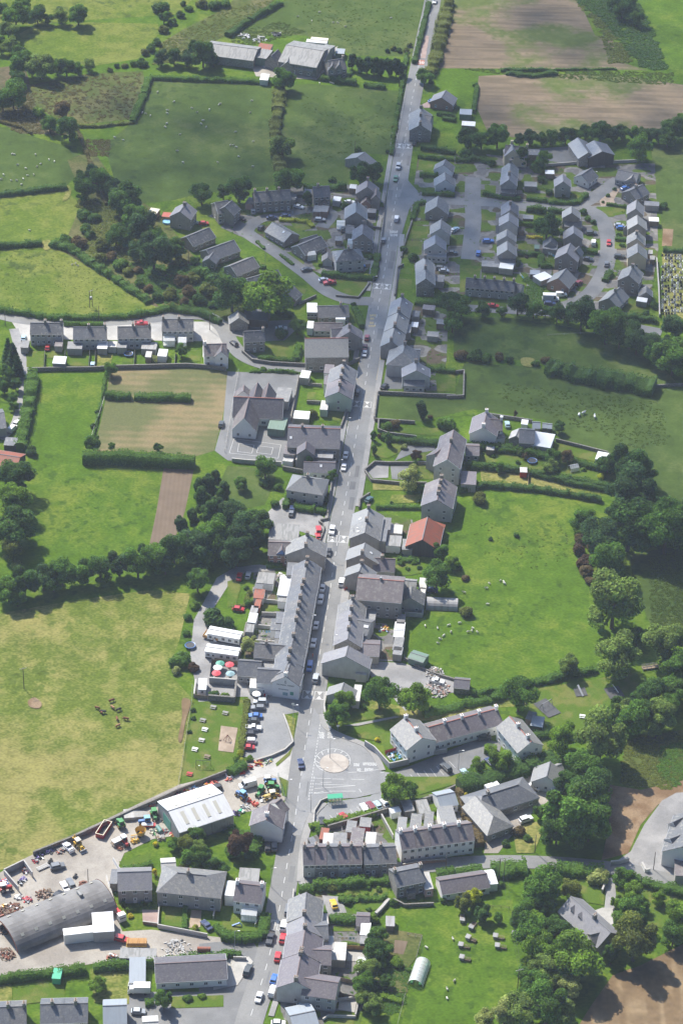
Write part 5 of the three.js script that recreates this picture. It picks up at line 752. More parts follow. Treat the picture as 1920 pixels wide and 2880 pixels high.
terrace(1121,2342,1325,2315,5,'w8.4 e5.4 r8.2 Ww Rsp f2.2 D.25 c0',n=>`${n} house from the left of the white terrace above the lane`,'white terrace above the lane');
terrace(852,2383,1016,2380,5,['w8.6 e5.2 r8 Wlg Rsp c0 f2.2 D.5','w8.6 e5.2 r8 Ws Rsp c0 f2.2 D.5','w8.6 e5.2 r8 Ws Rsl c0 f2.2 D.5'],n=>`${n} house from the left of the stone fronted terrace on the lane`,'stone fronted terrace');terrace(1020,2384,1112,2380,2,'w8.2 e4.8 r7.4 Ws Rsl c0 f2.2 D.6',n=>`${n === 'first' ? 'left' : 'right'} of two lower stone houses at the terrace end`,'lower stone houses');
T(640,1920);
{let i=0;for(const[a,b,c,d,w,h,m,r,s]of[[640,1040,692,1046,5,2.4,'rust','rust','rusty tin shed behind the stone fronted terrace'],[820,990,884,996,5,2.6,'br','felt','brown brick shed under the car park wall'],[912,960,986,966,4,2.4,'red','felt','dark red shed below the car park hedge'],[658,1092,722,1096,7,4,'g','lg','pale rear wing of the first stone fronted house'],[728,1088,818,1092,7,4.2,'g','felt','grey rear wing of the second stone fronted house'],[850,1062,935,1070,8,4.6,'g','sp','purple rear wing of the middle stone fronted house'],[950,1085,1018,1090,7,4.2,'lg','lg','pale rear wing left of the white terrace'],[1170,980,1228,985,7,4.6,'w','sg','first rear wing of the white terrace'],[1258,965,1328,972,8,4.6,'w','sg','second rear wing of the white terrace'],[1355,950,1412,955,8,4.6,'w','sg','third rear wing of the white terrace'],[1465,935,1568,925,10,4.8,'w','sg','wide rear wing at the right of the white terrace'],[1205,855,1272,845,5,2.6,'dark','felt','dark shed at the garden ends of the white terrace'],[1308,860,1384,850,6,2.6,'greyw','asb','grey shed at the garden ends of the white terrace'],[575,1110,612,1100,5,2.4,'dark','sl','small dark shed at the corner of the stone terrace']])box3(a,b,c,d,w,h,m,r,s,/shed/.test(s)?'shed':'outbuilding');}
house(1440,780,1560,755,'w7 e3 r4.8 Ww Rtinblue f1.2','garden house with blue grey roof under the big hedge','summer house',null,'summer_house');
// dealer yard and the bottom left
T(480,2080,4.9);
{const g=house(-30,985,715,740,'w15 e5 r7.4 Wtin Rtinw a0.0','big white roofed workshop shed of the agricultural dealer','warehouse');for(let i=0;i<4;i++){for(const s of[1,-1]){const m=mesh('roof_light',new MB().box(-.55,.55,0,.05,-2.3,2.3).done(),MT.rooflight,g),L=g.q.L;m.position.set(-L/2+L*(.2+i*.2),6.2+.2,3.75*s);m.rotation.x=s*atan2(2.4,7.5);}}mesh('shutter_door',new MB().box(-.06,0,0,4.2,-2.6,2.6).done(),MT.teal,g).position.set(-g.q.L/2-.01,0,-1);}
T(0,2400);
kit('curved_shed','huge grey round topped shed in the bottom left yard','warehouse',85,585,695,335,[['roof','asbd',b=>{const n=14;for(let i=0;i<n;i++){const a=PI*.06+i*PI*.88/n,c=PI*.06 +(i+1)*PI*.88/n,f=(x,t,o=0)=>[x,.2 +(5.2+o)*sin(t),(7.4+o)*cos(t)];b.solid([f(-16,a),f(16,a),f(16,c),f(-16,c)],[f(-16,a,-.12),f(16,a,-.12),f(16,c,-.12),f(-16,c,-.12)]);}}],['end_arch','redo',b=>{for(const x of[-16.1,16.1])for(let i=0;i<14;i++){const f=(t,o)=>[x,.2 +(5.2+o)*sin(t),(7.4+o)*cos(t)],a=PI*.06+i*PI*.88/14,c=a+PI*.88/14;b.quad(f(a,.1),f(c,.1),f(c,-.35),f(a,-.35));}}],['end_wall','block',b=>{for(let i=0;i<14;i++){const f=t=>[15.8,.2+5.1*sin(t),7.3*cos(t)],a=i*PI/14,c=a+PI/14;b.tri([15.8,0,0],f(a),f(c));}}],['roof_light','rooflight',b=>{for(let i=0;i<7;i++)for(const t of[PI*.68,PI*.3])b.geo(new THREE.BoxGeometry(1,.08,.9),new THREE.Matrix4().makeRotationX(PI/2-t).setPosition(-13+i*4.4,.24+5.25*sin(t),7.45*cos(t)));}],['roof_vent','asb',b=>b.box(7.5,8.6,5,6.3,-1.6,.4)]],null,0);
box3(440,545,650,520,2.6,3.6,'white','white','long white lorry trailer parked beside the curved shed','trailer','lorry_trailer');box3(640,480,782,470,8,4,'block','tinw','block building with white and rust striped roof','workshop');
house(812,130,1044,122,'w9 e5.2 r8 Wg Rsg f2.3 D.5','grey house with a white door above the yard entrance');box3(765,160,812,162,6,3,'g','sl','lean garage left of the white door house','garage');
house(1222,132,1420,152,'w11 e5.2 r8.4 Hae Wg Rsg f2.4 c.45','grey hipped semi detached pair above a striped lawn');shed(1112,68,1210,62,'w8 e2.6 r4.6 Wg Rlg','pale roofed garage behind the hipped pair','garage');
house(1072,762,1556,736,'w9.5 e3 r5.4 V Ww Rsp f1.5','long white bungalow with a purple roof at the bottom','bungalow');house(894,800,1002,798,'w9 e2.6 r3.4 L Wtinblue Rtinblue','blue grey metal garage left of the purple roofed bungalow','garage');box3(368,828,424,832,4,2.3,'shelter','shelter','bright green shed on the bottom left lawn','shed');
terrace(-40,1062,180,1052,2,'w9 e5 r7.6 Wg Rsl c1 f2.2',n=>`${n === 'first' ? 'left' : 'right'} half of the slate pair cut by the bottom left corner`);terrace(280,1040,605,1032,2,'w9 e5 r7.6 Wg Rsl c.5 f2.2',n=>`${n === 'first' ? 'left' : 'right'} half of the slate pair at the bottom edge`);house(712,1052,872,1046,'w9 e5 r7.4 Wg Rtinblue f2.2','blue grey roofed building at the bottom edge','workshop');house(985,1166,1090,1160,'w8 e5 r7 Wg Rlg','pale roof just showing at the bottom edge');box3(830,688,1076,694,4,2.6,'asb','asb','long low corrugated shed along the bottom hedge','shed');
T(640,2400);
house(58,204,248,226,'w8.6 e5 r7.8 Ww Rsp c0,1 f2.3','white house with a glass sunroom left of the road');conservatory(100,375,205,385,4.5,3.4);ext(-10,240,50,245,'w6 e4 F Ww Rwhite','side_wing');box3(80,150,216,158,6,2.7,'wood','asb','grey roofed timber garage beside the gravel drive','garage');
house(527,428,542,270,'w9.5 e5.2 r8.2 Wlg Rsg c0 b2.3 f2.2','pale roofed top house of the lower right terrace');house(533,522,528,434,'w9.5 e5.2 r8.2 Wlg Rsg c0 b2.2 f2.2','second house of the lower right terrace beside the yellow car garden');ext(572,500,690,496,'w7 e4.8 r6.6 Wg Rsl');ext(625,455,690,452,'w4 e3 F Wg Rlg','flat_wing');
house(508,682,533,528,'w10 e5.4 r8.4 Wlg Rsp c0 b2.2 f2.2','third house of the lower right terrace with purple roof');ext(565,662,716,668,'w7.5 e4.8 r6.8 Wg Rsp z2.1 f2.2');ext(602,610,726,616,'w5 e3.2 F Wg Rlg','flat_wing');ext(716,672,814,678,'w7 e3 F Wg Rlg','flat_wing');
house(470,882,505,690,'w10.5 e5.4 r8.6 Wlg Rsp c0,1 b2.3 a1.1 f2.2','bottom house of the lower right terrace with plain end wall');ext(530,858,760,892,'w8.5 e5.2 r7.4 Wlg Rsp f2.3 D.15','rear_wing');
house(430,1120,600,1085,'w9 e3 r4.6 Wg Rtinblue','blue grey roofed garage below the lower terrace','garage');shed(888,430,978,434,'w5 e2.4 r3.6 Wg Rsp','purple roofed garden shed behind the yellow car');box3(918,520,980,525,5,2.6,'w','white','white flat roofed shed in the lower gardens','shed');box3(915,580,972,584,5,2.4,'dark','felt','dark shed joined below the white flat shed','shed');box3(896,770,948,774,6,2.4,'wood','white','white roofed shed at the end of a brick yard','shed');box3(1090,468,1148,470,4,2,'wood','tin','tin roofed animal shelter in the paddock','animal shelter','animal_shelter');
house(1140,132,1336,92,'w7.5 e4.8 r7 Ws Rsl f2.3 D.4 c0,1','stone cottage with dark slates above the paddock','cottage');ext(1345,185,1400,178,'w6 e3 r4 L Wk Rlg f1.1','pink_wing');ext(1235,250,1290,245,'w2 e2.4 r3 L Ws Rsl','porch');
T(1280,2400);
house(-110,188,215,138,'w7 e2.7 r4.8 Ww Rsp f1.4','white cottage with purple roof beside the tall poles','cottage');ext(214,168,276,162,'w6 e2.7 F Ww Rwhite','flat_wing');
house(1068,545,795,297,'w8.6 e4.4 r7.8 Ws Rsg b1.5 c.4','stone barn house with a large pale roof among trees','barn conversion',null,'barn_house');ext(820,400,862,372,'w3 e4.6 r7 L Ws Rsg','dormer');ext(880,450,925,420,'w4 e4.6 r7 L Ws Rsg','dormer');ext(930,560,1035,535,'w5 e4.4 r6.5 Ws Rsl','front_gable');
box3(1510,90,1600,95,8,3.4,'g','sp','purple roofed building cut by the right edge','outbuilding');
// ---------- lawns and garden ground ----------
const lawn=(label,px,mat='lawn')=>sheet('lawn',label,mat,px,{cat:'lawn'});
T(640,480);
{const say=['narrow front lawn above the flagged path right of the road','square front lawn below the flagged path','front lawn beside two round bushes at the lay-by','small lawn inside the stone wall by the road','lawn with a curved edge below the stone pair','front lawn of the bungalow below the estate junction','lawn behind the roadside wall of the bay house','triangular rough lawn in the mouth of the cul de sac','rounded front lawn of the eight sided sunroom bungalow','little lawn right of the sunroom path','front lawn of the skylight bungalow','curved lawn before the short brown terrace','lawn left of the glazed lean to','lawn beside the slate bungalow at the junction','lawn right of the big round tree','corner lawn of the upper dark bungalow','back lawn with gold hedge in the cul de sac'];
[[1265,345,1390,350,1385,375,1265,372],[1235,380,1390,385,1370,470,1225,470],[1215,480,1340,490,1335,580,1200,600],[1180,665,1290,675,1270,715,1175,705],[1165,745,1270,750,1265,820,1160,820],[1320,230,1370,230,1360,330,1290,325],[1000,360,1060,365,1055,415,1000,415],[745,735,985,755,900,870,745,855],[375,570,440,560,530,630,520,655,460,655,390,610],[570,620,625,615,640,680,610,685],[200,470,260,450,340,490,320,530,260,525],[230,270,460,255,470,280,250,315],[680,345,740,345,740,395,675,395],[830,960,890,965,905,1040,840,1050],[450,790,540,820,530,850,460,850],[170,600,260,640,230,660,170,640],[430,360,580,360,590,400,480,420]].forEach((p,i)=>lawn(say[i],p));}
T(1280,480);
{const say=['lawn in front of the fork column','wide hedged lawn above the estate road','lawn at the outer bend of the estate road','front lawn of the purple roofed estate house','small half round lawn in the middle column','back lawn behind the third middle house','back lawn with a dark shrub behind the lean to house','corner lawn beside the big brown gabled house','grass left of the garage row','grass between garage row and low grey terrace','front grass of the low grey terrace','small lawn inside the bend above the last bungalow','lawn behind the flat white roofed garage','back lawn around the round estate tree','back lawn above the estate road hedge','tiny lawn between two drives in the rightmost column'];
[[200,100,280,105,275,165,205,150],[650,160,880,165,850,210,650,205],[970,250,1170,250,1160,300,1050,320,970,280],[180,280,280,290,275,345,180,345],[175,375,280,380,275,410,180,410],[430,500,545,510,540,550,430,545],[420,585,580,590,570,640,420,635],[860,650,950,655,920,710,845,700],[30,650,175,660,160,820,30,840],[180,690,500,720,480,850,440,840,420,770,180,740],[30,860,470,870,460,930,40,910],[1045,700,1120,700,1100,740,1050,760],[1180,910,1300,920,1290,960,1150,960],[490,280,740,290,700,330,560,380,490,330],[490,150,620,160,620,190,490,180],[1095,490,1140,490,1135,540,1095,540]].forEach((p,i)=>lawn(say[i],p));
sheet('planted_bank','pale gravel bank with shrubs at the estate bend','bark',[990,210,1060,130,1130,125,1090,200,1100,240,1000,245],{cat:'gravel bed'});sheet('yard','pinkish sand patch at the field edge behind the estate','earth',[1430,400,1500,405,1490,520,1420,520],{cat:'bare ground'});}
T(640,0);lawn('back garden grass of the roadside stone pair',[1310,980,1420,1000,1440,1055,1330,1050]);sheet('drive','orange brick drive of the top brick bungalow','pavered',[1340,720,1400,690,1440,700,1430,740,1350,745]);lawn('dark grass plots of the upper estate front row',[1320,1070,1560,1075,1560,1176,1310,1176]);
T(640,960);lawn('square lawn behind the stone wall on the school lane',[200,60,300,0,470,10,450,130,220,105]);lawn('lawn below the mint gable',[700,465,815,470,770,560,690,530]);lawn('round lawn with clipped trees right of the road',[985,690,1060,660,1220,710,1180,770,1100,810,990,790]);lawn('lawn along the drive below the walled field',[1160,590,1480,600,1480,655,1190,630]);lawn('front lawn of the tall gabled house',[1340,770,1430,750,1430,830,1330,820]);lawn('lower front lawn of the tall gabled house',[1310,850,1420,850,1420,950,1340,950]);lawn('dry strip of lawn behind the two gravel courts',[1000,975,1370,975,1370,1030,1000,1025],'dry');lawn('dry lawn with a gravel patch beside the blue car',[1130,1060,1330,1060,1340,1110,1110,1120],'dry');lawn('garden round the square hipped house',[630,930,720,900,710,1080,620,1130,400,1130,410,1050,620,1060]);sheet('gravel_court','hexagonal gravel court inside a stone wall','gravel',[950,880,1010,840,1110,850,1105,940,1000,945],{cat:'gravel court'});sheet('drive','gravel drive court beside the hexagonal court','road2',[1120,860,1280,850,1270,960,1130,950]);sheet('drive','tarmac drive sweeping to the tall gabled house','road2',[1190,760,1240,720,1430,725,1420,760,1280,770,1150,825]);sheet('drive','tarmac forecourt left of the lone pale house','road2',[1090,190,1220,190,1205,330,1070,330]);
for(const[p,l]of[[[555,285,640,290,630,335,550,325],'upper'],[[550,355,610,350,610,405,545,400],'lower']])lawn(l + ' small lawn in the gardens behind the purple roofed terrace',p);lawn('garden with round beds beside the lone pale house',[1430,220,1568,215,1568,350,1440,345]);
T(1280,960);lawn('garden lawn with trampoline between long hedges',[170,760,640,770,850,830,1060,910,1060,980,700,930,300,860,160,830]);lawn('narrow dry lawn below the long hedge',[170,880,500,890,1000,1000,990,1070,600,1010,180,980],'dry');lawn('lawn behind the white flat roofed shed',[700,700,980,760,960,830,700,770]);
T(0,960);lawn('bright back garden of the leftmost pair',[185,70,305,70,300,180,185,180]);lawn('back garden with clothes pole behind the leftmost pair',[330,60,430,65,425,120,325,115]);lawn('vegetable rows behind the second pair',[480,110,610,110,610,170,480,170]);lawn('worn garden behind the third pair',[665,90,780,90,760,180,660,180],'dry');lawn('garden with a round pool right of the third pair',[850,80,920,80,915,150,840,150]);lawn('garden beside the timbered gable house',[1290,60,1390,60,1380,140,1290,150]);
T(640,1440);lawn('grass oval inside the stony track',[0,480,70,460,90,520,60,640,0,660],'lawn');lawn('garden plot in the middle of the terrace yards',[240,640,370,640,360,685,235,685]);lawn('back garden of the long low cottage',[1010,400,1330,330,1350,420,1250,440,1010,445]);
T(640,1920);lawn('lawn under the trees above the junction',[690,150,900,190,1180,180,1190,240,1000,250,830,280,700,240]);lawn('grass triangle beside the white block',[880,310,1100,260,1110,310,1010,400,900,380]);lawn('front garden of the white block',[1030,330,1110,310,1190,440,1080,470],'lawn');lawn('grass verge of the pub car park kerb',[400,220,470,250,450,400,430,330,400,260],'dry');lawn('curved grass verge at the dealer entrance',[330,560,420,480,450,440,430,500,340,580]);lawn('grass strip along the parking court wall',[1050,700,1150,650,1568,650,1568,700,1300,780,1200,830,1060,780]);lawn('grass behind the bus shelter',[600,860,650,800,690,810,680,850,610,870]);lawn('lawn strip behind the white terrace',[1390,840,1440,830,1450,940,1400,960]);lawn('verge beside the dealer fence',[355,650,420,680,410,790,375,780]);
sheet('play_surface','square of tan bark chips in the beer garden','bark',[-45,300,70,315,40,485,-65,472],{cat:'play area'});sheet('path','tarmac path under the trees above the junction','pave',[800,300,1150,235,1190,240,900,300]);
T(1280,1920);for(const[p,l]of[[[535,150,620,110,725,210,640,245],'largest dark rubber square by the hedge'],[[810,45,890,35,910,90,830,100],'dark rubber patch under the slide'],[[1018,45,1120,25,1165,95,1065,118],'dark rubber square furthest right in the playground']])sheet('play_surface',l,'rubber',p,{cat:'play area'});lawn('garden lawn below the slate bungalow',[400,1060,470,980,560,960,600,1020,540,1176,420,1176],'dry');lawn('back lawn of the white row at the playground',[570,400,640,380,650,470,580,490]);
T(0,2400);lawn('striped green lawn of the hipped pair',[1150,345,1300,335,1275,515,1130,495]);sheet('drive','tan drive beside the striped lawn','bark',[1320,390,1390,395,1380,510,1300,515]);lawn('lawn of the white door house',[820,60,1040,0,1045,60,860,105]);sheet('drive','brick drive of the white door house','pavered',[980,390,1100,390,1085,480,985,470]);lawn('bottom left garden lawn with a green shed',[100,880,440,860,450,1010,90,1050]);lawn('dry grass at the bottom left edge',[-40,900,85,905,85,1060,-40,1060],'dry');lawn('rough straw coloured plot with planks',[620,800,890,790,890,1040,650,1030],'dry');lawn('grass beside the bottom drive',[1180,990,1540,980,1540,1060,1180,1070]);
T(640,2400);lawn('lawn with a blue climbing frame',[-30,420,80,430,200,460,230,540,60,540,-40,520]);lawn('hedged garden above the yellow car',[740,250,1100,240,1105,300,760,290]);lawn('small rough lawn right of the yellow car',[880,340,1110,310,1080,370,960,410,880,390]);sheet('drive','gravel drive with the yellow car','gravel',[650,290,780,300,820,410,690,420]);lawn('narrow lawn behind the second lower house',[730,505,880,500,870,540,725,540]);lawn('grass inside the curved wall at the bottom',[670,1120,870,1125,870,1200,660,1200]);sheet('vegetable_bed','bare brown vegetable bed in the fenced garden','soil',[1150,600,1240,610,1210,700,1140,690],{cat:'vegetable bed'});
lawn('rough fenced garden around the vegetable bed',[1080,520,1340,560,1300,720,1250,780,1240,960,1120,960,1000,900,1000,640],'rough');
T(1280,2400);lawn('curved lawn of the barn house',[760,190,900,190,960,240,1030,240,1020,360,900,340,880,290]);lawn('large hedged lawn right of the barn house',[1120,260,1290,230,1520,280,1540,400,1440,520,1330,500,1300,360,1130,300]);sheet('patio','pale paved patio behind the barn house','concrete',[950,400,1010,378,1085,380,1085,490,1060,500]);
// ---------- trees ----------
T(0,0);
trees('r','mid dark mid pale','tree in the belt along the top left corner',[110,110,90,260,100,60,330,130,40,420,110,55,540,105,70,20,60,50,160,40,60,190,90,40]);
trees('r','pale mid','pale tree in the line down the left edge at the top',[60,210,62,0,280,45,80,310,62,145,370,66,10,340,40]);
trees('r','mid pale dark','tree in the line below the bright top left pasture',[140,455,78,290,455,92,460,465,65,540,480,42,610,450,42,115,540,62,400,470,50,220,470,60]);
tree(90,650,105,'r','mid','large tree at the left edge beside the brown heath');tree(20,700,80,'r','dark','dark tree touching the left edge above the heath');tree(1130,122,42,'r','mid','single round tree in the hedge near the top');tree(1110,48,75,'b','dark','dark thorn clump in the bright top pasture');
trees('b','dark mid olive','bush in the hedge climbing from the corner to the top',[980,430,52,1040,330,42,1130,200,45,1190,150,40,1080,290,38,1000,360,36,1240,100,36,1300,60,30,1390,20,50,1480,30,50,1550,20,44,760,480,26,805,455,24,920,440,30,860,450,26,1260,25,26]);
trees('r','dark blue','dark tree in the clump left of the long farm barn',[1400,375,92,1110,400,55,1200,395,55,1290,405,55,1340,330,50,1470,420,44]);
tree(270,770,46,'b','bright','bright green bush in the brown heath');tree(430,750,62,'r','brown','brownish tree behind the dark tree at the field corner');tree(345,860,56,'r','mid','smaller tree left of the dark corner tree');tree(480,890,84,'r','dark','big dark tree at the field corner');
T(0,480);
trees('r','dark mid blue','tree of the dark wood between the left pastures and the cul de sac',[590,130,82,700,60,82,770,110,72,860,190,112,830,250,60,640,30,62,560,60,52,930,310,92,980,390,104,800,440,82,1080,470,72,1060,560,128,1180,540,84,1230,560,60,930,560,60,880,480,60]);
trees('b','olive mid dark brown','shrub in the scrub below the left wood',[700,510,62,590,400,52,580,300,62,550,490,62,690,600,62,830,640,62,650,320,50,950,680,42,1250,630,52,1340,620,44,1130,790,32,1020,810,42,1170,850,62,1400,700,62,1480,770,82,1300,830,62,1440,830,74,450,480,50,620,440,44,760,590,50,880,690,44,960,770,44,1090,870,44,1240,760,60,1330,740,60,1520,880,60,1380,890,60,1270,900,44,1190,930,40,1460,920,40]);
scatter('brambles','low green brambles covering the ground under the scrub',[900,640,1200,660,1568,650,1568,960,1200,950,1000,800],900,1.5,'hedge','brambles');scatter('brambles','low scrub at the feet of the left wood',[540,200,700,200,1000,480,1000,640,600,560],500,1.5,'olive','scrub');
tree(1390,165,78,'r','dark','round dark tree at the field hedge above the pool house');tree(1540,150,55,'r','dark','dark tree in the hedge left of the short brown terrace');
T(640,0);
tree(385,545,78,'r','mid','round tree at the edge of the farmyard');trees('t','blue dark','dark conifer in the shelter row beside the farmhouse',[860,430,40,910,450,44,960,455,46,1010,460,46,1060,465,46,1110,465,46,1160,470,44,1200,480,36]);tree(380,1010,82,'r','pale','spreading tree in the thick field hedge');tree(1355,525,58,'r','mid','tree beside the road opposite the farm turning');tree(1100,1045,22,'b','dark','small round bush at the field corner by the road');tree(895,1030,28,'b','dark','dark bush beside the set back bungalow');
trees('b','olive dark','gorse bush along the upper road verge',[1140,330,28,1180,345,26,1230,350,26,1100,350,22,1250,310,24,1400,560,24,1150,880,26,1140,940,24,1165,800,22,1175,720,20]);heap(115,250,40,'lg tinw metal',40,'pale rubble tipped behind the long farm barn','rubble_heap',.8);heap(225,275,50,'lg tinw block',40,'second pale rubble tip behind the farm','rubble_heap',.8);heap(280,440,70,'lg tinw blue wood metal',70,'scattered scrap in front of the farm barns','scrap_heap',.8);heap(335,238,34,'black metal tyre',40,'dark tyre and bale heap behind the barns','tyre_heap',1);
T(1280,0);
trees('r','dark mid blue','tree in the dark belt below the cut hay fields',[90,950,82,290,940,86,520,950,56,1000,900,76,900,910,54,760,935,60,660,950,50,830,940,50,1090,920,56,1150,915,56,1260,925,60,1400,935,60,1500,885,80,1560,850,64,1330,930,50,600,960,44,180,970,60,440,970,44,1460,960,60]);
tree(1270,1030,82,'r','mid','tree standing out from the belt beside the black barn');tree(610,1090,56,'r','mid','round tree right of the cream farmhouse');tree(460,1080,50,'t','dark','dark tree before the cream farmhouse gable');tree(70,1055,62,'b','mid','shrubs left of the cream farmhouse');tree(570,1150,48,'r','dark','dark tree below the cream farmyard');tree(250,1120,40,'b','dark','dark bush by the glass lean to');
trees('r','dark mid','dark tree in the thicket at the top right',[1150,60,74,1250,130,52,1080,20,44,1120,90,40,1200,20,50]);scatter('thicket','dark thicket running down the top right corner',[820,0,1250,0,1450,480,1300,470,1120,280,1000,130],700,2.0,'dark','thicket');scatter('gorse','pale gorse edging the hay field at the top right',[850,20,960,100,1110,240,1210,420,1060,440,1030,290,940,130],260,1.6,'olive','gorse');scatter('rushes','rushes along the ditch between the two hay fields',[0,470,700,480,1500,500,1500,590,700,540,300,510],900,.72,'tuft');
T(640,480);
tree(272,855,178,'r','bright','very large round bright tree at the cul de sac');tree(425,60,98,'r','mid','big tree on the field edge behind the porch house');tree(80,135,92,'r','dark','wide dark tree left of the short brown terrace');tree(915,20,80,'r','dark','dark tree behind the tall pinkish house, left one');tree(1000,15,70,'r','dark','dark tree behind the tall pinkish house, right one');tree(30,850,130,'r','dark','dark broad tree left of the very large bright tree');tree(480,1080,54,'r','dark','dark tree beside the brown roofed cottage');tree(1215,540,36,'b','mid','round bush on the front lawn by the lay-by');tree(1275,595,46,'b','dark','low spreading bush beside the round bush');tree(1540,920,92,'r','dark','tree at the end of the shaded terrace gardens');tree(1550,1050,70,'r','mid','smaller tree below the one at the shaded terrace gardens');tree(890,150,16,'b','gold','gold bush in the upper road gardens');tree(1025,238,22,'b','yellow','yellow green bush by the roadside wall');tree(980,590,30,'b','mid','clipped round shrub in the hipped house garden');tree(960,725,26,'b','yellow','yellow shrub in the hedge corner');tree(800,240,36,'b','dark','dark shrub by the flat garage pair');tree(720,60,30,'b','dark','dark bush beside the white satellite dish house');tree(870,920,22,'b','dark','dark clipped shrub by the slate bungalow');tree(370,1120,50,'b','dark','dark bush below the white car in the yard');tree(550,195,40,'t','dark','small dark tree left of the porch house');
T(1280,480);
tree(630,395,88,'r','dark','round dark tree in the middle of the estate gardens');trees('r','mid dark blue','tree in the belt between the estate and the shaded meadow',[40,945,82,190,960,52,430,930,72,540,960,62,700,990,62,870,1000,112,1040,1085,122,1200,1130,104,1510,1100,92,620,970,44,780,1000,60,960,1040,70,320,975,40]);tree(1312,980,30,'b','dark','round bush behind the last estate bungalow');tree(1370,930,36,'b','dark','bush at the cemetery lane garden');trees('b','dark mid','rounded garden shrub at the estate road bend',[880,280,30,910,330,26,950,352,26,1050,170,18,1015,215,14,1100,240,14,1095,125,18]);tree(1425,240,36,'b','dark','dark bush at the field edge of the estate');tree(600,60,40,'b','dark','dark bush among the upper estate garages');tree(620,280,18,'t','mid','slim tree in the estate hedge gap');tree(650,150,34,'b','dark','dark shrub left of the hedged lawn house');tree(745,165,30,'b','dark','shrubs against the hedged lawn house');tree(490,595,16,'b','copper','dark red shrub on a back lawn');tree(1125,440,28,'b','mid','shrub between drives in the rightmost column');tree(1150,510,22,'b','mid','low bush at a rightmost column drive');scatter('brambles','overgrown patch right of the low grey terrace',[490,740,600,790,600,950,480,950],160,1.6,'hedge','brambles');
T(0,960);
trees('c','blue dark','tall dark pine beside the rutted track',[95,120,62,60,90,56,120,190,48]);trees('r','dark mid','tree along the left side of the rutted track',[110,300,46,90,390,42,30,310,52,20,200,50,70,240,40,95,450,34]);tree(765,195,52,'r','mid','tree casting a shadow at the playing field corner');tree(672,482,24,'b','dark','dark bush on the playing field fence, upper');tree(640,582,24,'b','dark','dark bush on the playing field fence, lower');tree(645,712,64,'r','mid','wide pale tree at the end of the tall clipped hedge');tree(770,730,28,'r','mid','small tree behind the tall hedge, left one');tree(1090,735,32,'r','dark','small tree behind the tall hedge, right one');tree(1250,72,46,'r','mid','round garden tree left of the timbered gable house');tree(1065,122,36,'b','blossom','white flowering bush at the playing field wall');tree(100,935,132,'r','dark','big dark tree below the rusty barn');tree(90,1095,122,'r','bright','big bright tree at the left edge below the dark one');tree(215,755,50,'b','dark','bush beside the rusty red roofed barn');tree(155,730,36,'b','mid','bush at the foot of the track hedge');
T(640,960);
tree(1335,470,52,'t','blue','tall dark cypress in the walled field');tree(1395,520,24,'b','copper','dark red bush beside the tall cypress');tree(260,870,82,'r','mid','tree over the school yard wall');tree(95,980,50,'r','mid','small apple tree in the orchard grass');tree(255,975,44,'b','dark','dark bushes in the orchard grass');tree(560,845,40,'t','mid','slim tree above the square hipped house');tree(720,925,40,'r','mid','tree at the road wall below the white workshop');trees('t','mid hedge','clipped green cone tree on the round lawn',[1004,655,28,1104,680,32,1008,755,28]);tree(1050,655,26,'b','copper','dark bush between two clipped cone trees');tree(1212,728,28,'b','blossom','rounded variegated shrub on the round lawn');tree(1300,785,40,'r','copper','copper leaved small tree beside the drive');tree(1290,858,30,'t','blue','dark clipped column beside the gravel court');tree(1258,945,84,'r','blossom','pale feathery tree behind the gravel court');tree(1145,565,50,'b','brown','pinkish flowering shrub in the walled garden');tree(1090,590,50,'b','mid','green shrub in the walled garden corner');tree(1510,560,66,'b','mid','shrubs left of the tall gabled house');tree(1160,160,24,'b','dark','ball shrub at the hipped end house');tree(90,1160,60,'b','mid','bush beside the narrow concrete path');tree(245,190,26,'b','mid','bush on the school lane fence');tree(590,500,40,'b','olive','spiky shrub in the terrace garden');tree(1325,1095,18,'b','dark','small round shrub on the dry lawn');tree(1128,1112,16,'b','dark','round shrub beside the gravel patch');trees('b','dark mid hedge','shrub in the garden around the square hipped house',[660,1090,40,600,1080,36,540,1080,26,450,1090,40,350,1000,40,330,1120,40,690,960,30]);
T(1280,960);
trees('b','brown dark mid','thorn in the hedge line above the white field house',[40,90,52,130,100,62,210,110,46,300,110,42,370,130,36,550,150,34,620,130,40]);trees('r','dark mid blue','dark tree in the belt at the right edge above the meadow',[1400,80,104,1500,130,114,1250,10,90,1130,-20,80,1560,40,90,1340,20,80]);
tree(715,590,46,'r','dark','tree at the corner behind the white roofed shed');tree(415,500,18,'t','brown','thin brown tree on the field wall');trees('r','mid brown pale','tree in the middle of the long hedged gardens',[675,790,56,765,790,52,650,870,50,305,868,40,480,790,26,440,770,20]);tree(1050,845,72,'r','dark','tree beside the white cabin at the field wall');tree(1190,850,132,'r','dark','large dark tree above the giant one on the right');tree(1210,1050,192,'r','blue','giant dark tree at the end of the long gardens');tree(1310,930,80,'r','dark','dark tree behind the giant one');tree(165,1080,60,'b','olive','bush behind the tall semi detached pair');tree(880,880,24,'b','bright','bright clipped shrub beside the greenhouse');trees('b','mid hedge yellow','low shrub in the long trampoline garden',[260,790,20,350,750,22,370,745,22,600,800,18,430,835,22,1000,930,30,700,880,30,190,770,14]);
scatter('rushes','dark rush tufts in the shaded right hand pasture',[300,280,900,350,1400,420,1500,700,1250,740,700,540,300,420],780,.55,'tuft');
T(0,1440);
trees('r','mid dark blue mid','tree in the dense belt between the two large left pastures',[60,530,102,170,490,102,300,455,102,430,435,92,560,420,92,690,400,92,820,360,92,950,365,104,1080,320,104,1200,260,112,1340,240,122,1480,160,132,120,590,70,1010,290,70,1140,370,70,370,500,60,1420,330,70]);
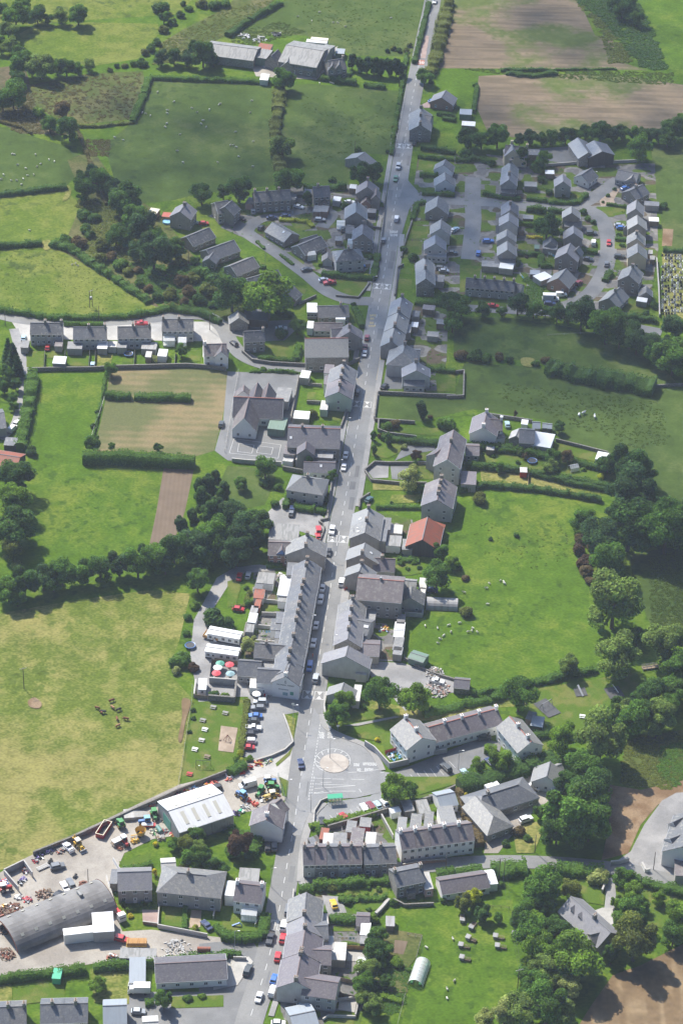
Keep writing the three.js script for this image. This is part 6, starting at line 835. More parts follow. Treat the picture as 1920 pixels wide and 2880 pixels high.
trees('t','blue dark','dark conifer in the clump below the school playing field',[1250,110,60,1450,40,80,1560,60,84,1400,-60,66,1440,-170,64,1380,-140,56,1500,-30,60,1330,40,56,1480,-220,50,1540,-120,60]);tree(1560,260,92,'r','dark','dark tree at the end of the belt beside the blue trimmed house');tree(90,100,150,'r','dark','very large dark tree at the left edge of the bright pasture');tree(90,262,84,'r','olive','pale tree with bare branches at the left edge');tree(115,365,48,'b','blossom','pale bush below the tree with bare branches');tree(1362,480,82,'r','mid','single round tree at the corner of the stony track');tree(1475,745,96,'b','dark','dark dense clump behind the upper static caravan');tree(1560,760,70,'b','dark','right end of the dark clump behind the static caravans');tree(1240,1020,74,'b','mid','green shrubs at the cattle field fence');tree(1335,1070,48,'b','copper','dark red brown bush beside the stony yard');tree(1210,1095,40,'b','blossom','white flowering bush at the field corner');tree(1280,830,34,'b','mid','bush beside the trampoline by the field');tree(1340,640,44,'b','bright','bright weeds along the stony track');tree(1290,720,36,'b','mid','bush along the field fence by the track');
T(640,1440);
trees('r','blue dark','dark tree in the wood beside the brick house with blue trim',[100,150,140,200,60,100,60,290,100,180,200,80,20,40,120]);tree(1460,270,56,'r','mid','smaller round tree below the rust roofed barn');tree(1440,445,112,'r','mid','large round tree behind the chapel annex');tree(1280,200,28,'t','mid','slim tree beside the rust barn');tree(1545,350,50,'r','bright','tree at the sheep field edge near the big round one');tree(150,625,40,'b','mid','bush at the terrace garden corner');tree(165,920,70,'r','blossom','white flowering tree beside the slate rear wing');tree(310,1000,34,'b','mid','bush in the pub yard');trees('b','mid bright dark','shrub in the garden of the long low cottage',[1190,350,26,1280,350,22,1320,380,24,1240,390,20,1152,275,14,1200,285,24,1300,490,26,1350,540,20]);trees('b','hedge olive','bush along the stony track bank',[130,520,26,150,560,26,220,150,30]);
T(1280,1440);
trees('r','blue dark mid','dark tree in the big wood on the right',[1000,190,150,1200,120,172,1450,130,182,1330,60,130,1560,60,130,880,60,90,1120,30,110]);tree(1070,320,132,'r','mid','tree in front of the right wood with lit top');trees('b','brown copper','purplish thorn bush at the foot of the right wood',[860,190,56,850,260,56,900,400,66,880,360,56,930,470,50,910,330,50,940,240,50]);tree(1090,640,192,'r','pale','huge pale topped tree beside the sheep pasture');tree(1120,990,150,'r','pale','large pale tree at the playground corner');tree(1440,920,142,'r','pale','large pale tree beside the footbridge');tree(1530,1090,104,'r','mid','tree at the right edge beside the footbridge');tree(780,1060,76,'r','pale','small round pale tree on the sheep field wall');tree(1250,880,72,'r','dark','darker tree between the two large pale ones');tree(68,685,52,'b','olive','grey green bush at the round topped hut');tree(240,185,20,'b','dark','small dark thorn in the sheep pasture');tree(68,452,30,'b','brown','pink flowering bush at the sheep pasture edge');tree(420,155,28,'b','hedge','low thorn in the upper sheep pasture');tree(20,380,30,'b','dark','dark bush at the cottage garden corner');scatter('rushes','rush tufts over the dark meadow on the far right',[1330,320,1568,260,1568,830,1350,810,1340,600],1260,.55,'tuft');scatter('rushes','scattered dark tufts at the top of the sheep pasture',[100,80,760,60,800,300,500,420,150,300],220,.4,'tuft');
T(0,1920);trees('b','hedge dark','small bush on the beer garden fence',[1332,185,24,1330,245,20,1308,335,22,1480,80,44]);tree(1550,92,42,'b','bright','bright round bush beside the outhouse ruin');trees('r','mid olive pale','tree in the garden clump below the white roofed workshop',[1340,1050,70,1290,1120,70,1370,1150,66,1200,1110,46]);tree(1075,1110,26,'b','gold','gold conifer bush at the dealer garden');
T(640,1920);
tree(755,225,82,'r','mid','round tree nearest the junction below the curved wall');tree(800,120,74,'r','bright','tree in front of the pale bungalow');tree(1050,90,114,'r','mid','broad tree right of the pale bungalow');tree(1280,115,112,'r','bright','big bright tree at the edge of the rubble yard');tree(930,90,26,'t','dark','dark slim conifer beside the pale bungalow');tree(930,165,30,'b','mid','small bush below the slim conifer');tree(1145,735,104,'r','bright','bright tree beside the parked cars at the shelter');tree(1258,750,62,'r','mid','darker tree joined to the bright shelter tree');trees('b','yellow bright','yellow green bush at the pub car park corner',[100,545,36,150,525,30,90,490,28,60,520,30]);tree(85,1115,92,'r','copper','copper leaved tree in the hedged front garden');tree(30,1000,40,'b','mid','bush by the white gabled house');tree(1030,390,22,'b','gold','gold ball shrub in the white block garden');tree(1445,890,34,'b','bright','bright shrub in the white terrace garden');tree(30,1165,60,'b','mid','shrub at the left of the hedged front garden');tree(640,1015,46,'b','mid','bush at the car park corner by the terrace');tree(1315,910,20,'b','mid','small shrub between rear wings');tree(1020,985,16,'b','bright','potted shrub in the terrace yard');
T(1280,1920);
tree(440,90,132,'r','mid','large round tree between hedge and playground');tree(740,395,102,'r','bright','tree behind the white court row');tree(1000,410,186,'r','pale','giant tree with pale crown below the playground');trees('r','mid pale dark','tree in the wood right of the playground',[1230,250,112,1410,220,112,1340,60,104,1470,150,80,1160,200,84,1120,160,70,1040,220,70,1380,330,60,1250,130,70,1500,50,90]);tree(310,540,88,'r','bright','bright round tree beside the parking court');tree(155,580,54,'r','bright','small round street tree by the court entrance');trees('r','mid dark mid','tree in the great clump above the right hand lane',[880,610,140,930,730,140,800,900,200,920,970,150,700,1030,110,830,1040,120,980,860,110,770,690,90,640,1060,70]);tree(580,890,52,'r','mid','small tree at the edge of the great clump');tree(432,1025,50,'b','brown','bronze shrub in the bungalow garden');tree(345,1105,36,'b','dark','dark shrub at the bungalow drive');tree(495,1070,36,'b','mid','green shrub below the bronze shrub');tree(60,700,44,'b','mid','bush at the court wall corner');tree(240,465,40,'b','bright','clipped bushes at the court garden wall');tree(70,780,18,'t','gold','small rusty conifer by the bungalow');tree(660,690,40,'b','bright','ivy covered bush beside the white garage');scatter('weeds','tall weeds over the rough ground by the building site',[1160,400,1568,330,1568,640,1480,730,1150,700],420,1.1,'olive');scatter('weeds','green nettles at the right of the rough ground',[1420,430,1568,400,1568,640,1500,720,1400,600],260,1.2,'mid');
T(0,2400);tree(672,905,62,'r','bright','round bright tree on the straw coloured plot');tree(1130,1020,68,'r','mid','tree in front of the long white bungalow');tree(1065,130,22,'t','gold','gold conifer behind the white door house');tree(1390,985,30,'b','bright','bright ball shrub on the bottom grass');tree(1290,1000,34,'b','mid','spreading shrub on the bottom grass');trees('r','mid dark olive','tree in the clump above the hipped pair',[1330,50,80,1450,70,70,1270,110,46,1400,10,60,1520,100,60]);trees('b','hedge bright gold','front garden shrub of the white door house',[850,350,26,890,390,28,900,430,26,980,350,26,1040,350,26]);tree(1345,510,26,'b','yellow','yellow shrub at the tan drive');
T(640,2400);trees('b','mid bright olive dark','shrub in the wild lane side hedge bank',[640,215,60,850,185,46,720,230,50,780,230,36,970,235,26,1040,250,26,850,290,36,820,330,36,1020,290,26,960,280,20]);tree(660,405,38,'b','hedge','round clipped bush below the yellow car');tree(1010,455,44,'b','bright','bright bush beside the garden shed');trees('r','mid dark pale','tree in the strip between lower gardens and paddock',[1040,560,60,1000,690,80,960,810,84,940,910,84,1080,880,54,1010,1050,70,1080,660,54,990,600,50,930,1000,60,1060,760,44]);tree(1160,745,52,'b','bright','bright leafy patch in the fenced garden');tree(1000,590,22,'b','copper','pink flowering bush in the lower gardens');tree(1500,240,46,'b','mid','round bush right of the pink wing, upper');tree(1485,320,30,'b','mid','round bush right of the pink wing, lower');scatter('nettles','overgrown weeds in the fenced garden',[1000,640,1140,720,1250,780,1230,950,1180,1100,1000,1100,960,900],400,1.1,'hedge');tree(1245,800,26,'b','mid','bush beside the polytunnel');trees('b','hedge mid bright','shrub along the cottage path',[1140,340,36,1240,340,20,1330,330,20,970,385,22]);
T(1280,2400);
tree(600,235,136,'r','mid','very large dark tree above the barn house');trees('r','mid dark bright','tree in the dense clump left of the barn house',[520,560,130,690,540,110,590,660,120,480,400,84,420,470,60,560,480,80,620,360,80]);tree(820,720,186,'r','bright','great round tree below the barn house');tree(800,245,84,'r','olive','bronze green tree at the end of the barn house');tree(1235,610,168,'r','olive','great bronze green tree right of the barn house');trees('r','mid bright','tree around the hedged lawn at the right',[1200,410,108,1230,255,72,1160,165,74,1540,450,104,1500,570,90,1400,310,52,1280,360,54,1130,480,50,1270,470,60,1110,340,44]);tree(985,165,80,'b','blossom','pale flowering shrub by the barn house lawn');tree(810,150,40,'b','hedge','clipped shrub inside the lane hedge');tree(120,295,60,'r','yellow','yellow green tree before the purple roofed cottage');tree(55,350,62,'r','olive','dull green tree beside the yellow green one');tree(190,415,62,'r','dark','small dark tree in the paddock corner');tree(290,445,34,'r','mid','small fruit tree in the paddock');trees('r','pale mid blossom','tree in the pale wood at the bottom beside the paddock',[620,800,104,560,900,94,780,930,94,450,1080,130,630,1060,160,340,1110,104,740,1090,110,500,980,80,200,1150,80,690,880,80,480,840,60]);tree(1070,700,62,'t','dark','dark conifer between the two great trees');tree(320,215,30,'b','mid','bush at the foot of the twin poles');
// ---------- hedges (points along their tops) ----------
T(0,0,1);
for(const[px,w,h,l,f,o]of[
[[418,212,405,258,372,334],3,2.2,'hedge along the left side of the large sheep pasture','mid'],[[420,212,520,216,640,220,770,226],2.4,1.8,'hedge between the sheep pasture and the long barn','hedge'],
[[786,240,782,300,772,350,776,420,788,470,795,520],4.5,2.6,'thick wild hedge dividing the two pastures below the farm','olive',{wild:.3}],[[1143,150,1128,250,1112,340,1100,430],1.6,1.4,'hedge on the left of the road below the farm turning','hedge',{wild:.3}],[[1206,0,1185,90,1164,170],2.2,1.8,'hedge on the left of the road at the top','dark',{wild:.25}],[[1264,-10,1241,80,1226,150,1208,200],5,3,'wide bushy hedge on the right of the road at the top','olive',{wild:.35}],
[[640,92,700,50,790,0],3,2.2,'dark hedge climbing to the top above the farm','dark'],[[300,572,215,352],1.5,1,'low rushy bank beside the dull pasture','heath',{wild:.4}],[[215,352,280,352,372,340],1.4,1.1,'low hedge bank under the rough olive pasture','olive',{wild:.3}],[[90,372,60,352,0,338],1.6,1.2,'bank above the dull pasture at the left','heath',{wild:.4}],
[[-60,545,40,535,140,524,188,518],2.6,2.0,'dark hedge under the dull sheep pasture at the left','dark'],[[-60,688,40,682,118,676],2.6,2.0,'dark hedge above the curved pasture at the left','dark'],[[140,676,200,690,262,735,340,785,420,840],3,2.2,'bushy hedge curving down beside the rushes','hedge',{wild:.3}],[[-60,856,60,872,150,886,250,886,360,882,440,868,480,858],2.6,2.0,'hedge along the top of the lane above the house pairs','hedge',{wild:.2}],[[480,858,560,868,620,896],3,2.4,'hedge curving with the lane past the corner','dark',{wild:.25}],
[[180,906,290,904],1.4,1.6,'clipped hedge before the second house pair','mid'],[[296,1104,369,1108],3,2.2,'short clipped hedge inside the playing field','hedge'],[[378,1108,460,1110,537,1113],3,2.2,'long clipped hedge inside the playing field','hedge'],[[232,1272,330,1272,420,1278,548,1286],4.2,4.2,'tall clipped hedge below the playing field','hedge',{wild:.08}],[[92,1040,84,1110,70,1180,55,1250],4,3,'tall bushy hedge between the track and the bright pasture','mid',{wild:.25}],[[300,1030,290,1100,262,1230],1.0,.9,'thin hedge along the playing field fence','hedge',{wild:.4}],
[[1538,1018,1600,1034,1680,1052,1760,1062,1840,1078],7,3.6,'very thick thorn hedge across the shaded meadow','dark',{wild:.3}],[[1310,1244,1400,1256,1470,1262,1535,1276],2.4,2.2,'hedge below the white house in the field','hedge'],[[1285,1298,1380,1304,1500,1324,1600,1350,1705,1368],2.2,2,'long hedge between the narrow dry lawn and the gardens','dark'],[[1288,1372,1365,1356,1500,1366,1600,1382,1690,1398],2.2,2,'long hedge at the top of the bright sheep pasture','dark'],[[1610,1290,1720,1315],2.5,2.2,'hedge left of the giant garden tree','dark'],
[[-40,2752,60,2738,150,2728,240,2716],2.6,2.2,'left part of the clipped hedge along the bottom yard','hedge'],[[262,2712,400,2702,520,2690,640,2676],2.6,2.2,'right part of the clipped hedge along the bottom yard','hedge'],[[842,2496,880,2490],2.5,1.8,'low hedge at the lane corner','hedge'],[[880,2484,960,2474,1040,2470,1092,2466],3,2.2,'bushy hedge on the lane below the stone terrace','mid',{wild:.25}],[[1565,2436,1640,2438,1696,2446],5,2.6,'hedge on the lane before the barn house','mid',{wild:.25}],[[1280,2444,1356,2436],2.6,2,'clipped hedge on the lane above the white cottage','hedge'],[[1380,2436,1480,2432],5,2.8,'bushy hedge on the lane beside the tall pole pair','mid',{wild:.25}],[[1728,2462,1800,2470,1860,2486,1960,2508],3,2.2,'hedge on the right of the barn house drive','hedge'],
[[1290,2196,1380,2172,1480,2145,1560,2118],6,3.4,'dark high hedge below the parking court','dark',{wild:.2}],[[1190,2000,1260,1985,1300,1975],2.4,1.8,'hedge along the rubble yard edge, left part','hedge',{wild:.3}],[[1300,1972,1380,1960,1460,1930,1500,1912,1590,1890,1680,1876],2.4,1.8,'hedge along the foot of the sheep pasture','hedge',{wild:.3}],[[870,2320,920,2310,1000,2290,1060,2272],2,1.4,'low hedge on the wall below the shelter car park','bright'],[[695,1965,688,2030,678,2110],2,1.6,'hedge between the beer garden and the parked cars','olive'],[[640,2168,690,2145],3,1.8,'scrubby hedge at the dealer wall corner','hedge',{wild:.3}],[[1285,2210,1318,2290,1345,2370],3,1.8,'brown heather bank right of the white terrace','brown',{wild:.3}]])hedge(px,w,h,l,f,o);
T(1280,480);
for(const[px,l,f,w=2,h=1.6]of[[[190,142,320,172,448,184],'hedge before the fork column on the estate road'],[[490,178,632,196],'hedge before the upper back lawn on the estate road'],[[642,205,840,208,905,148],'hedge wrapped around the wide hedged lawn'],[[490,242,612,252],'left hedge below the estate road','dark',2.6,2.6],[[640,252,752,264],'right hedge below the estate road','dark',2.4,2.2],[[430,355,550,362],'bright hedge between two back gardens','bright'],[[488,448,600,452],'gold hedge in the middle gardens','gold',1.4,1],[[420,558,592,566],'dark hedge behind the third middle house','dark'],[[590,566,585,640],'hedge turning down beside the laundry garden','hedge'],[[585,642,672,642],'hedge behind the large brown gabled house'],[[868,542,980,550],'hedge below the white van drive'],[[1028,742,1070,680],'hedge before the big brown gabled house','dark',2.6,1.8],[[1098,458,1178,458],'hedge between the third and cream estate houses'],[[600,948,790,962],'hedge under the motorhome turning'],[[985,968,1180,985,1390,1008],'hedge below the last estate bungalow','dark',2.6,2.4],[[1430,532,1568,540],'hedge along the top of the cemetery','dark'],[[440,612,420,640],'short hedge by the lean to house'],[[690,410,750,415],'hedge right of the round estate tree','dark'],[[1040,220,1180,240],'hedge beside the planted bank','hedge',1.6,1.2]])hedge(px,w,h,l,f??'hedge');
T(640,480);
for(const[px,l,f,w=2,h=1.6]of[[[1338,142,1450,148,1562,154],'hedge at the estate mouth below the front row'],[[1272,322,1308,208,1366,205],'hedge around the bungalow below the junction'],[[650,690,800,712,1000,728],'hedge below the hipped roof house','hedge',2.6,1.8],[[1002,730,1018,650,1032,565],'hedge on the roadside by the hipped roof house','mid',2.4,1.8],[[632,562,640,640],'bright hedge left of the narrow garage','bright',1.6,1.5],[[355,325,460,330,555,342,588,375],'gold edged hedge behind the skylight bungalow','yellow',1.8,1.3],[[870,925,900,980,925,1060],'hedge right of the slate bungalow','hedge',2.4,1.6],[[1290,885,1480,900],'hedge at the top of the terrace gardens','mid',3,1.8],[[1320,15,1450,22],'hedge between the front row bungalows'],[[520,100,820,92],'dark field hedge above the upper left estate','dark',3,2.4],[[980,210,1080,225],'roadside shrubs below the tall pinkish house','mid'],[[200,480,255,530],'low hedge at the skylight bungalow lawn','hedge',1.2,.9],[[360,570,450,640],'low border at the rounded lawn','hedge',1.2,.8],[[170,590,200,640,260,660],'shrubby border at the dark bungalow','hedge',2,1.2],[[450,980,380,960,330,940],'dark hedge below the very large bright tree','dark',3,2]])hedge(px,w,h,l,f??'hedge');
T(640,0);hedge([638,512,760,530,885,548],3,2.6,'clipped hedge before the stone farmhouse','dark',{});hedge([818,520,850,475],2,1.6,'hedge at the farmhouse lawn side','hedge');hedge([940,568,1085,588],3,1.8,'dark hedge piece in the pasture below the conifers','dark');hedge([1310,1065,1440,1080,1560,1085],2,1.6,'hedge above the upper estate front row');hedge([1330,1000,1450,1015,1568,1035],2.5,2,'hedge below the roadside stone pair','dark');hedge([1440,770,1568,790],2,1.6,'hedge behind the top brick bungalow','dark');hedge([1480,800,1568,815],2,1.6,'second hedge behind the roadside stone pair','dark');
T(1280,0);hedge([120,570,150,575,125,760],1.8,1.5,'hedge around the plot beside the hay field','hedge');hedge([0,1085,160,1080,250,1100],2.4,2,'dark hedge left of the cream farmhouse','dark');hedge([310,468,480,470,660,472],1.8,1.4,'thin dark hedge between the hay fields, left part','dark',{wild:.3});hedge([660,474,900,470,1110,468],1.2,.8,'thin broken hedge between the hay fields, right part','hedge',{wild:.4});hedge([350,490,520,510,700,490],2.4,1.5,'dark bushes below the thin hay field hedge','dark',{wild:.35});
T(640,960);hedge([1060,645,1250,672,1480,688],2.6,1.8,'clipped hedge behind the round lawn','dark');hedge([1270,1000,1370,1005],2.6,2,'clipped hedge left of the tall semi detached pair','dark');hedge([460,1120,600,1140,680,1150],3,2,'hedge below the square hipped house','hedge');hedge([395,1130,420,1060],2.4,1.8,'hedge left of the square hipped house','hedge');hedge([210,100,330,108,465,118],2,1.5,'hedge on the stone wall of the school lane');hedge([470,110,490,20],2.4,2,'hedge right of the square lawn','mid');hedge([1020,1130,1200,1128,1350,1135],1.8,1.4,'hedge above the blue trampoline garden','hedge');hedge([1370,175,1568,195],2,1.6,'hedge behind the hipped end house','hedge');hedge([150,195,300,195,490,205],1.4,1.0,'scrappy hedge on the school lane fence','hedge',{wild:.4});
T(1280,960);hedge([30,695,200,700,420,722,640,770],2.8,2.2,'dark hedge above the trampoline garden','dark');hedge([30,840,200,848,420,868,500,880,800,930,1050,985],2.4,2,'dark hedge below the trampoline garden','dark');
T(640,1440);hedge([265,345,380,345],3,1.6,'clipped hedge before the brick house with blue trim','hedge');hedge([980,430,1180,445],2,1.4,'hedge behind the large chapel');hedge([1170,310,1320,325],2,1.4,'hedge at the long low cottage garden');hedge([30,650,120,640,140,560],1.6,1,'low bank inside the stony track','olive',{wild:.4});
T(640,1920);hedge([10,1015,160,1030,215,1040,190,1120,150,1180],3,2,'hedge wrapped around the copper tree garden','hedge');hedge([890,925,1020,880],2.6,1.6,'bright hedge behind the parked red and white cars','bright');
T(1280,1920);hedge([520,350,640,330],3,2,'hedge behind the white court row','dark');hedge([200,445,285,455],2.6,1.6,'low bright hedge in the parking court','bright');hedge([0,30,140,60,330,30],2,1.6,'hedge between rubble yard and grass strip','hedge',{wild:.3});
T(640,2400);hedge([-40,545,100,565,235,550],3,2.2,'hedge below the climbing frame lawn','hedge',{wild:.08});hedge([240,550,252,480,262,405],3,2.2,'hedge right of the climbing frame lawn','hedge',{wild:.08});hedge([-50,678,95,682],2.2,1.6,'low hedge at the bottom road corner');hedge([700,430,880,450],2.6,1.8,'hedge below the gravel drive with the yellow car','hedge');hedge([490,230,590,232],2.4,1.8,'hedge at the top of the lower right terrace');hedge([1020,960,1200,1010],1.8,1.2,'bright low hedge in the fenced garden','bright');hedge([760,300,900,300,1100,295],2,1.4,'wild hedge between the two lane gardens','mid',{wild:.35});hedge([1440,120,1560,105],2.4,1.8,'hedge right of the cottage lane','hedge');
T(0,2400);hedge([850,100,1050,60],2,1.4,'hedge behind the white door house','hedge');hedge([1000,1020,1060,1015],2,1.4,'small hedge below the white lorry','hedge');hedge([1280,340,1270,510],1.6,1.2,'hedge right of the striped lawn','hedge');hedge([1480,480,1568,560],2.4,1.6,'hedge along the drive by the bottom junction');
// rough grass tussocks
T(0,0,1);
scatter('rushes','dark rush tufts in the rough pasture beside the long barn',[455,120,640,20,770,0,690,75,600,118,575,165,430,182],840,.77,'olive');scatter('rushes','dark heather patches in the rough olive pasture',[85,240,240,210,400,205,370,335,215,350,100,320],520,.84,'heath');scatter('heather','brown heather over the heath at the left edge',[0,250,80,260,120,330,200,380,60,376,0,345],300,1.2,'heath');scatter('rushes','brown rushes along the curved pasture edge',[165,694,262,735,350,790,440,850,400,845,300,780,230,735],840,.7,'heath');scatter('rushes','tufts scattered over the pasture above the farm',[820,0,1180,0,1150,150,1000,140,880,90],480,.5,'tuft');scatter('rushes','tufts scattered over the pasture beside the road',[840,260,1110,280,1090,420,1000,420,860,490],270,.5,'tuft');scatter('rushes','olive tufts in the curved lit pasture',[0,700,150,698,330,800,400,850,250,888,0,860],780,.3,'tuft');scatter('rushes','dark reeds in the corner below the big dark tree',[240,392,310,392,305,440,250,440],180,.84,'heath');scatter('weeds','gorse and nettles around the scrap behind the farm',[660,90,790,60,860,90,780,110,700,130,650,120],480,.66,'tuft');
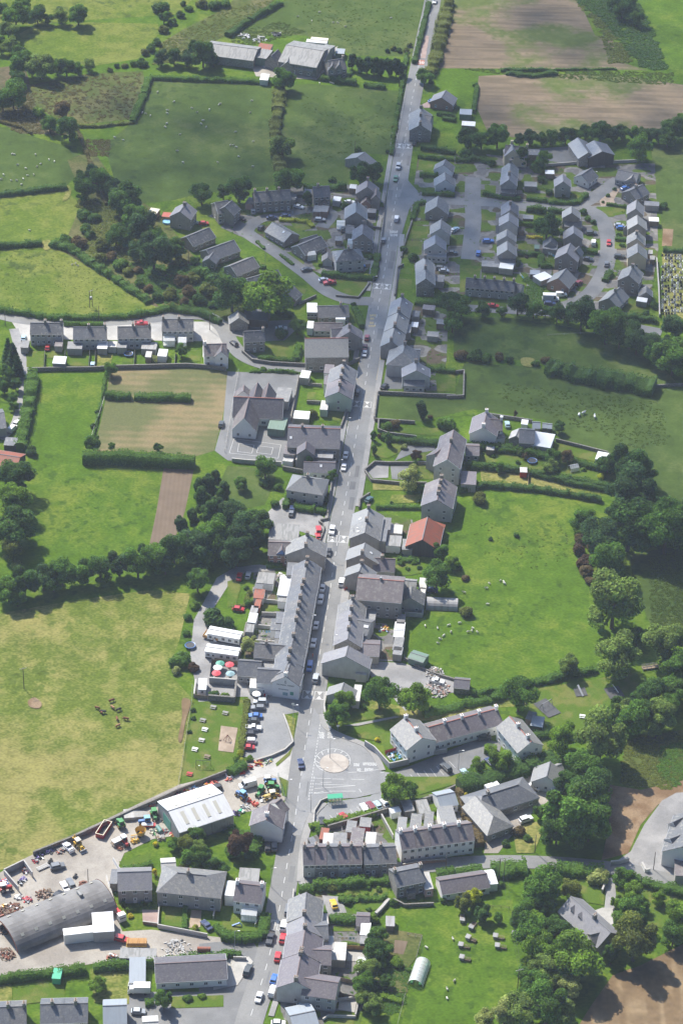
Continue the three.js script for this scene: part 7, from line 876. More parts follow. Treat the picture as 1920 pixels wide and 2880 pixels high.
// ---------- vehicles: sheet, then x, y, heading, type, colour, label ----------
for(const[ox,oy,list]of[
[640,0,[[1425,10,264,'hatch','white','white car at the very top of the road'],[1410,697,20,'hatch','blue','blue car on the orange brick drive'],[1285,985,84,'hatch','dark','dark car standing beside the road below the stone pair'],[1175,1148,264,'suv','silver','silver car driving above the estate turning'],[505,492,0,'estate','black','dark car parked before the stone cowshed'],[722,390,30,'pickup','dark','dark pickup behind the stone farmhouse']]],
[640,480,[[1157,55,264,'saloon','green','green and white car on the main road at the estate turning'],[1163,332,84,'van','white','white van in the marked bay of the main road'],[1072,480,84,'hatch','grey','dark grey car half on the left pavement in the upper village'],[176,280,95,'hatch','silver','silver car by the pink garage'],[305,322,8,'saloon','navy','left navy car on the kerb below the short brown terrace'],[402,312,5,'hatch','navy','right navy car on the kerb below the short brown terrace'],[490,248,342,'saloon','white','white car right of the short brown terrace'],[636,337,0,'estate','silver','silver people carrier below the flat garage pair'],[230,392,70,'hatch','black','black car at the corner of the skylight bungalow'],[90,326,140,'saloon','black','black car on the drive at the turning head'],[545,680,20,'saloon','dark','dark car parked opposite the sunroom path'],[662,752,20,'hatch','silver','silver car behind the red pickup'],[702,770,195,'pickup','red','red pickup with an open bed in the cul de sac mouth'],[915,657,10,'hatch','blue','blue car beside the hipped roof house'],[840,216,0,'saloon','white','white car above the glazed lean to house'],[370,1086,5,'saloon','white','white car in the yard under the big bright tree'],[1558,410,40,'hatch','white','white car behind the second front row house'],[1545,565,0,'saloon','dark','dark car behind the third front row house'],[795,405,90,'hatch','dark','dark car between the lean to house and bay house'],[960,1150,84,'hatch','maroon','maroon car at the kerb beside the chapel wall'],[1470,670,0,'estate','grey','grey car in the yard behind the stone pair'],[1490,690,0,'hatch','silver','silver car beyond the grey one behind the stone pair']]],
[0,480,[[1335,356,0,'hatch','silver','silver car before the pool house'],[1405,362,8,'hatch','red','red car on the drive of the pool house'],[975,1052,5,'pickup','red','red and white pickup behind the third house pair'],[165,1152,90,'hatch','pale','pale blue car left of the leftmost house pair']]],
[1280,480,[[225,484,5,'estate','blue','blue car on a drive of the middle estate column'],[157,568,84,'hatch','blue','blue car parked on the estate cul de sac'],[935,430,0,'estate','dark','dark estate car on a drive inside the estate bend'],[950,497,84,'van','white','white van on a drive inside the estate bend'],[1055,497,265,'hatch','red','red car driving on the curving estate road'],[1040,642,84,'hatch','grey','grey car driving on the curving estate road'],[910,608,345,'saloon','dark','dark car outside the large brown gabled house'],[1130,590,0,'estate','dark','dark people carrier before the cream gabled house'],[1128,376,0,'hatch','silver','silver car on a drive, behind a blue one'],[1142,394,0,'hatch','blue','blue car on a drive in front of a silver one'],[805,770,50,'hatch','grey','grey car beside the brick bungalow in the estate'],[847,772,50,'hatch','maroon','dull red car beside the brick bungalow in the estate'],[655,885,0,'motorhome','white','white motorhome at the foot of the estate road'],[728,855,5,'van','white','white van beside the motorhome'],[650,914,0,'estate','navy','dark car in front of the motorhome'],[260,930,350,'saloon','red','red car on the path below the low grey terrace'],[1168,120,30,'hatch','blue','blue car at the head of the estate'],[1188,104,30,'hatch','silver','silver car at the head of the estate'],[0,405,50,'hatch','pale','pale car beside the estate cul de sac']]],
[0,960,[[1525,570,82,'hatch','dark','dark car parked at the school yard edge'],[640,162,90,'hatch','pale','pale blue car at the garden end of the second pair'],[90,602,65,'van','white','white van on the rutted track'],[118,562,65,'hatch','white','white car beyond the van on the rutted track'],[330,42,90,'hatch','red','red car behind the leftmost house pair']]],
[640,960,[[45,15,130,'hatch','black','black car on the lane at the corner'],[945,44,264,'hatch','maroon','dark red car parked beside the chapel hall'],[943,86,264,'hatch','silver','silver car parked below the dark red car'],[893,353,84,'hatch','dark','dark green car parked beside the mint gable terrace'],[813,785,264,'hatch','white','upper of two white cars beside the long school building'],[800,868,264,'hatch','white','lower of two white cars, beside the white workshop'],[973,1090,60,'hatch','teal','blue green car by the stone wall on the dry lawn'],[445,1158,84,'saloon','navy','dark blue car in the gravel yard by the hipped house'],[682,172,5,'hatch','white','white car at the end of the school lane'],[1080,310,60,'hatch','black','black car on the drive of the lone pale house']]],
[1280,960,[[357,572,95,'hatch','pale','pale blue car beside the white house in the field']]],
[640,1440,[[720,128,264,'suv','white','white car on the main road above the speed marking'],[627,124,95,'suv','red','upper of two red cars at the gravel car park'],[622,168,100,'hatch','red','lower of two red cars at the gravel car park'],[695,277,264,'hatch','black','black car parked beside the broad pale roofed house'],[785,484,84,'suv','white','white car by the right pavement near the chapel'],[652,526,264,'hatch','white','first white car along the long terrace'],[640,605,264,'suv','white','white van like car along the long terrace'],[608,782,264,'hatch','white','white car at the middle of the long terrace'],[590,902,264,'saloon','white','white saloon near the lower end of the long terrace'],[565,1067,264,'van','blue','blue van parked near the pub'],[607,1146,84,'suv','silver','silver four by four driving past the pub'],[82,445,85,'saloon','red','red car on the grass oval of the stony track'],[142,436,84,'hatch','silver','silver car right of the red one on the grass oval'],[75,668,352,'hatch','red','red car on the stony track above the caravans'],[350,316,0,'saloon','blue','blue car before the brick house with blue trim'],[1408,535,350,'hatch','navy','dark car under the round tree by the chapel'],[440,6,84,'hatch','grey','grey car at the top of the gravel car park'],[1440,1166,345,'pickup','white','white pickup in the rubble yard']]],
[640,1920,[[225,132,180,'suv','silver','silver people carrier, topmost in the pub car park row'],[210,172,180,'estate','grey','dark grey estate, second in the pub car park row'],[190,228,180,'saloon','blue','bright blue car with a spoiler in the pub car park row'],[172,262,180,'hatch','dark','dark car below the bright blue one in the pub row'],[180,312,0,'pickup','white','white cab pickup with dark bed in the pub row'],[150,353,180,'hatch','black','black car below the pickup in the pub row'],[148,400,180,'estate','white','white estate above the red car in the pub row'],[137,446,180,'saloon','red','red car, lowest in the pub car park row'],[503,557,98,'saloon','navy','navy car driving past the roundabout'],[140,706,205,'bigvan','white','long white van parked in the dealer yard'],[800,924,122,'hatch','red','red car in a bay behind the bus shelter'],[650,960,95,'estate','black','black car at the left of the shelter car park'],[942,865,112,'estate','white','left white car of the row under the bright tree'],[986,852,116,'estate','maroon','maroon car in the row under the bright tree'],[1032,845,116,'hatch','pale','pale green car in the row under the bright tree'],[1082,830,116,'hatch','white','right white car of the row under the bright tree'],[1503,586,126,'suv','dark','dark car in the marked bays of the parking court'],[278,1132,92,'estate','black','black car on the drive below the white gabled house'],[322,1128,92,'hatch','grey','small grey car beside the black one on the drive'],[-88,725,200,'estate','black','black car at the corner of the white roofed workshop']]],
[1280,1920,[[198,378,5,'suv','dark','dark four by four below the white court terrace'],[68,626,116,'estate','pale','pale blue car at the parking court entrance'],[235,545,122,'hatch','navy','navy car half under the round court tree'],[545,714,138,'saloon','white','white open car on the bungalow drive'],[697,752,22,'suv','white','white four by four near the white garage'],[485,942,28,'suv','white','white jeep below the slate bungalow']]],
[0,2400,[[398,90,20,'suv','grey','grey four by four in the middle of the dusty yard'],[448,228,115,'saloon','white','white saloon with roof bars behind the curved shed'],[490,206,115,'estate','grey','grey car beside the white saloon behind the curved shed'],[840,592,345,'suv','red','dark red car beside the orange trailer load'],[1422,494,125,'saloon','navy','dark blue car on the drive by the striped lawn'],[955,1090,0,'hatch','silver','silver car at the bottom below the white lorry'],[948,914,0,'pickup','white','white pickup beside the blue grey garage'],[470,-42,128,'pickup','white','white flatbed pickup beside the yellow digger'],[398,286,60,'hatch','black','black car body by the back of the curved shed']]],
[640,2400,[[416,388,84,'estate','grey','grey estate parked above the lower terrace'],[388,498,80,'suv','white','white four by four on the lower speed marking'],[380,585,82,'hatch','red','red hatchback parked below the white four by four'],[295,586,260,'pickup','black','black pickup driving at the bottom junction'],[345,712,84,'hatch','red','red car beside the third lower terrace house'],[140,806,75,'suv','dark','dark four by four waiting at the bottom junction'],[320,866,78,'hatch','blue','blue car parked near the bottom of the road'],[310,950,78,'van','white','white van parked below the blue car'],[217,992,258,'hatch','white','white car driving at the bottom of the road'],[350,1170,0,'hatch','white','white car cut by the bottom edge'],[520,1062,345,'hatch','pale','pale car beside the garage below the lower terrace'],[730,350,105,'hatch','yellow','bright yellow car on the gravel drive'],[778,136,5,'saloon','maroon','dark red car parked under the stone fronted terrace'],[895,122,5,'saloon','silver','silver car parked under the stone fronted terrace']]],
]){T(ox,oy);for(const c of list)car(...c);}
// tractors and machines
T(480,2080,4.9);
tractor(1365,555,10,'blue','white','blue tractor with white roof at the dealer gate');tractor(1410,640,0,'green','green','green tractor second in the row at the dealer gate');tractor(1235,705,250,'green','green','green tractor standing apart below the white van');tractor(975,745,140,'blue','lblue','blue tractor with pale blue roof pulling a red rake');tractor(1375,760,200,'gold','cream','yellow telehandler with cream roof at the dealer gate',{loader:1,cat:'telehandler',name:'telehandler'});
T(240,2180,5.6);
tractor(1090,610,285,'green','green','green tractor before the workshop door');tractor(945,710,190,'blue','lblue','blue tractor by the concrete ramp');tractor(620,1030,300,'red','white','red tractor with white roof beside the orange mixer',{hub:'hub'});tractor(550,745,120,'green','green','small green mower tractor beside the ramp');
kit('skip','large open red metal skip in the dusty yard','skip',235,985,355,800,[['shell','red',b=>{b.box(-3.2,3.2,.1,.25,-1.25,1.25).box(-3.2,3.2,.25,1.7,-1.25,-1.15).box(-3.2,3.2,.25,1.7,1.15,1.25).box(-3.2,-3.1,.25,1.7,-1.15,1.15).box(3.1,3.2,.25,1.7,-1.15,1.15);}],['rim','cream',b=>b.box(-3.28,3.28,1.701,1.8,-1.33,-1.13).box(-3.28,3.28,1.701,1.8,1.13,1.33).box(-3.28,-3.08,1.701,1.8,-1.13,1.13).box(3.08,3.28,1.701,1.8,-1.13,1.13)],['lining','black',b=>b.box(-3.05,3.05,.26,.3,-1.1,1.1)]]);
kit('feed_mixer','round orange feed mixer tub in the yard','feed mixer',830,960,920,950,[['tub','gold',b=>b.geo(new THREE.CylinderGeometry(1.7,1.2,1.7,16,1,true),new THREE.Matrix4().makeTranslation(0,1.6,0))],['cone','yel',b=>b.geo(new THREE.ConeGeometry(.7,1.1,10),new THREE.Matrix4().makeTranslation(0,1.4,0))],['floor_plate','wood',b=>b.cyl(1.2,1.2,.1,16,0,.8,0)],['wheel','tyre',b=>b.cyl(.5,.5,2.2,12,-.5,.5,0,PI/2)],['drawbar','yel',b=>b.bar([-1,.6,0],[-3,.5,0],.1)]]);
kit('loading_ramp','pinkish concrete loading ramp against the field wall','ramp',600,660,880,640,[['slab','concrete',b=>b.solid([[-2.5,1.3,-2],[.5,1.3,-2],[.5,1.3,2],[-2.5,1.3,2]],[[-2.5,0,-2],[.5,0,-2],[.5,0,2],[-2.5,0,2]])],['slope','concrete',b=>b.solid([[.5,1.29,-2],[4.6,.1,-1.6],[4.6,.1,.6],[.5,1.29,1.9]],[[.5,0,-2],[4.6,0,-1.6],[4.6,0,.6],[.5,0,1.9]])]]);
kit('flat_trailer','low trailer with a white canopy beside the red tractor','trailer',440,1120,570,1060,[['bed','wood',b=>b.box(-1.8,1.8,.7,.85,-1,1)],['canopy','tinw',b=>b.box(-1.5,1.5,1.8,1.9,-.9,.9)],['frame','metal',b=>{for(const x of[-1.4,1.4])for(const z of[-.8,.8])b.box(x-.04,x+.04,.85,1.8,z-.04,z+.04);}],['wheel','tyre',b=>b.cyl(.4,.4,2.1,12,0,.4,0,PI/2)]]);
kit('water_tank','dark green ribbed tank lying by the workshop','tank',1140,850,1195,920,[['tank','tank',b=>b.cyl(.7,.7,2.6,14,0,.8,0,0,PI/2)],['saddle','metal',b=>b.box(-1,-.8,0,.4,-.6,.6).box(.8,1,0,.4,-.6,.6)]]);kit('livestock_trailer','low red and white trailer by the blue tractor','trailer',920,815,1045,815,[['box','white',b=>b.box(-1.7,1.7,1.0,1.3,-.7,.7)],['chassis','red',b=>b.box(-1.7,2.4,.5,1.0,-.7,.7)],['wheel','tyre',b=>b.cyl(.35,.35,1.7,12,0,.35,0,PI/2)]]);
T(0,2280,6.03);
tractor(1340,560,305,'yel','cream','yellow backhoe digger with front bucket by the field wall',{loader:1,backhoe:1,cat:'digger',name:'backhoe_digger',hub:'yel'});
kit('gate_rack','rusty rack of metal gates beside the white flatbed','rack',900,620,1060,560,[['bars','rust',b=>{for(let i=0;i<6;i++)b.bar([-1.6+i*.6,.3,-1.2],[-1.4+i*.6,1.4,1.2],.05);}],['pallet','greyw',b=>{for(let i=0;i<4;i++)b.box(-1.2+i*.6,-.75+i*.6,.4,.5,1.3,3.2);}]]);
kit('gate_rack','stack of long pale rails left of the grey four by four','rack',640,1010,820,930,[['bars','lg',b=>{for(let i=0;i<5;i++)b.box(-1.9,1.9,.4+.05*(i % 2),.55+.05*(i % 2),-.7+i*.32,-.5+i*.32);}],['stand','black',b=>b.box(-1.2,-1,0,.4,-.7,.9).box(1,1.2,0,.4,-.7,.9)]]);
T(0,2400);
kit('crane_lorry','red lorry with a white cab beside the curved shed','lorry',770,365,840,465,[['cab','white',b=>b.geo(ext2([[2.6,.6],[4.3,.6],[4.3,1.6],[4.0,2.7],[2.6,2.7]],2.2,.08))],['windscreen','glass',b=>b.quad([4.38,1.65,-.9],[4.38,1.65,.9],[4.12,2.5,.9],[4.12,2.5,-.9])],['chassis','red',b=>b.box(-3.6,2.5,.7,1.1,-.6,.6)],['crane_arm','red',b=>b.bar([-3.4,1.3,0],[1.8,2.4,0],.22).box(1.4,2.2,1.1,2.6,-.5,.5)],['gearing','pinkred',b=>b.box(-3,-1.6,1.1,1.7,-.9,.9).box(-1.2,.4,1.1,1.5,-.7,.7)],['wheel','tyre',b=>{for(const x of[-2.6,-1.4,3.2])b.cyl(.5,.5,2.2,12,x,.5,0,PI/2);}]]);
kit('load_trailer','trailer with a ribbed orange load near the dark red car','trailer',872,635,1015,635,[['load','orange',b=>{for(let i=0;i<9;i++)b.box(-2.8+i*.63,-2.25+i*.63,.9,1.9,-1.1,1.1);}],['bed','yel',b=>b.box(-2.9,2.9,.6,.88,-1.15,1.15)],['wheel','tyre',b=>b.cyl(.35,.35,2.2,10,-.8,.35,0,PI/2).cyl(.35,.35,2.2,10,.8,.35,0,PI/2)]]);
kit('fuel_tank','rusty red cylindrical tank by the bottom hedge','tank',1360,676,1452,678,[['tank','rust',b=>b.cyl(.75,.75,3.8,14,0,.9,0,0,PI/2)],['cradle','metal',b=>b.box(-1.4,-1.1,0,.4,-.6,.6).box(1.1,1.4,0,.4,-.6,.6)]]);
kit('box_lorry','white box lorry parked beside the blue grey garage','lorry',905,960,1022,960,[['box','white',b=>b.box(-1.6,3,.9,3.1,-1.15,1.15)],['cab','white',b=>b.geo(ext2([[-3.3,.5],[-1.7,.5],[-1.7,2.3],[-2.6,2.3],[-3.2,1.4]],1.9,.06))],['windscreen','glass',b=>b.quad([-3.26,1.5,-.8],[-3.26,1.5,.8],[-2.75,2.2,.8],[-2.75,2.2,-.8])],['wheel','tyre',b=>{for(const x of[-2.4,1.6])b.cyl(.42,.42,2.1,12,x,.42,0,PI/2);}]]);
tractor(38,232,20,'red','white','red tractor with a white roof at the left edge',{hub:'hub'});
// ---------- caravans, furniture, poles, animals, people ----------
T(540,1740,8.71);
const van1=(x1,y1,x2,y2,label)=>{const g=house(x1,y1,x2,y2,'w3.6 e2.9 r3.2 Wwhite Rwhite f1.5 D.25',label,'static caravan',null,'static_caravan');mesh('skirting',new MB().box(-g.q.L/2+.1,g.q.L/2-.1,0,.5,1.805,1.83).done(),MT.black,g);return g;};
van1(410,255,1200,400,'upper white static caravan with an orange timber deck');kit('timber_deck','orange timber deck around the upper static caravan','deck',230,470,690,580,[['deck_floor','orange',b=>b.box(-2.6,2.6,.5,.6,-1.6,.2)],['balustrade','orange',b=>b.box(-2.6,2.6,.61,1.5,.2,.28).box(-2.68,-2.6,.61,1.5,-3.2,.28)],['planter','cream',b=>b.box(-2.3,-1.5,.61,1.2,-1.4,-.5)]]);van1(350,690,1150,800,'lower white static caravan above the parasol yard');
house(250,1740,270,1470,'w2.4 e2.5 F Wwhite Rwhite a1.1','white touring caravan in a walled pen','caravan',null,'touring_caravan');
for(const[x,y,c,l]of[[690,1100,'teal','green parasol at the back of the pub yard'],[920,1130,'pinkred','red parasol at the right of the pub yard'],[632,1200,'white','white parasol in the middle of the pub yard'],[600,1340,'pinkred','red parasol at the lower left of the pub yard'],[940,1350,'parteal','grey blue parasol in the pub yard']])kit('parasol',l,'parasol',x-9,y+120,x+9,y+120,KIT.parasol(c));
T(680,1880,7.127);kit('parasol','large white parasol beside the pub car park','parasol',290,610,310,610,KIT.parasol('white'));kit('drinks_sign','small red and white board by the white parasol','sign',440,560,500,570,[['board','red',b=>b.box(-.5,.1,.1,1.1,-.1,.1)],['panel','white',b=>b.box(.12,.5,.1,1.0,-.1,.1)]]);
T(540,1740,8.71);fence([490,990,1135,1035],1.8,'brown board fence at the back of the parasol yard','wood',{panel:1,step:2});fence([485,1000,430,1440],1.8,'dark board fence at the left of the parasol yard','dark',{panel:1,step:2});wall([420,1440,1090,1490],2.4,'thick wall between the parasol yard and the ruin','block');wall([1085,1500,1040,1920,400,1870],2.2,'roofless grey outhouse walls below the parasol yard','wallstone',.5);fence([60,1850,380,1890],1.6,'brown panel fence before the touring caravan','wood',{panel:1,step:1.6});wall([95,1480,50,1840],1.6,'block wall left of the touring caravan','block');
T(0,1920);let pi=0;for(const[x,y,c,l]of[[1470,165,'greyw','grey picnic table on a slab below the ruin'],[1398,255,'greyw','grey picnic table on a slab by the fence bushes'],[1412,318,'white','white picnic table with a dark object above it'],[1390,392,'lg','pale picnic table in the middle of the beer garden'],[1343,455,'white','white picnic table nearest the cattle field fence'],[1428,505,'wood','brown picnic table beside the swing frame'],[1307,625,'maroon','dark red bench table at the bottom of the beer garden'],[1553,205,'greyw','grey picnic table beside the bark square']])kit('picnic_table',l,'picnic table',x-18,y+6,x+18,y+14,KIT.picnic(c==='maroon'?'red':c));
kit('swing_frame','dark metal swing and climbing frame on the beer garden lawn','swing',1350,580,1452,580,[['frame','black',b=>{for(const x of[-2.2,0,2.2])b.bar([x,0,1.2],[x,2.6,0],.05).bar([x,0,-1.2],[x,2.6,0],.05);b.bar([-2.2,2.6,0],[2.2,2.6,0],.05);}],['ladder','black',b=>{for(let i=0;i<5;i++)b.bar([.3,.4+i*.45,.5],[1.8,.4+i*.45,.5],.03);}],['swing_seat','white',b=>b.box(-1.5,-1.0,.5,.56,-.12,.12)],['chain','metal',b=>b.bar([-1.5,.55,0],[-1.5,2.6,0],.012).bar([-1.0,.55,0],[-1.0,2.6,0],.012)]]);
T(640,1920);kit('climbing_frame','rusty climbing frame on the bark square','climbing frame',-30,400,30,400,[['frame','rust',b=>{for(let i=0;i<6;i++){const a=i*PI/3;b.bar([1.5*cos(a),0,1.5*sin(a)],[0,2.4,0],.05).bar([1.5*cos(a),.1,1.5*sin(a)],[1.5*cos(a+PI/3),.1,1.5*sin(a+PI/3)],.04);}}],['seat','wood',b=>b.box(-2.6,-2.0,.3,.5,-.4,.4)]]);
kit('bus_shelter','green framed bus shelter with a bright green roof','bus shelter',690,830,788,822,[['roof','shelter',b=>b.solid([[-2.3,2.75,-.9],[2.3,2.75,-.9],[2.3,2.5,.9],[-2.3,2.5,.9]],[[-2.3,2.62,-.9],[2.3,2.62,-.9],[2.3,2.37,.9],[-2.3,2.37,.9]])],['frame','shelter',b=>{for(let i=0;i<=4;i++)for(const z of[-.75,.75])b.box(-2.1+i*1.05-.05,-2.1+i*1.05+.05,0,2.45,z-.05,z+.05);}],['glass','pane',b=>b.box(-2.04,2.04,.4,2.2,-.71,-.69)],['bench','wood',b=>b.box(-1.8,1.8,.42,.48,-.6,-.25)]]);
lampAt(455,285,6,'tall street lamp beside the pub car park entrance');lampAt(575,375+520,6,'street lamp at the corner below the bus shelter');lampAt(412,800,6,'street lamp beside the white gabled house');lampAt(707,520,5,'lamp post standing on the roundabout island');lampAt(660,720,5,'lamp post on the splitter island');T(640,1440);lampAt(578,840,6,'street lamp at the lower long terrace');lampAt(725,975,6,'street lamp on the right pavement by the pale gable');lampAt(685,300,6,'street lamp by the black parked car');lampAt(868,235,6,'street lamp beside the upper right terrace');T(640,960);lampAt(820,650,6,'street lamp by the long school building');lampAt(766,940,6,'street lamp beside the lower white workshop');T(640,480);lampAt(1003,845,6,'street lamp at the cul de sac mouth');lampAt(262,625,5,'street lamp by the dark bungalow corner');lampAt(450,300,5,'street lamp below the short brown terrace');T(640,2400);lampAt(303,235,6,'street lamp beside the timber garage');lampAt(52,670,6,'street lamp at the bottom road corner');T(1280,1920);lampAt(22,600,6,'street lamp at the parking court');T(1280,480);lampAt(945,120,5,'street lamp by the wide hedged lawn');
const poles=(x,y,h,kind,label)=>kit('utility_pole',label,'pole',x-8,y,x+8,y-4,KIT[kind](h));
T(0,1920);poles(168,45,8.6,'pole','wooden power pole standing alone in the cattle pasture');sheet('bare_patch','bare trodden earth patch beside the lone power pole','earth',[195,130,240,105,290,150,270,180,210,170],{cat:'bare patch',smooth:1});
T(0,480);{const g=kit('transformer_pole','twin pole with a transformer box in the curved pasture','pole',618,945,640,935,[['post','trunk',b=>b.cyl(.13,.1,7.5,8,-.6,3.75,0)],['post','trunk',b=>b.cyl(.13,.1,7.5,8,.7,3.75,0)],['crossarm','greyw',b=>b.box(-.9,1,7.1,7.25,-.1,.1).box(-.7,.8,3.3,3.42,-.1,.1)],['transformer','metal',b=>b.box(-.4,.5,3.43,4.6,-.35,.35)]]);}
poles(40,1070,7,'tpole','wooden pole at the lane junction on the left edge');poles(685,1040,7,'tpole','wooden pole behind the second house pair');poles(1445,1100,7,'tpole','wooden pole by the white fronted pair');poles(1300,640,8,'tpole','wooden pole in the scrub beside the dark bungalows');
T(640,0);poles(876,1090,8,'tpole','wooden pole above the set back bungalow');poles(1180,600,7,'tpole','wooden pole by the road in the pasture corner');T(640,2400);poles(1500,135,8,'tpole','wooden pole on the lane beside the cottage');T(1280,2400);poles(298,190,9,'pole','left pole of the tall pair with a crossarm by the lane');poles(330,205,9,'tpole','right pole of the tall pair by the lane');poles(1362,115,7,'tpole','wooden pole at the right hand lane fork');poles(425,960,9,'pole','pole with a pale crossarm above the bottom wood');T(1280,1920);poles(545,1170,7,'tpole','wooden pole at the bungalow drive mouth');T(0,2400);poles(610,215,6,'tpole','pole at the end of the curved shed');T(480,2080,4.9);poles(1375,640,4,'tpole','short pole behind the green tractor row');T(640,1920);kit('street_sign','sign on a post by the curved white wall','sign',756,340,762,340,KIT.signpost());kit('street_sign','pub car park sign on a white post','sign',446,190,452,190,KIT.signpost());
T(0,1920);flock('brown cow in the group standing in the cattle pasture','brown cattle',[770,132,672,182,778,180,870,258,808,258,815,305,700,212],'cow',['hide','hide','hidet']);flock('black cow in the group standing in the cattle pasture','black cattle',[818,195,712,210],'cow',['hideb']);
T(640,1440);flock('white sheep in the bright pasture right of the terraces','sheep of the bright pasture',[1360,790,1445,806,1523,785,1537,833,1487,857,1462,880,1447,908]);T(1280,1440);flock('white sheep in the bright pasture right of the terraces','sheep of the bright pasture',[308,478,332,486,336,498,233,498,213,530,222,640,120,805,113,822,88,832,150,832,60,560,28,770]);
T(1280,960);flock('large white animal resting in the shaded pasture','white animals of the shaded pasture',[850,515,882,502,958,528],'sheep',['white'],1.7);
T(0,0);flock('white sheep in the large dark green pasture','sheep of the dark pasture',[1087,640,1200,705,982,780,1005,788,1037,800,1155,765,1152,785,1322,748,1358,778,1443,760,1507,727,1518,720,1400,835,1387,858,1150,856,1140,880,1242,930,850,970,1222,1045,1262,1125,1500,1123,1420,880,790,950]);flock('white sheep in the dull left pasture','sheep of the dull left pasture',[100,1068,85,1066,247,1070,340,1104,377,1118,123,1140,282,1134,258,1152,180,1165]);
T(0,480);flock('white sheep in the dull left pasture','sheep of the dull left pasture',[27,32,10,65,80,72,117,72,150,100,192,37,163,62,235,32]);flock('white sheep in the lit pasture at the left','sheep of the lit pasture',[205,415,500,652,523,645,538,660]);T(640,0);flock('white sheep in the large dark green pasture','sheep of the dark pasture',[155,780,168,698,55,912,178,980,40,1005,60,1018,77,1083,175,1152,20,1005]);flock('white sheep in the pasture above the farm','sheep above the farm',[483,118,580,148,758,160,810,188,633,88,1125,128,728,160]);flock('white sheep beside the clipped farm hedge','sheep by the farm hedge',[633,578,710,575,725,580]);
T(640,2400);flock('white sheep in the bright paddock','sheep of the paddock',[1368,655,1510,940,1550,595,1560,885,1510,1005]);
T(640,1440);person(585,1000,1.2,'redo','red','person in orange red walking in the road by the terrace');person(545,995,-1,'pinkred','black','person in pink on the left pavement by the terrace');person(800,532,.4,'lg','blue','person with a pushchair on the right pavement, left one');person(818,540,2.2,'pinkred','black','person in red beside the pushchair on the right pavement');kit('pushchair','small pink pushchair on the right pavement','pushchair',804,542,812,542,[['seat','pinkred',b=>b.box(-.25,.25,.35,.5,-.2,.2).box(-.28,-.2,.5,1.0,-.2,.2)],['frame','metal',b=>b.bar([-.5,1.05,0],[.3,.15,0],.02)],['wheel','tyre',b=>b.cyl(.12,.12,.4,10,.3,.12,0,PI/2).cyl(.12,.12,.4,10,-.3,.12,0,PI/2)]]);
// trampolines, pool, garden things
T(540,1740,8.71);kit('trampoline','blue edged trampoline in the stony yard by the cattle field','trampoline',-80,700,0,700,KIT.trampoline());T(1280,960);kit('trampoline','dark round trampoline in the long hedged garden','trampoline',505,835,550,835,KIT.trampoline());T(0,960);kit('trampoline','small pale blue edged trampoline behind the third pair','trampoline',868,98,906,98,KIT.trampoline());T(640,960);kit('trampoline','blue rectangular play mat on the lower lawn','trampoline',1262,1150,1294,1150,[['mat','bluep',b=>b.box(-.9,.9,.4,.5,-.6,.6)],['leg','metal',b=>b.box(-.8,-.7,0,.4,-.5,.5).box(.7,.8,0,.4,-.5,.5)]]);
T(0,480);kit('paddling_pool','round blue paddling pool beside the grey house','pool',1126,358,1182,358,[['rim','bluep',b=>b.geo(new THREE.CylinderGeometry(1.9,2.0,.8,22,1,true),new THREE.Matrix4().makeTranslation(0,.4,0))],['water','lblue',b=>b.cyl(1.88,1.88,.04,22,0,.66,0)]]);
T(640,2400);kit('climbing_frame','blue slide and climbing frame on a front lawn','climbing frame',30,505,110,500,[['slide','blue',b=>b.bar([-1.6,.3,0],[.6,1.2,0],.2)],['ladder','bluep',b=>b.bar([.6,1.2,.3],[1.4,0,.3],.06).bar([.6,1.2,-.3],[1.4,0,-.3],.06).bar([.8,.9,-.3],[.8,.9,.3],.04)]]);kit('goal','small white goal frame at the lawn edge','goal',185,515,210,470,[['frame','white',b=>b.bar([-1,0,0],[-1,1.2,0],.05).bar([1,0,0],[1,1.2,0],.05).bar([-1,1.2,0],[1,1.2,0],.05)],['net','lg',b=>b.bar([-1,0,.7],[-1,1.2,0],.02).bar([1,0,.7],[1,1.2,0],.02)]]);
kit('polytunnel','clear plastic polytunnel with white hoops in the paddock','polytunnel',1290,915,1345,755,[['cover','poly',b=>{for(let i=0;i<12;i++){const a=i*PI/12,c=a+PI/12;b.quad([-4.6,2.3*sin(a),2.2*cos(a)],[4.6,2.3*sin(a),2.2*cos(a)],[4.6,2.3*sin(c),2.2*cos(c)],[-4.6,2.3*sin(c),2.2*cos(c)]);}}],...[...Array(8)].map((_,k)=>['hoop','white',b=>{const x=-4.6+k*1.314;for(let i=0;i<12;i++){const a=i*PI/12,c=a+PI/12;b.bar([x,2.33*sin(a),2.23*cos(a)],[x,2.33*sin(c),2.23*cos(c)],.05);}}]),['door_frame','wood',b=>b.box(-4.75,-4.65,0,1.9,-.7,-.6).box(-4.75,-4.65,0,1.9,.6,.7).box(-4.75,-4.65,1.9,2,-.7,.7)],['staging','hedge_',b=>b.box(-4.2,4.2,.02,.5,-1.6,-.8).box(-4.2,4.2,.02,.5,.8,1.6)]].map(q=>q[1]==='hedge_'?[q[0],'green',q[2]]:q));
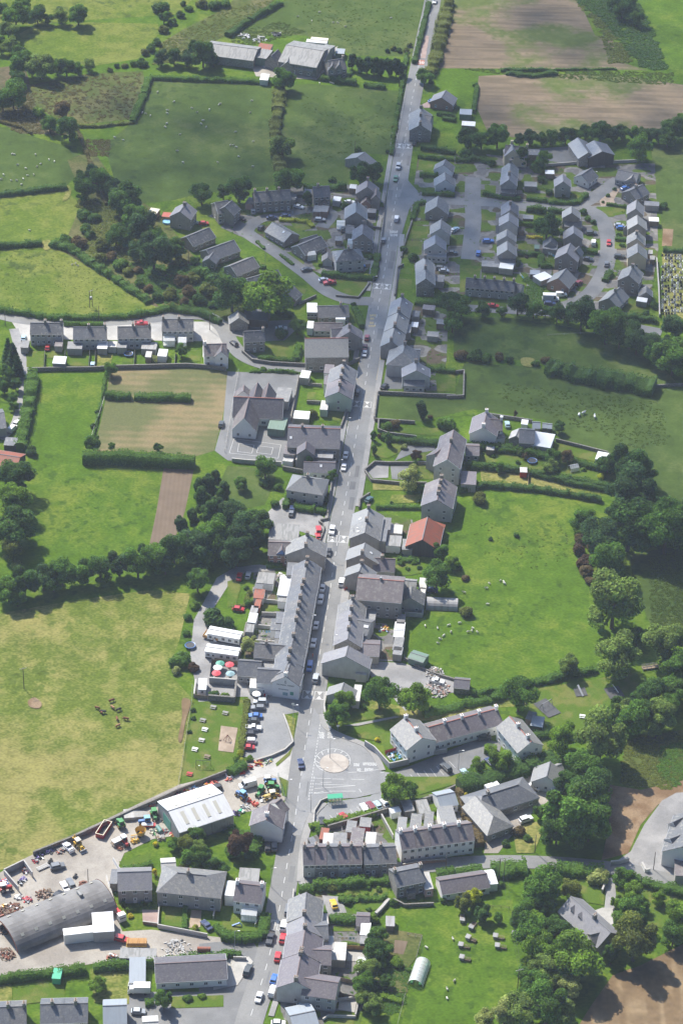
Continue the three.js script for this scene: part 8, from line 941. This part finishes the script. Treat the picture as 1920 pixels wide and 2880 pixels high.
T(1280,2400);for(const[x1,y1,x2,y2,l]of[[45,495,48,430,'upright hen house with a long pen, top left of the paddock'],[105,528,122,500,'small brown hen coop below the first pen'],[250,580,328,592,'upper hen house of the two near the trees'],[245,645,360,660,'largest hen house with a grey roof and timber pen'],[10,640,92,655,'left hand hen house with a low pen'],[15,725,100,742,'lowest hen house, brown with a white end'],[80,590,120,605,'tiny grey coop between the pens'],[398,565,438,572,'white ended coop under the dark trees']])kit('hen_house',l,'hen house',x1,y1,x2,y2,[['hut','greyw',b=>b.box(-1.2,0,.2,1.1,-.6,.6)],['roof','tin',b=>b.solid([[-1.35,1.35,-.75],[.12,1.35,-.75],[.12,1.15,.75],[-1.35,1.15,.75]],[[-1.35,1.28,-.75],[.12,1.28,-.75],[.12,1.08,.75],[-1.35,1.08,.75]])],['run','wood',b=>{for(let i=0;i<6;i++)b.box(.05+i*.36,.11+i*.36,0,.7,-.6,.6);b.box(0,1.95,.7,.76,-.62,-.52).box(0,1.95,.7,.76,.52,.62);}]]);
T(1280,1920);kit('slide','tall metal playground slide over a dark patch','slide',850,70,870,90,[['chute','tinw',b=>b.solid([[1.5,.4,-.3],[-1.8,2.6,-.3],[-1.8,2.6,.3],[1.5,.4,.3]],[[1.5,.3,-.3],[-1.8,2.5,-.3],[-1.8,2.5,.3],[1.5,.3,.3]])],['ladder','metal',b=>b.bar([-1.8,2.5,.3],[-2.6,0,.3],.04).bar([-1.8,2.5,-.3],[-2.6,0,-.3],.04)]]);kit('seesaw','white seesaw on the right hand rubber square','seesaw',1075,20,1125,80,[['beam','white',b=>b.bar([-2,.8,0],[2,.4,0],.1)],['stand','metal',b=>b.box(-.15,.15,0,.55,-.3,.3)]]);kit('picnic_table','white picnic table with dark items on the playground lawn','picnic table',855,235,890,240,KIT.picnic('white'));kit('swing_frame','dark swing frame over the large rubber square','swing',590,190,660,150,[['frame','metal',b=>{for(const x of[-2,2])b.bar([x,0,1],[x,2.4,0],.05).bar([x,0,-1],[x,2.4,0],.05);b.bar([-2,2.4,0],[2,2.4,0],.05);}],['swing_seat','black',b=>b.box(-1.1,-.6,.5,.56,-.1,.1).box(.6,1.1,.5,.56,-.1,.1)]]);
T(1280,1440);kit('footbridge','wooden footbridge with grey rails among the right hand trees','bridge',1280,1085,1400,1068,[['deck','wood',b=>b.box(-2.8,2.8,.5,.62,-.8,.8)],['rail','greyw',b=>b.box(-2.8,2.8,1.4,1.5,-.8,-.72).box(-2.8,2.8,1.0,1.08,-.8,-.72).box(-2.8,2.8,1.4,1.5,.72,.8)],['post','greyw',b=>{for(let i=0;i<5;i++)for(const z of[-.76,.76])b.box(-2.6+i*1.3-.05,-2.6+i*1.3+.05,0,1.5,z-.05,z+.05);}]]);
// heaps
T(1280,1440);heap(-145,1110,60,'lg block concrete wood',90,'broken concrete heap left in the rubble yard','rubble_heap',.9);T(640,1920);heap(1165,55,45,'lg block concrete',60,'rubble heap behind the big bright tree','rubble_heap',.8);heap(1440,50,90,'lg block br concrete',130,'long rubble heap below the white pickup','rubble_heap',.9);heap(1150,510,55,'white bluep lg',26,'white and blue sacks in the white block yard','sack_heap',.7);T(640,1440);heap(1090,690+1,40,'lg block',40,'pale stones in the yard behind the chapel','stone_heap',.4);heap(1075,810,40,'red white yel blue wood',26,'bright toys in the lower right yard','toy_heap',.5);heap(370,440,28,'white wood lg',24,'white clutter in the upper terrace yard','clutter_heap',.6);
T(480,2080,4.9);{let n=0;for(const[x,y,r,m,l]of[[995,455,38,'redo red','orange red hay rake by the hedge'],[1085,390,45,'red black','dark red machine under the bushes'],[1205,340,60,'red redo gold','tall red seed drill beside the cage'],[1340,300,60,'gold green lg metal','cage of yellow and green parts by the verge'],[790,545,70,'white red redo','white and red mower by the yard wall'],[600,600,50,'redo red','orange mower bars by the yard wall'],[500,640,36,'cream yel red','cream and yellow sprayer by the yard wall'],[330,700,55,'white redo lblue','white topped spreader with a red frame'],[215,710,42,'gold red cream','tan hopper on a red frame'],[150,800,52,'redo red','orange red tiller near the workshop'],[90,745,50,'black metal tyre','black machine against the yard wall'],[1065,850,44,'red redo metal','red rake behind the blue tractor'],[1165,890,42,'red redo','round red spreader beside the white gabled house'],[1030,930,60,'lg metal','grey flat bed trailer by the workshop'],[975,1000,34,'shelter white','green tank lying by the workshop'],[905,1030,36,'purple black','purple machine at the workshop end'],[1450,760,50,'gold rust tyre','orange digger parts at the dealer gate']])heap(x,y,r,m,15,l,'farm_machine',1.1);}
T(240,2180,5.6);for(const[x,y,r,m,l]of[[1150,420,50,'black green tyre','dark machines against the wall above the green tractor'],[1040,480,40,'rust redo black','rusty rotor beside the green tractor'],[1080,900,70,'lg cream green','pale parts heaped before the workshop door'],[1240,890,60,'lg metal red','jumble of grey frames by the workshop door'],[1390,940,50,'orange cream red','tan crates at the workshop corner'],[1200,1010,60,'lg wood','pale pallets on the concrete slab'],[790,1050,60,'gold yel','yellow machine parts below the feed mixer'],[1260,720,30,'cream black','small cream machine at the workshop door'],[540,1150,50,'wood rust','timber and rusty tines below the red tractor']])heap(x,y,r,m,22,l,'farm_machine',1);
T(0,2280,6.03);for(const[x,y,r,m,l]of[[680,770,80,'black purple tyre metal','dark tyres and drums along the field wall'],[600,860,36,'red metal','red machine in the wall bay'],[850,700,50,'purple lg black','purple drums beside the gate rack'],[850,880,40,'tyre black','black tyre stack in the yard'],[430,1030,60,'rust purple metal','scrap engine in the block walled bay'],[1030,700,60,'greyw rust','pallets in front of the gate rack']])heap(x,y,r,m,20,l,'scrap_heap',.9);
T(0,2450,6.03);for(const[x,y,r,m,l]of[[230,690,190,'scrap scrap2 scrap rust wood metal','long rusty scrap heap behind the curved shed'],[60,700,120,'scrap scrap2 rust wood','rusty scrap at the left end of the curved shed'],[90,610,46,'cream yel','cream yellow tank on the scrap'],[480,490,60,'pinkred metal','pinkish red disc machine on the scrap'],[330,450,60,'white lg','white slatted frame beside the scrap'],[760,400,130,'scrap wood scrap2 black','brown scrap heap behind the middle of the shed'],[80,1000,130,'scrap black wood','dark scrap heap before the open shed end'],[1415,225,60,'rust scrap','rusty tank by the pole'],[1280,110,24,'black','black drum on the yard'],[400,150,40,'purple white','small purple and white machine in the yard'],[350,200,40,'tyre metal','harrow frame left of the yard track'],[60,220,90,'blue white red','blue and white machinery at the left edge']])heap(x,y,r,m,round(r*.5),l,'scrap_heap',.9);
T(0,2400);heap(50,700,60,'scrap scrap2 rust wood',50,'rusty frames at the left edge below the shed','scrap_heap',1);heap(780,722,40,'white rust black',20,'white and rusty bits by the corrugated shed','scrap_heap',.6);heap(1220,670,110,'lg block',90,'grey stone heap along the bottom hedge','rubble_heap',.5);
// walls and fences
wall([30,110,165,45,225,130],2.2,'pale block wall of the open bay at the yard corner','block',.3);wall([30,115,130,230],2.0,'left block wall of the yard bay','block',.3);wall([735,150,790,340],1.4,'white rendered wall beside the red lorry','w',.25);wall([780,30,830,110],1.4,'white wall behind the white door house','w',.25);wall([1090,490,1250,520,1430,555],1.5,'pale rendered wall below the striped lawn','lg',.25);wall([1130,130,1100,300,1088,490],1.2,'white wall left of the hipped pair','w',.25);wall([1510,180,1470,430],1.2,'pale wall right of the hipped pair','lg',.25);wall([985,468,1090,482],1.0,'pinkish wall before the brick drive','br',.25);
T(0,1920);wall([230,1165,500,1060,720,960,950,855,1100,790,1230,730,1400,665,1568,600],1.6,'long dark stone wall between the dealer yard and cattle pasture');fence([250,1150,500,1045,720,945,950,840,1100,780,1230,722],1.4,'post and wire fence along the cattle pasture wall','greyw',{step:6,rails:[.9,1.3]});fence([1222,715,1260,500,1285,330,1320,120,1325,10],1.2,'post fence between cattle pasture and beer garden','greyw',{step:5,rails:[.6,1.1]});
T(640,1920);wall([680,60,665,150,672,200,690,260,710,300],1.5,'curved white garden wall by the main road','w',.3);wall([385,215,420,310,440,370,450,405,390,460,300,500,200,530],.9,'kerb wall around the pub car park','concrete',.35);wall([945,400,1010,440,1115,555,1250,525],2.2,'tall wall around the white block yard','block',.3);wall([1420,470,1510,455],1.6,'rounded end wall at the white court terrace','block',.4);wall([690,985,900,925,1050,880,1200,840,1400,780,1568,705],1.8,'long dark stone wall below the shelter car park');wall([590,985,598,880,640,810,690,790],.9,'low kerb wall behind the bus shelter','concrete',.3);fence([350,620,400,780],2,'green mesh fence at the dealer entrance','tingreen',{step:2.5,rails:[.2,1.0,1.8]});fence([1085,470,1180,440],1.4,'brown fence in the white block garden','red',{panel:1,step:2});wall([1060,905,1140,1050],1.6,'garden wall left of the white terrace yards','block',.3);fence([785,990,800,1060],1.6,'board fence in the first terrace yards','greyw',{panel:1,step:2});fence([985,960,1005,1050],1.6,'second board fence in the terrace yards','wood',{panel:1,step:2});
house(1120,885,1185,872,'w2.3 e2.4 F Wwhite Rwhite','white touring caravan at the terrace garden wall','caravan',null,'touring_caravan');
T(640,960);wall([1035,342,1200,350,1400,360,1568,366],1.4,'long stone wall below the lone pale house');wall([1030,350,1010,520],1.2,'stone wall along the road beside the walled field');wall([1010,530,1290,548],1.2,'stone wall below the walled field');wall([1040,530,1035,600,1100,625,1300,650],1.3,'low wall along the tall house drive');wall([945,880,1010,825,1100,830,1400,830],1.2,'upper wall of the gravel courts');wall([945,885,990,950,1200,970,1370,970],1.2,'lower wall of the gravel courts');wall([980,1040,910,1085,905,1140],1.2,'curved stone wall by the blue green car');wall([100,60,170,120,300,140,480,150,690,155,830,150,910,110],1.3,'stone wall along the school lane below the chapel hall');wall([860,230,845,400,830,440,780,580],1.2,'roadside stone wall beside the mint gable');wall([715,970,690,1176],1.3,'roadside stone wall of the square hipped house');wall([380,860,520,885,600,890],1.6,'stone wall below the long school building');wall([490,230,455,420,435,530],1.5,'dark wall between school yard and terrace gardens');wall([30,805,125,815,370,830],1.6,'wall at the foot of the school yard','block');fence([-20,740,30,430,75,190],1.6,'pale fence along the right of the playing field','lg',{step:4});wall([555,288,650,295],1.2,'upper dividing wall in the terrace gardens');wall([545,408,640,412],1.2,'lower dividing wall in the terrace gardens');
T(0,960);wall([215,182,400,178,640,176,800,165,1000,160,1280,152,1400,160,1560,180],1.6,'stone wall behind the gardens of the pale pairs');fence([720,380,690,480,655,570,628,665],1.2,'white fence at the left of the playing field','upvc',{step:4});{let k=0;for(const[x,y0,y1]of[[310,60,180],[450,60,180],[620,20,170],[660,20,170],[930,50,160],[1210,60,150]])fence([x,y0,x-6,y1],1.6,['first','second','third','fourth','fifth','sixth'][k++]+ ' garden fence from the left behind the pale pairs','greyw',{panel:1,step:2.5});}
T(1280,960);wall([230,495,400,520,530,540],1.3,'stone wall behind the white house in the field');wall([690,670,850,710,1050,760],1.3,'long garden wall running right from the white roofed shed');wall([-20,205,60,195,55,370,-60,375],1.2,'wall around the round bed garden');fence([505,890,500,990],1.8,'brown fence across the narrow dry lawns','wood',{panel:1,step:2.5});wall([1380,300,1568,290],1.1,'tumbled stone wall at the end of the thorn hedge');
T(640,480);wall([1085,150,1070,340,1055,480,1035,600,1010,740],1.2,'roadside stone wall of the upper left estate');wall([980,765,900,868,745,855],.8,'low kerb wall round the rough triangular lawn');wall([1270,340,1225,470,1195,590],1.0,'stone wall before the front row lawns');wall([1210,640,1170,660,1160,760,1150,850],1.2,'stone wall before the stone pair');wall([610,855,490,910],1.0,'stone wall above the slate bungalow');wall([975,380,1060,390],1.2,'wall above the glazed house lawn');
T(1280,480);wall([1385,600,1400,800,1405,990],1.4,'grey wall along the left of the cemetery','block',.35);fence([635,1125,860,1112,1250,1100].map((v,i)=>i % 2?v-1176+1176:v),.9,'faint fence below the estate belt','greyw',{step:6});
T(1280,0);wall([620,1130,860,1112,1060,1108,1250,1100],1.2,'pale wall below the cream farmyard','block',.35);
T(640,1440);fence([1225,720,1215,985],1.2,'post fence at the edge of the sheep pasture','greyw',{step:3});wall([1360,580,1340,700,1220,690],1.6,'wall round the yard behind the chapel annex','block',.3);wall([1215,1000,1300,1050,1400,1100,1568,1150],.9,'crumbling wall between rubble yard and sheep pasture');wall([640,50,690,40,690,0],1.0,'rounded stone wall at the gravel car park mouth');wall([635,190,665,110,660,80,630,60],1.0,'wall beside the two red cars');wall([130,760,100,900,80,1000],1.6,'stone wall behind the static caravans');{let k=0;for(const[a,b,c,d]of[[250,600,350,610],[235,690,420,695],[190,775,300,785],[180,880,390,895]])wall([a,b,c,d],1.5,ORD[k++]+ ' dividing wall down the long terrace yards','block',.25);}
T(640,2400);fence([715,625,950,640],1.7,'red brown fence in the lower gardens','orange',{panel:1,step:2});fence([690,835,880,875],1.7,'dark brown fence above the narrow bottom lawn','wood',{panel:1,step:2});fence([760,955,900,985],1.7,'brown fence below the narrow bottom lawn','wood',{panel:1,step:2});fence([1240,545,1340,565,1300,710],1.3,'grey fence around the vegetable bed garden','greyw',{step:2.5});wall([1110,310,1060,370,1020,410],1.2,'pale curving path wall below the cottage','block',.8);wall([1140,310,1220,350,1420,340],1.1,'stone wall before the cottage');wall([655,1140,690,1115,880,1120],1.0,'curved rendered wall at the bottom','lg',.3);fence([1225,960,1170,1176],1.2,'wire fence between paddock and weedy garden','greyw',{step:4});wall([100,715,130,715,40,712],1.2,'block wall at the bottom road corner','block',.3);wall([1200,75,1350,50,1500,40],1.2,'white pillared wall before the white terrace','br',.25);
T(1280,2400);fence([200,355,370,362],1.2,'brown fence between cottage lawn and paddock','wood',{step:2.5});wall([1070,55,1130,50,1195,30],1.3,'white topped entrance wall at the new house drive','lg',.5);wall([1285,60,1310,110,1340,105],1.3,'short white entrance wall piece at the lane fork','w',.5);wall([1010,250,1030,200],1.4,'white garden wall piece by the barn house lawn','lg',.4);
T(0,0,1);fence([1140,262,1125,345,1108,425],1.3,'pale fence along the pasture beside the road','lg',{step:5});
T(640,2400);wall([455,245,440,430],.9,'low wall at the front of the pale roofed top house','lg',.25);for(const[a,b,c,d,l]of[[412,450,440,452,'upper'],[405,620,432,640,'middle'],[392,740,420,760,'lower'],[355,880,390,830,'bottom']])wall([a,b,c,d,c-12,d+70],.9,l + ' front garden wall of the lower right terrace','block',.25);wall([700,1010,890,985,905,1000,880,1110],1.2,'wall round the paved yard at the bottom','block',.3);sheet('patio','pale sunny patio behind the bottom house','concrete',[770,1000,890,1010,875,1100,760,1080]);sheet('patio','pale paved patio in the lower gardens','concrete',[820,680,945,690,940,750,815,745]);
T(1280,480);for(const[x,y,w,l]of[[390,262,'tin','felt roofed shed right of the purple roofed estate house'],[455,400,'dark','dark shed on the back lawn by the lean to'],[560,525,'tingreen','green roofed shed in the middle back gardens'],[690,700,'wood','timber shed beside the large brown gabled house'],[1340,560,'tin','pale shed behind the cream gabled house'],[1355,600,'greyw','narrow grey shed behind the cream gabled house']])box3(x-16,y,x+16,y+2,3,2.3,'wood',w,l,'shed');
// cemetery
T(1280,480);{const stones=[memo('grave1',()=>new MB().box(-.35,.35,0,1.0,-.08,.08).box(-.45,.45,0,.15,-.2,.9).done())],M=['black','metal','upvc','black','lg'];let n=0;for(let r=0;r<22;r++)for(let k=0;k<9;k++){if(rnd()<.18)continue;const m=mesh('gravestone',stones[0],MT[pick(M)]);m.position.copy(P(1425+k*21+rr(-4,4),590+r*19+rr(-3,3)));m.rotation.y=rr(-.1,.1)+ PI;m.scale.setScalar(rr(.8,1.15));tag(m,'upright gravestone in the rows of the cemetery at the right edge','gravestone','gravestones of the cemetery');}}
// washing lines
const washing=(x1,y1,x2,y2,label)=>kit('washing_line',label,'washing line',x1,y1,x2,y2,[['post','pole',b=>b.cyl(.04,.04,2,6,-2.5,1,0)],['post','pole',b=>b.cyl(.04,.04,2,6,2.5,1,0)],['line','metal',b=>b.bar([-2.5,1.95,0],[2.5,1.95,0],.015)],['laundry','white',b=>b.box(-1.8,-.9,.9,1.93,-.02,.02).box(-.6,.2,1.1,1.93,-.02,.02)],['laundry','lblue',b=>b.box(.5,1.3,1.0,1.93,-.02,.02).box(1.5,2.1,1.2,1.93,-.02,.02)]]);
T(640,1440);washing(215,845,285,850,'washing line in the lower terrace yards');washing(1120,170,1200,172,'washing line in the yard left of the rust barn');T(1280,480);washing(640,590,680,610,'washing line beside the large brown gabled house');washing(440,730,465,760,'washing line right of the low grey terrace');T(640,2400);washing(785,610,860,612,'washing line in the lower gardens');
// wires
function wire(x1,y1,h1,x2,y2,h2,label){const a=P(x1,y1).setY(h1),b=P(x2,y2).setY(h2),pts=[];for(let i=0;i<=12;i++){const t=i/12;pts.push(a.clone().lerp(b,t).add(new V3(0,-4*t*(1-t)*1.2,0)));}tag(mesh('overhead_wire',new THREE.TubeGeometry(new THREE.CatmullRomCurve3(pts),24,.02,4),MT.black),label,'wire');}
T(1280,2400);wire(298,190,8.8,425,960,8.8,'overhead wire from the tall pole pair down over the paddock');wire(330,205,8.8,440,960,8.8,'second overhead wire over the paddock');wire(-780,-60,7,298,190,8.8,'overhead wire along the lane to the tall pole pair');
// ---------- broken cloud drifting high above, out of the frame ----------
function cloud(label,px,cover,height,fade){
const ring=pairs(px).map(([x,y])=>P(x,y)),xs=ring.map(q=>q.x),zs=ring.map(q=>q.z),m4=[],o=new THREE.Object3D(),up=sunDir.clone().multiplyScalar(height/sunDir.y);
const x0=min(...xs),x1=max(...xs),z0=min(...zs),z1=max(...zs),n=round((x1-x0)*(z1-z0)/ 30);
for(let k=0;k<n;k++){
const x=rr(x0,x1),z=rr(z0,z1);let c=false,d=1e9;for(let i=0,j=ring.length-1;i<ring.length;j=i++){const a=ring[i],b=ring[j];if((a.z>z)!==(b.z>z)&&x<(b.x-a.x)*(z-a.z)/(b.z-a.z)+ a.x)c=!c;const l2=(b.x-a.x)**2 +(b.z-a.z)**2,t=min(1,max(0,((x-a.x)*(b.x-a.x)+(z-a.z)*(b.z-a.z))/ l2));d=min(d,hypot(x-a.x -(b.x-a.x)*t,z-a.z -(b.z-a.z)*t));}
const wob=(vnoise(x/400+20,z/400+20,8,5)- .5)*60;if(!c||rnd()>cover*sstep(0,fade,d+wob))continue;
o.position.set(x,rr(-12,12),z).add(up);o.rotation.set(rr(0,6),rr(0,6),rr(0,6));o.scale.set(rr(3,5),rr(1.6,3),rr(3,5));o.updateMatrix();m4.push(o.matrix.clone());
}
const im=new THREE.InstancedMesh(new THREE.IcosahedronGeometry(1,1),MT.cloud,m4.length);m4.forEach((m,i)=>im.setMatrixAt(i,m));im.name=numbered('cloud');im.castShadow=true;scene.add(im);tag(im,label,'cloud',null,'stuff');
}
MT.cloud=flatm(.9,.9,.9,1);
T(0,0,1);
cloud('broad thin cloud high over the upper village and the fields on its right',[230,180,420,170,800,215,1140,170,1500,195,2060,230,2060,1480,1880,1560,1640,1430,1300,1390,1000,1420,760,1400,590,1330,640,1180,560,1020,420,850,300,640,150,500,190,330],.85,1100,130);
cloud('small wisp of cloud over the fields at the top right',[1180,-80,2060,-80,2060,250,1500,215,1160,190],.38,1150,90);
cloud('small wisp of cloud over the wood at the right',[1600,1420,2060,1380,2060,1820,1820,1800,1720,1600],.5,1120,70);
renderer.render(scene,camera);
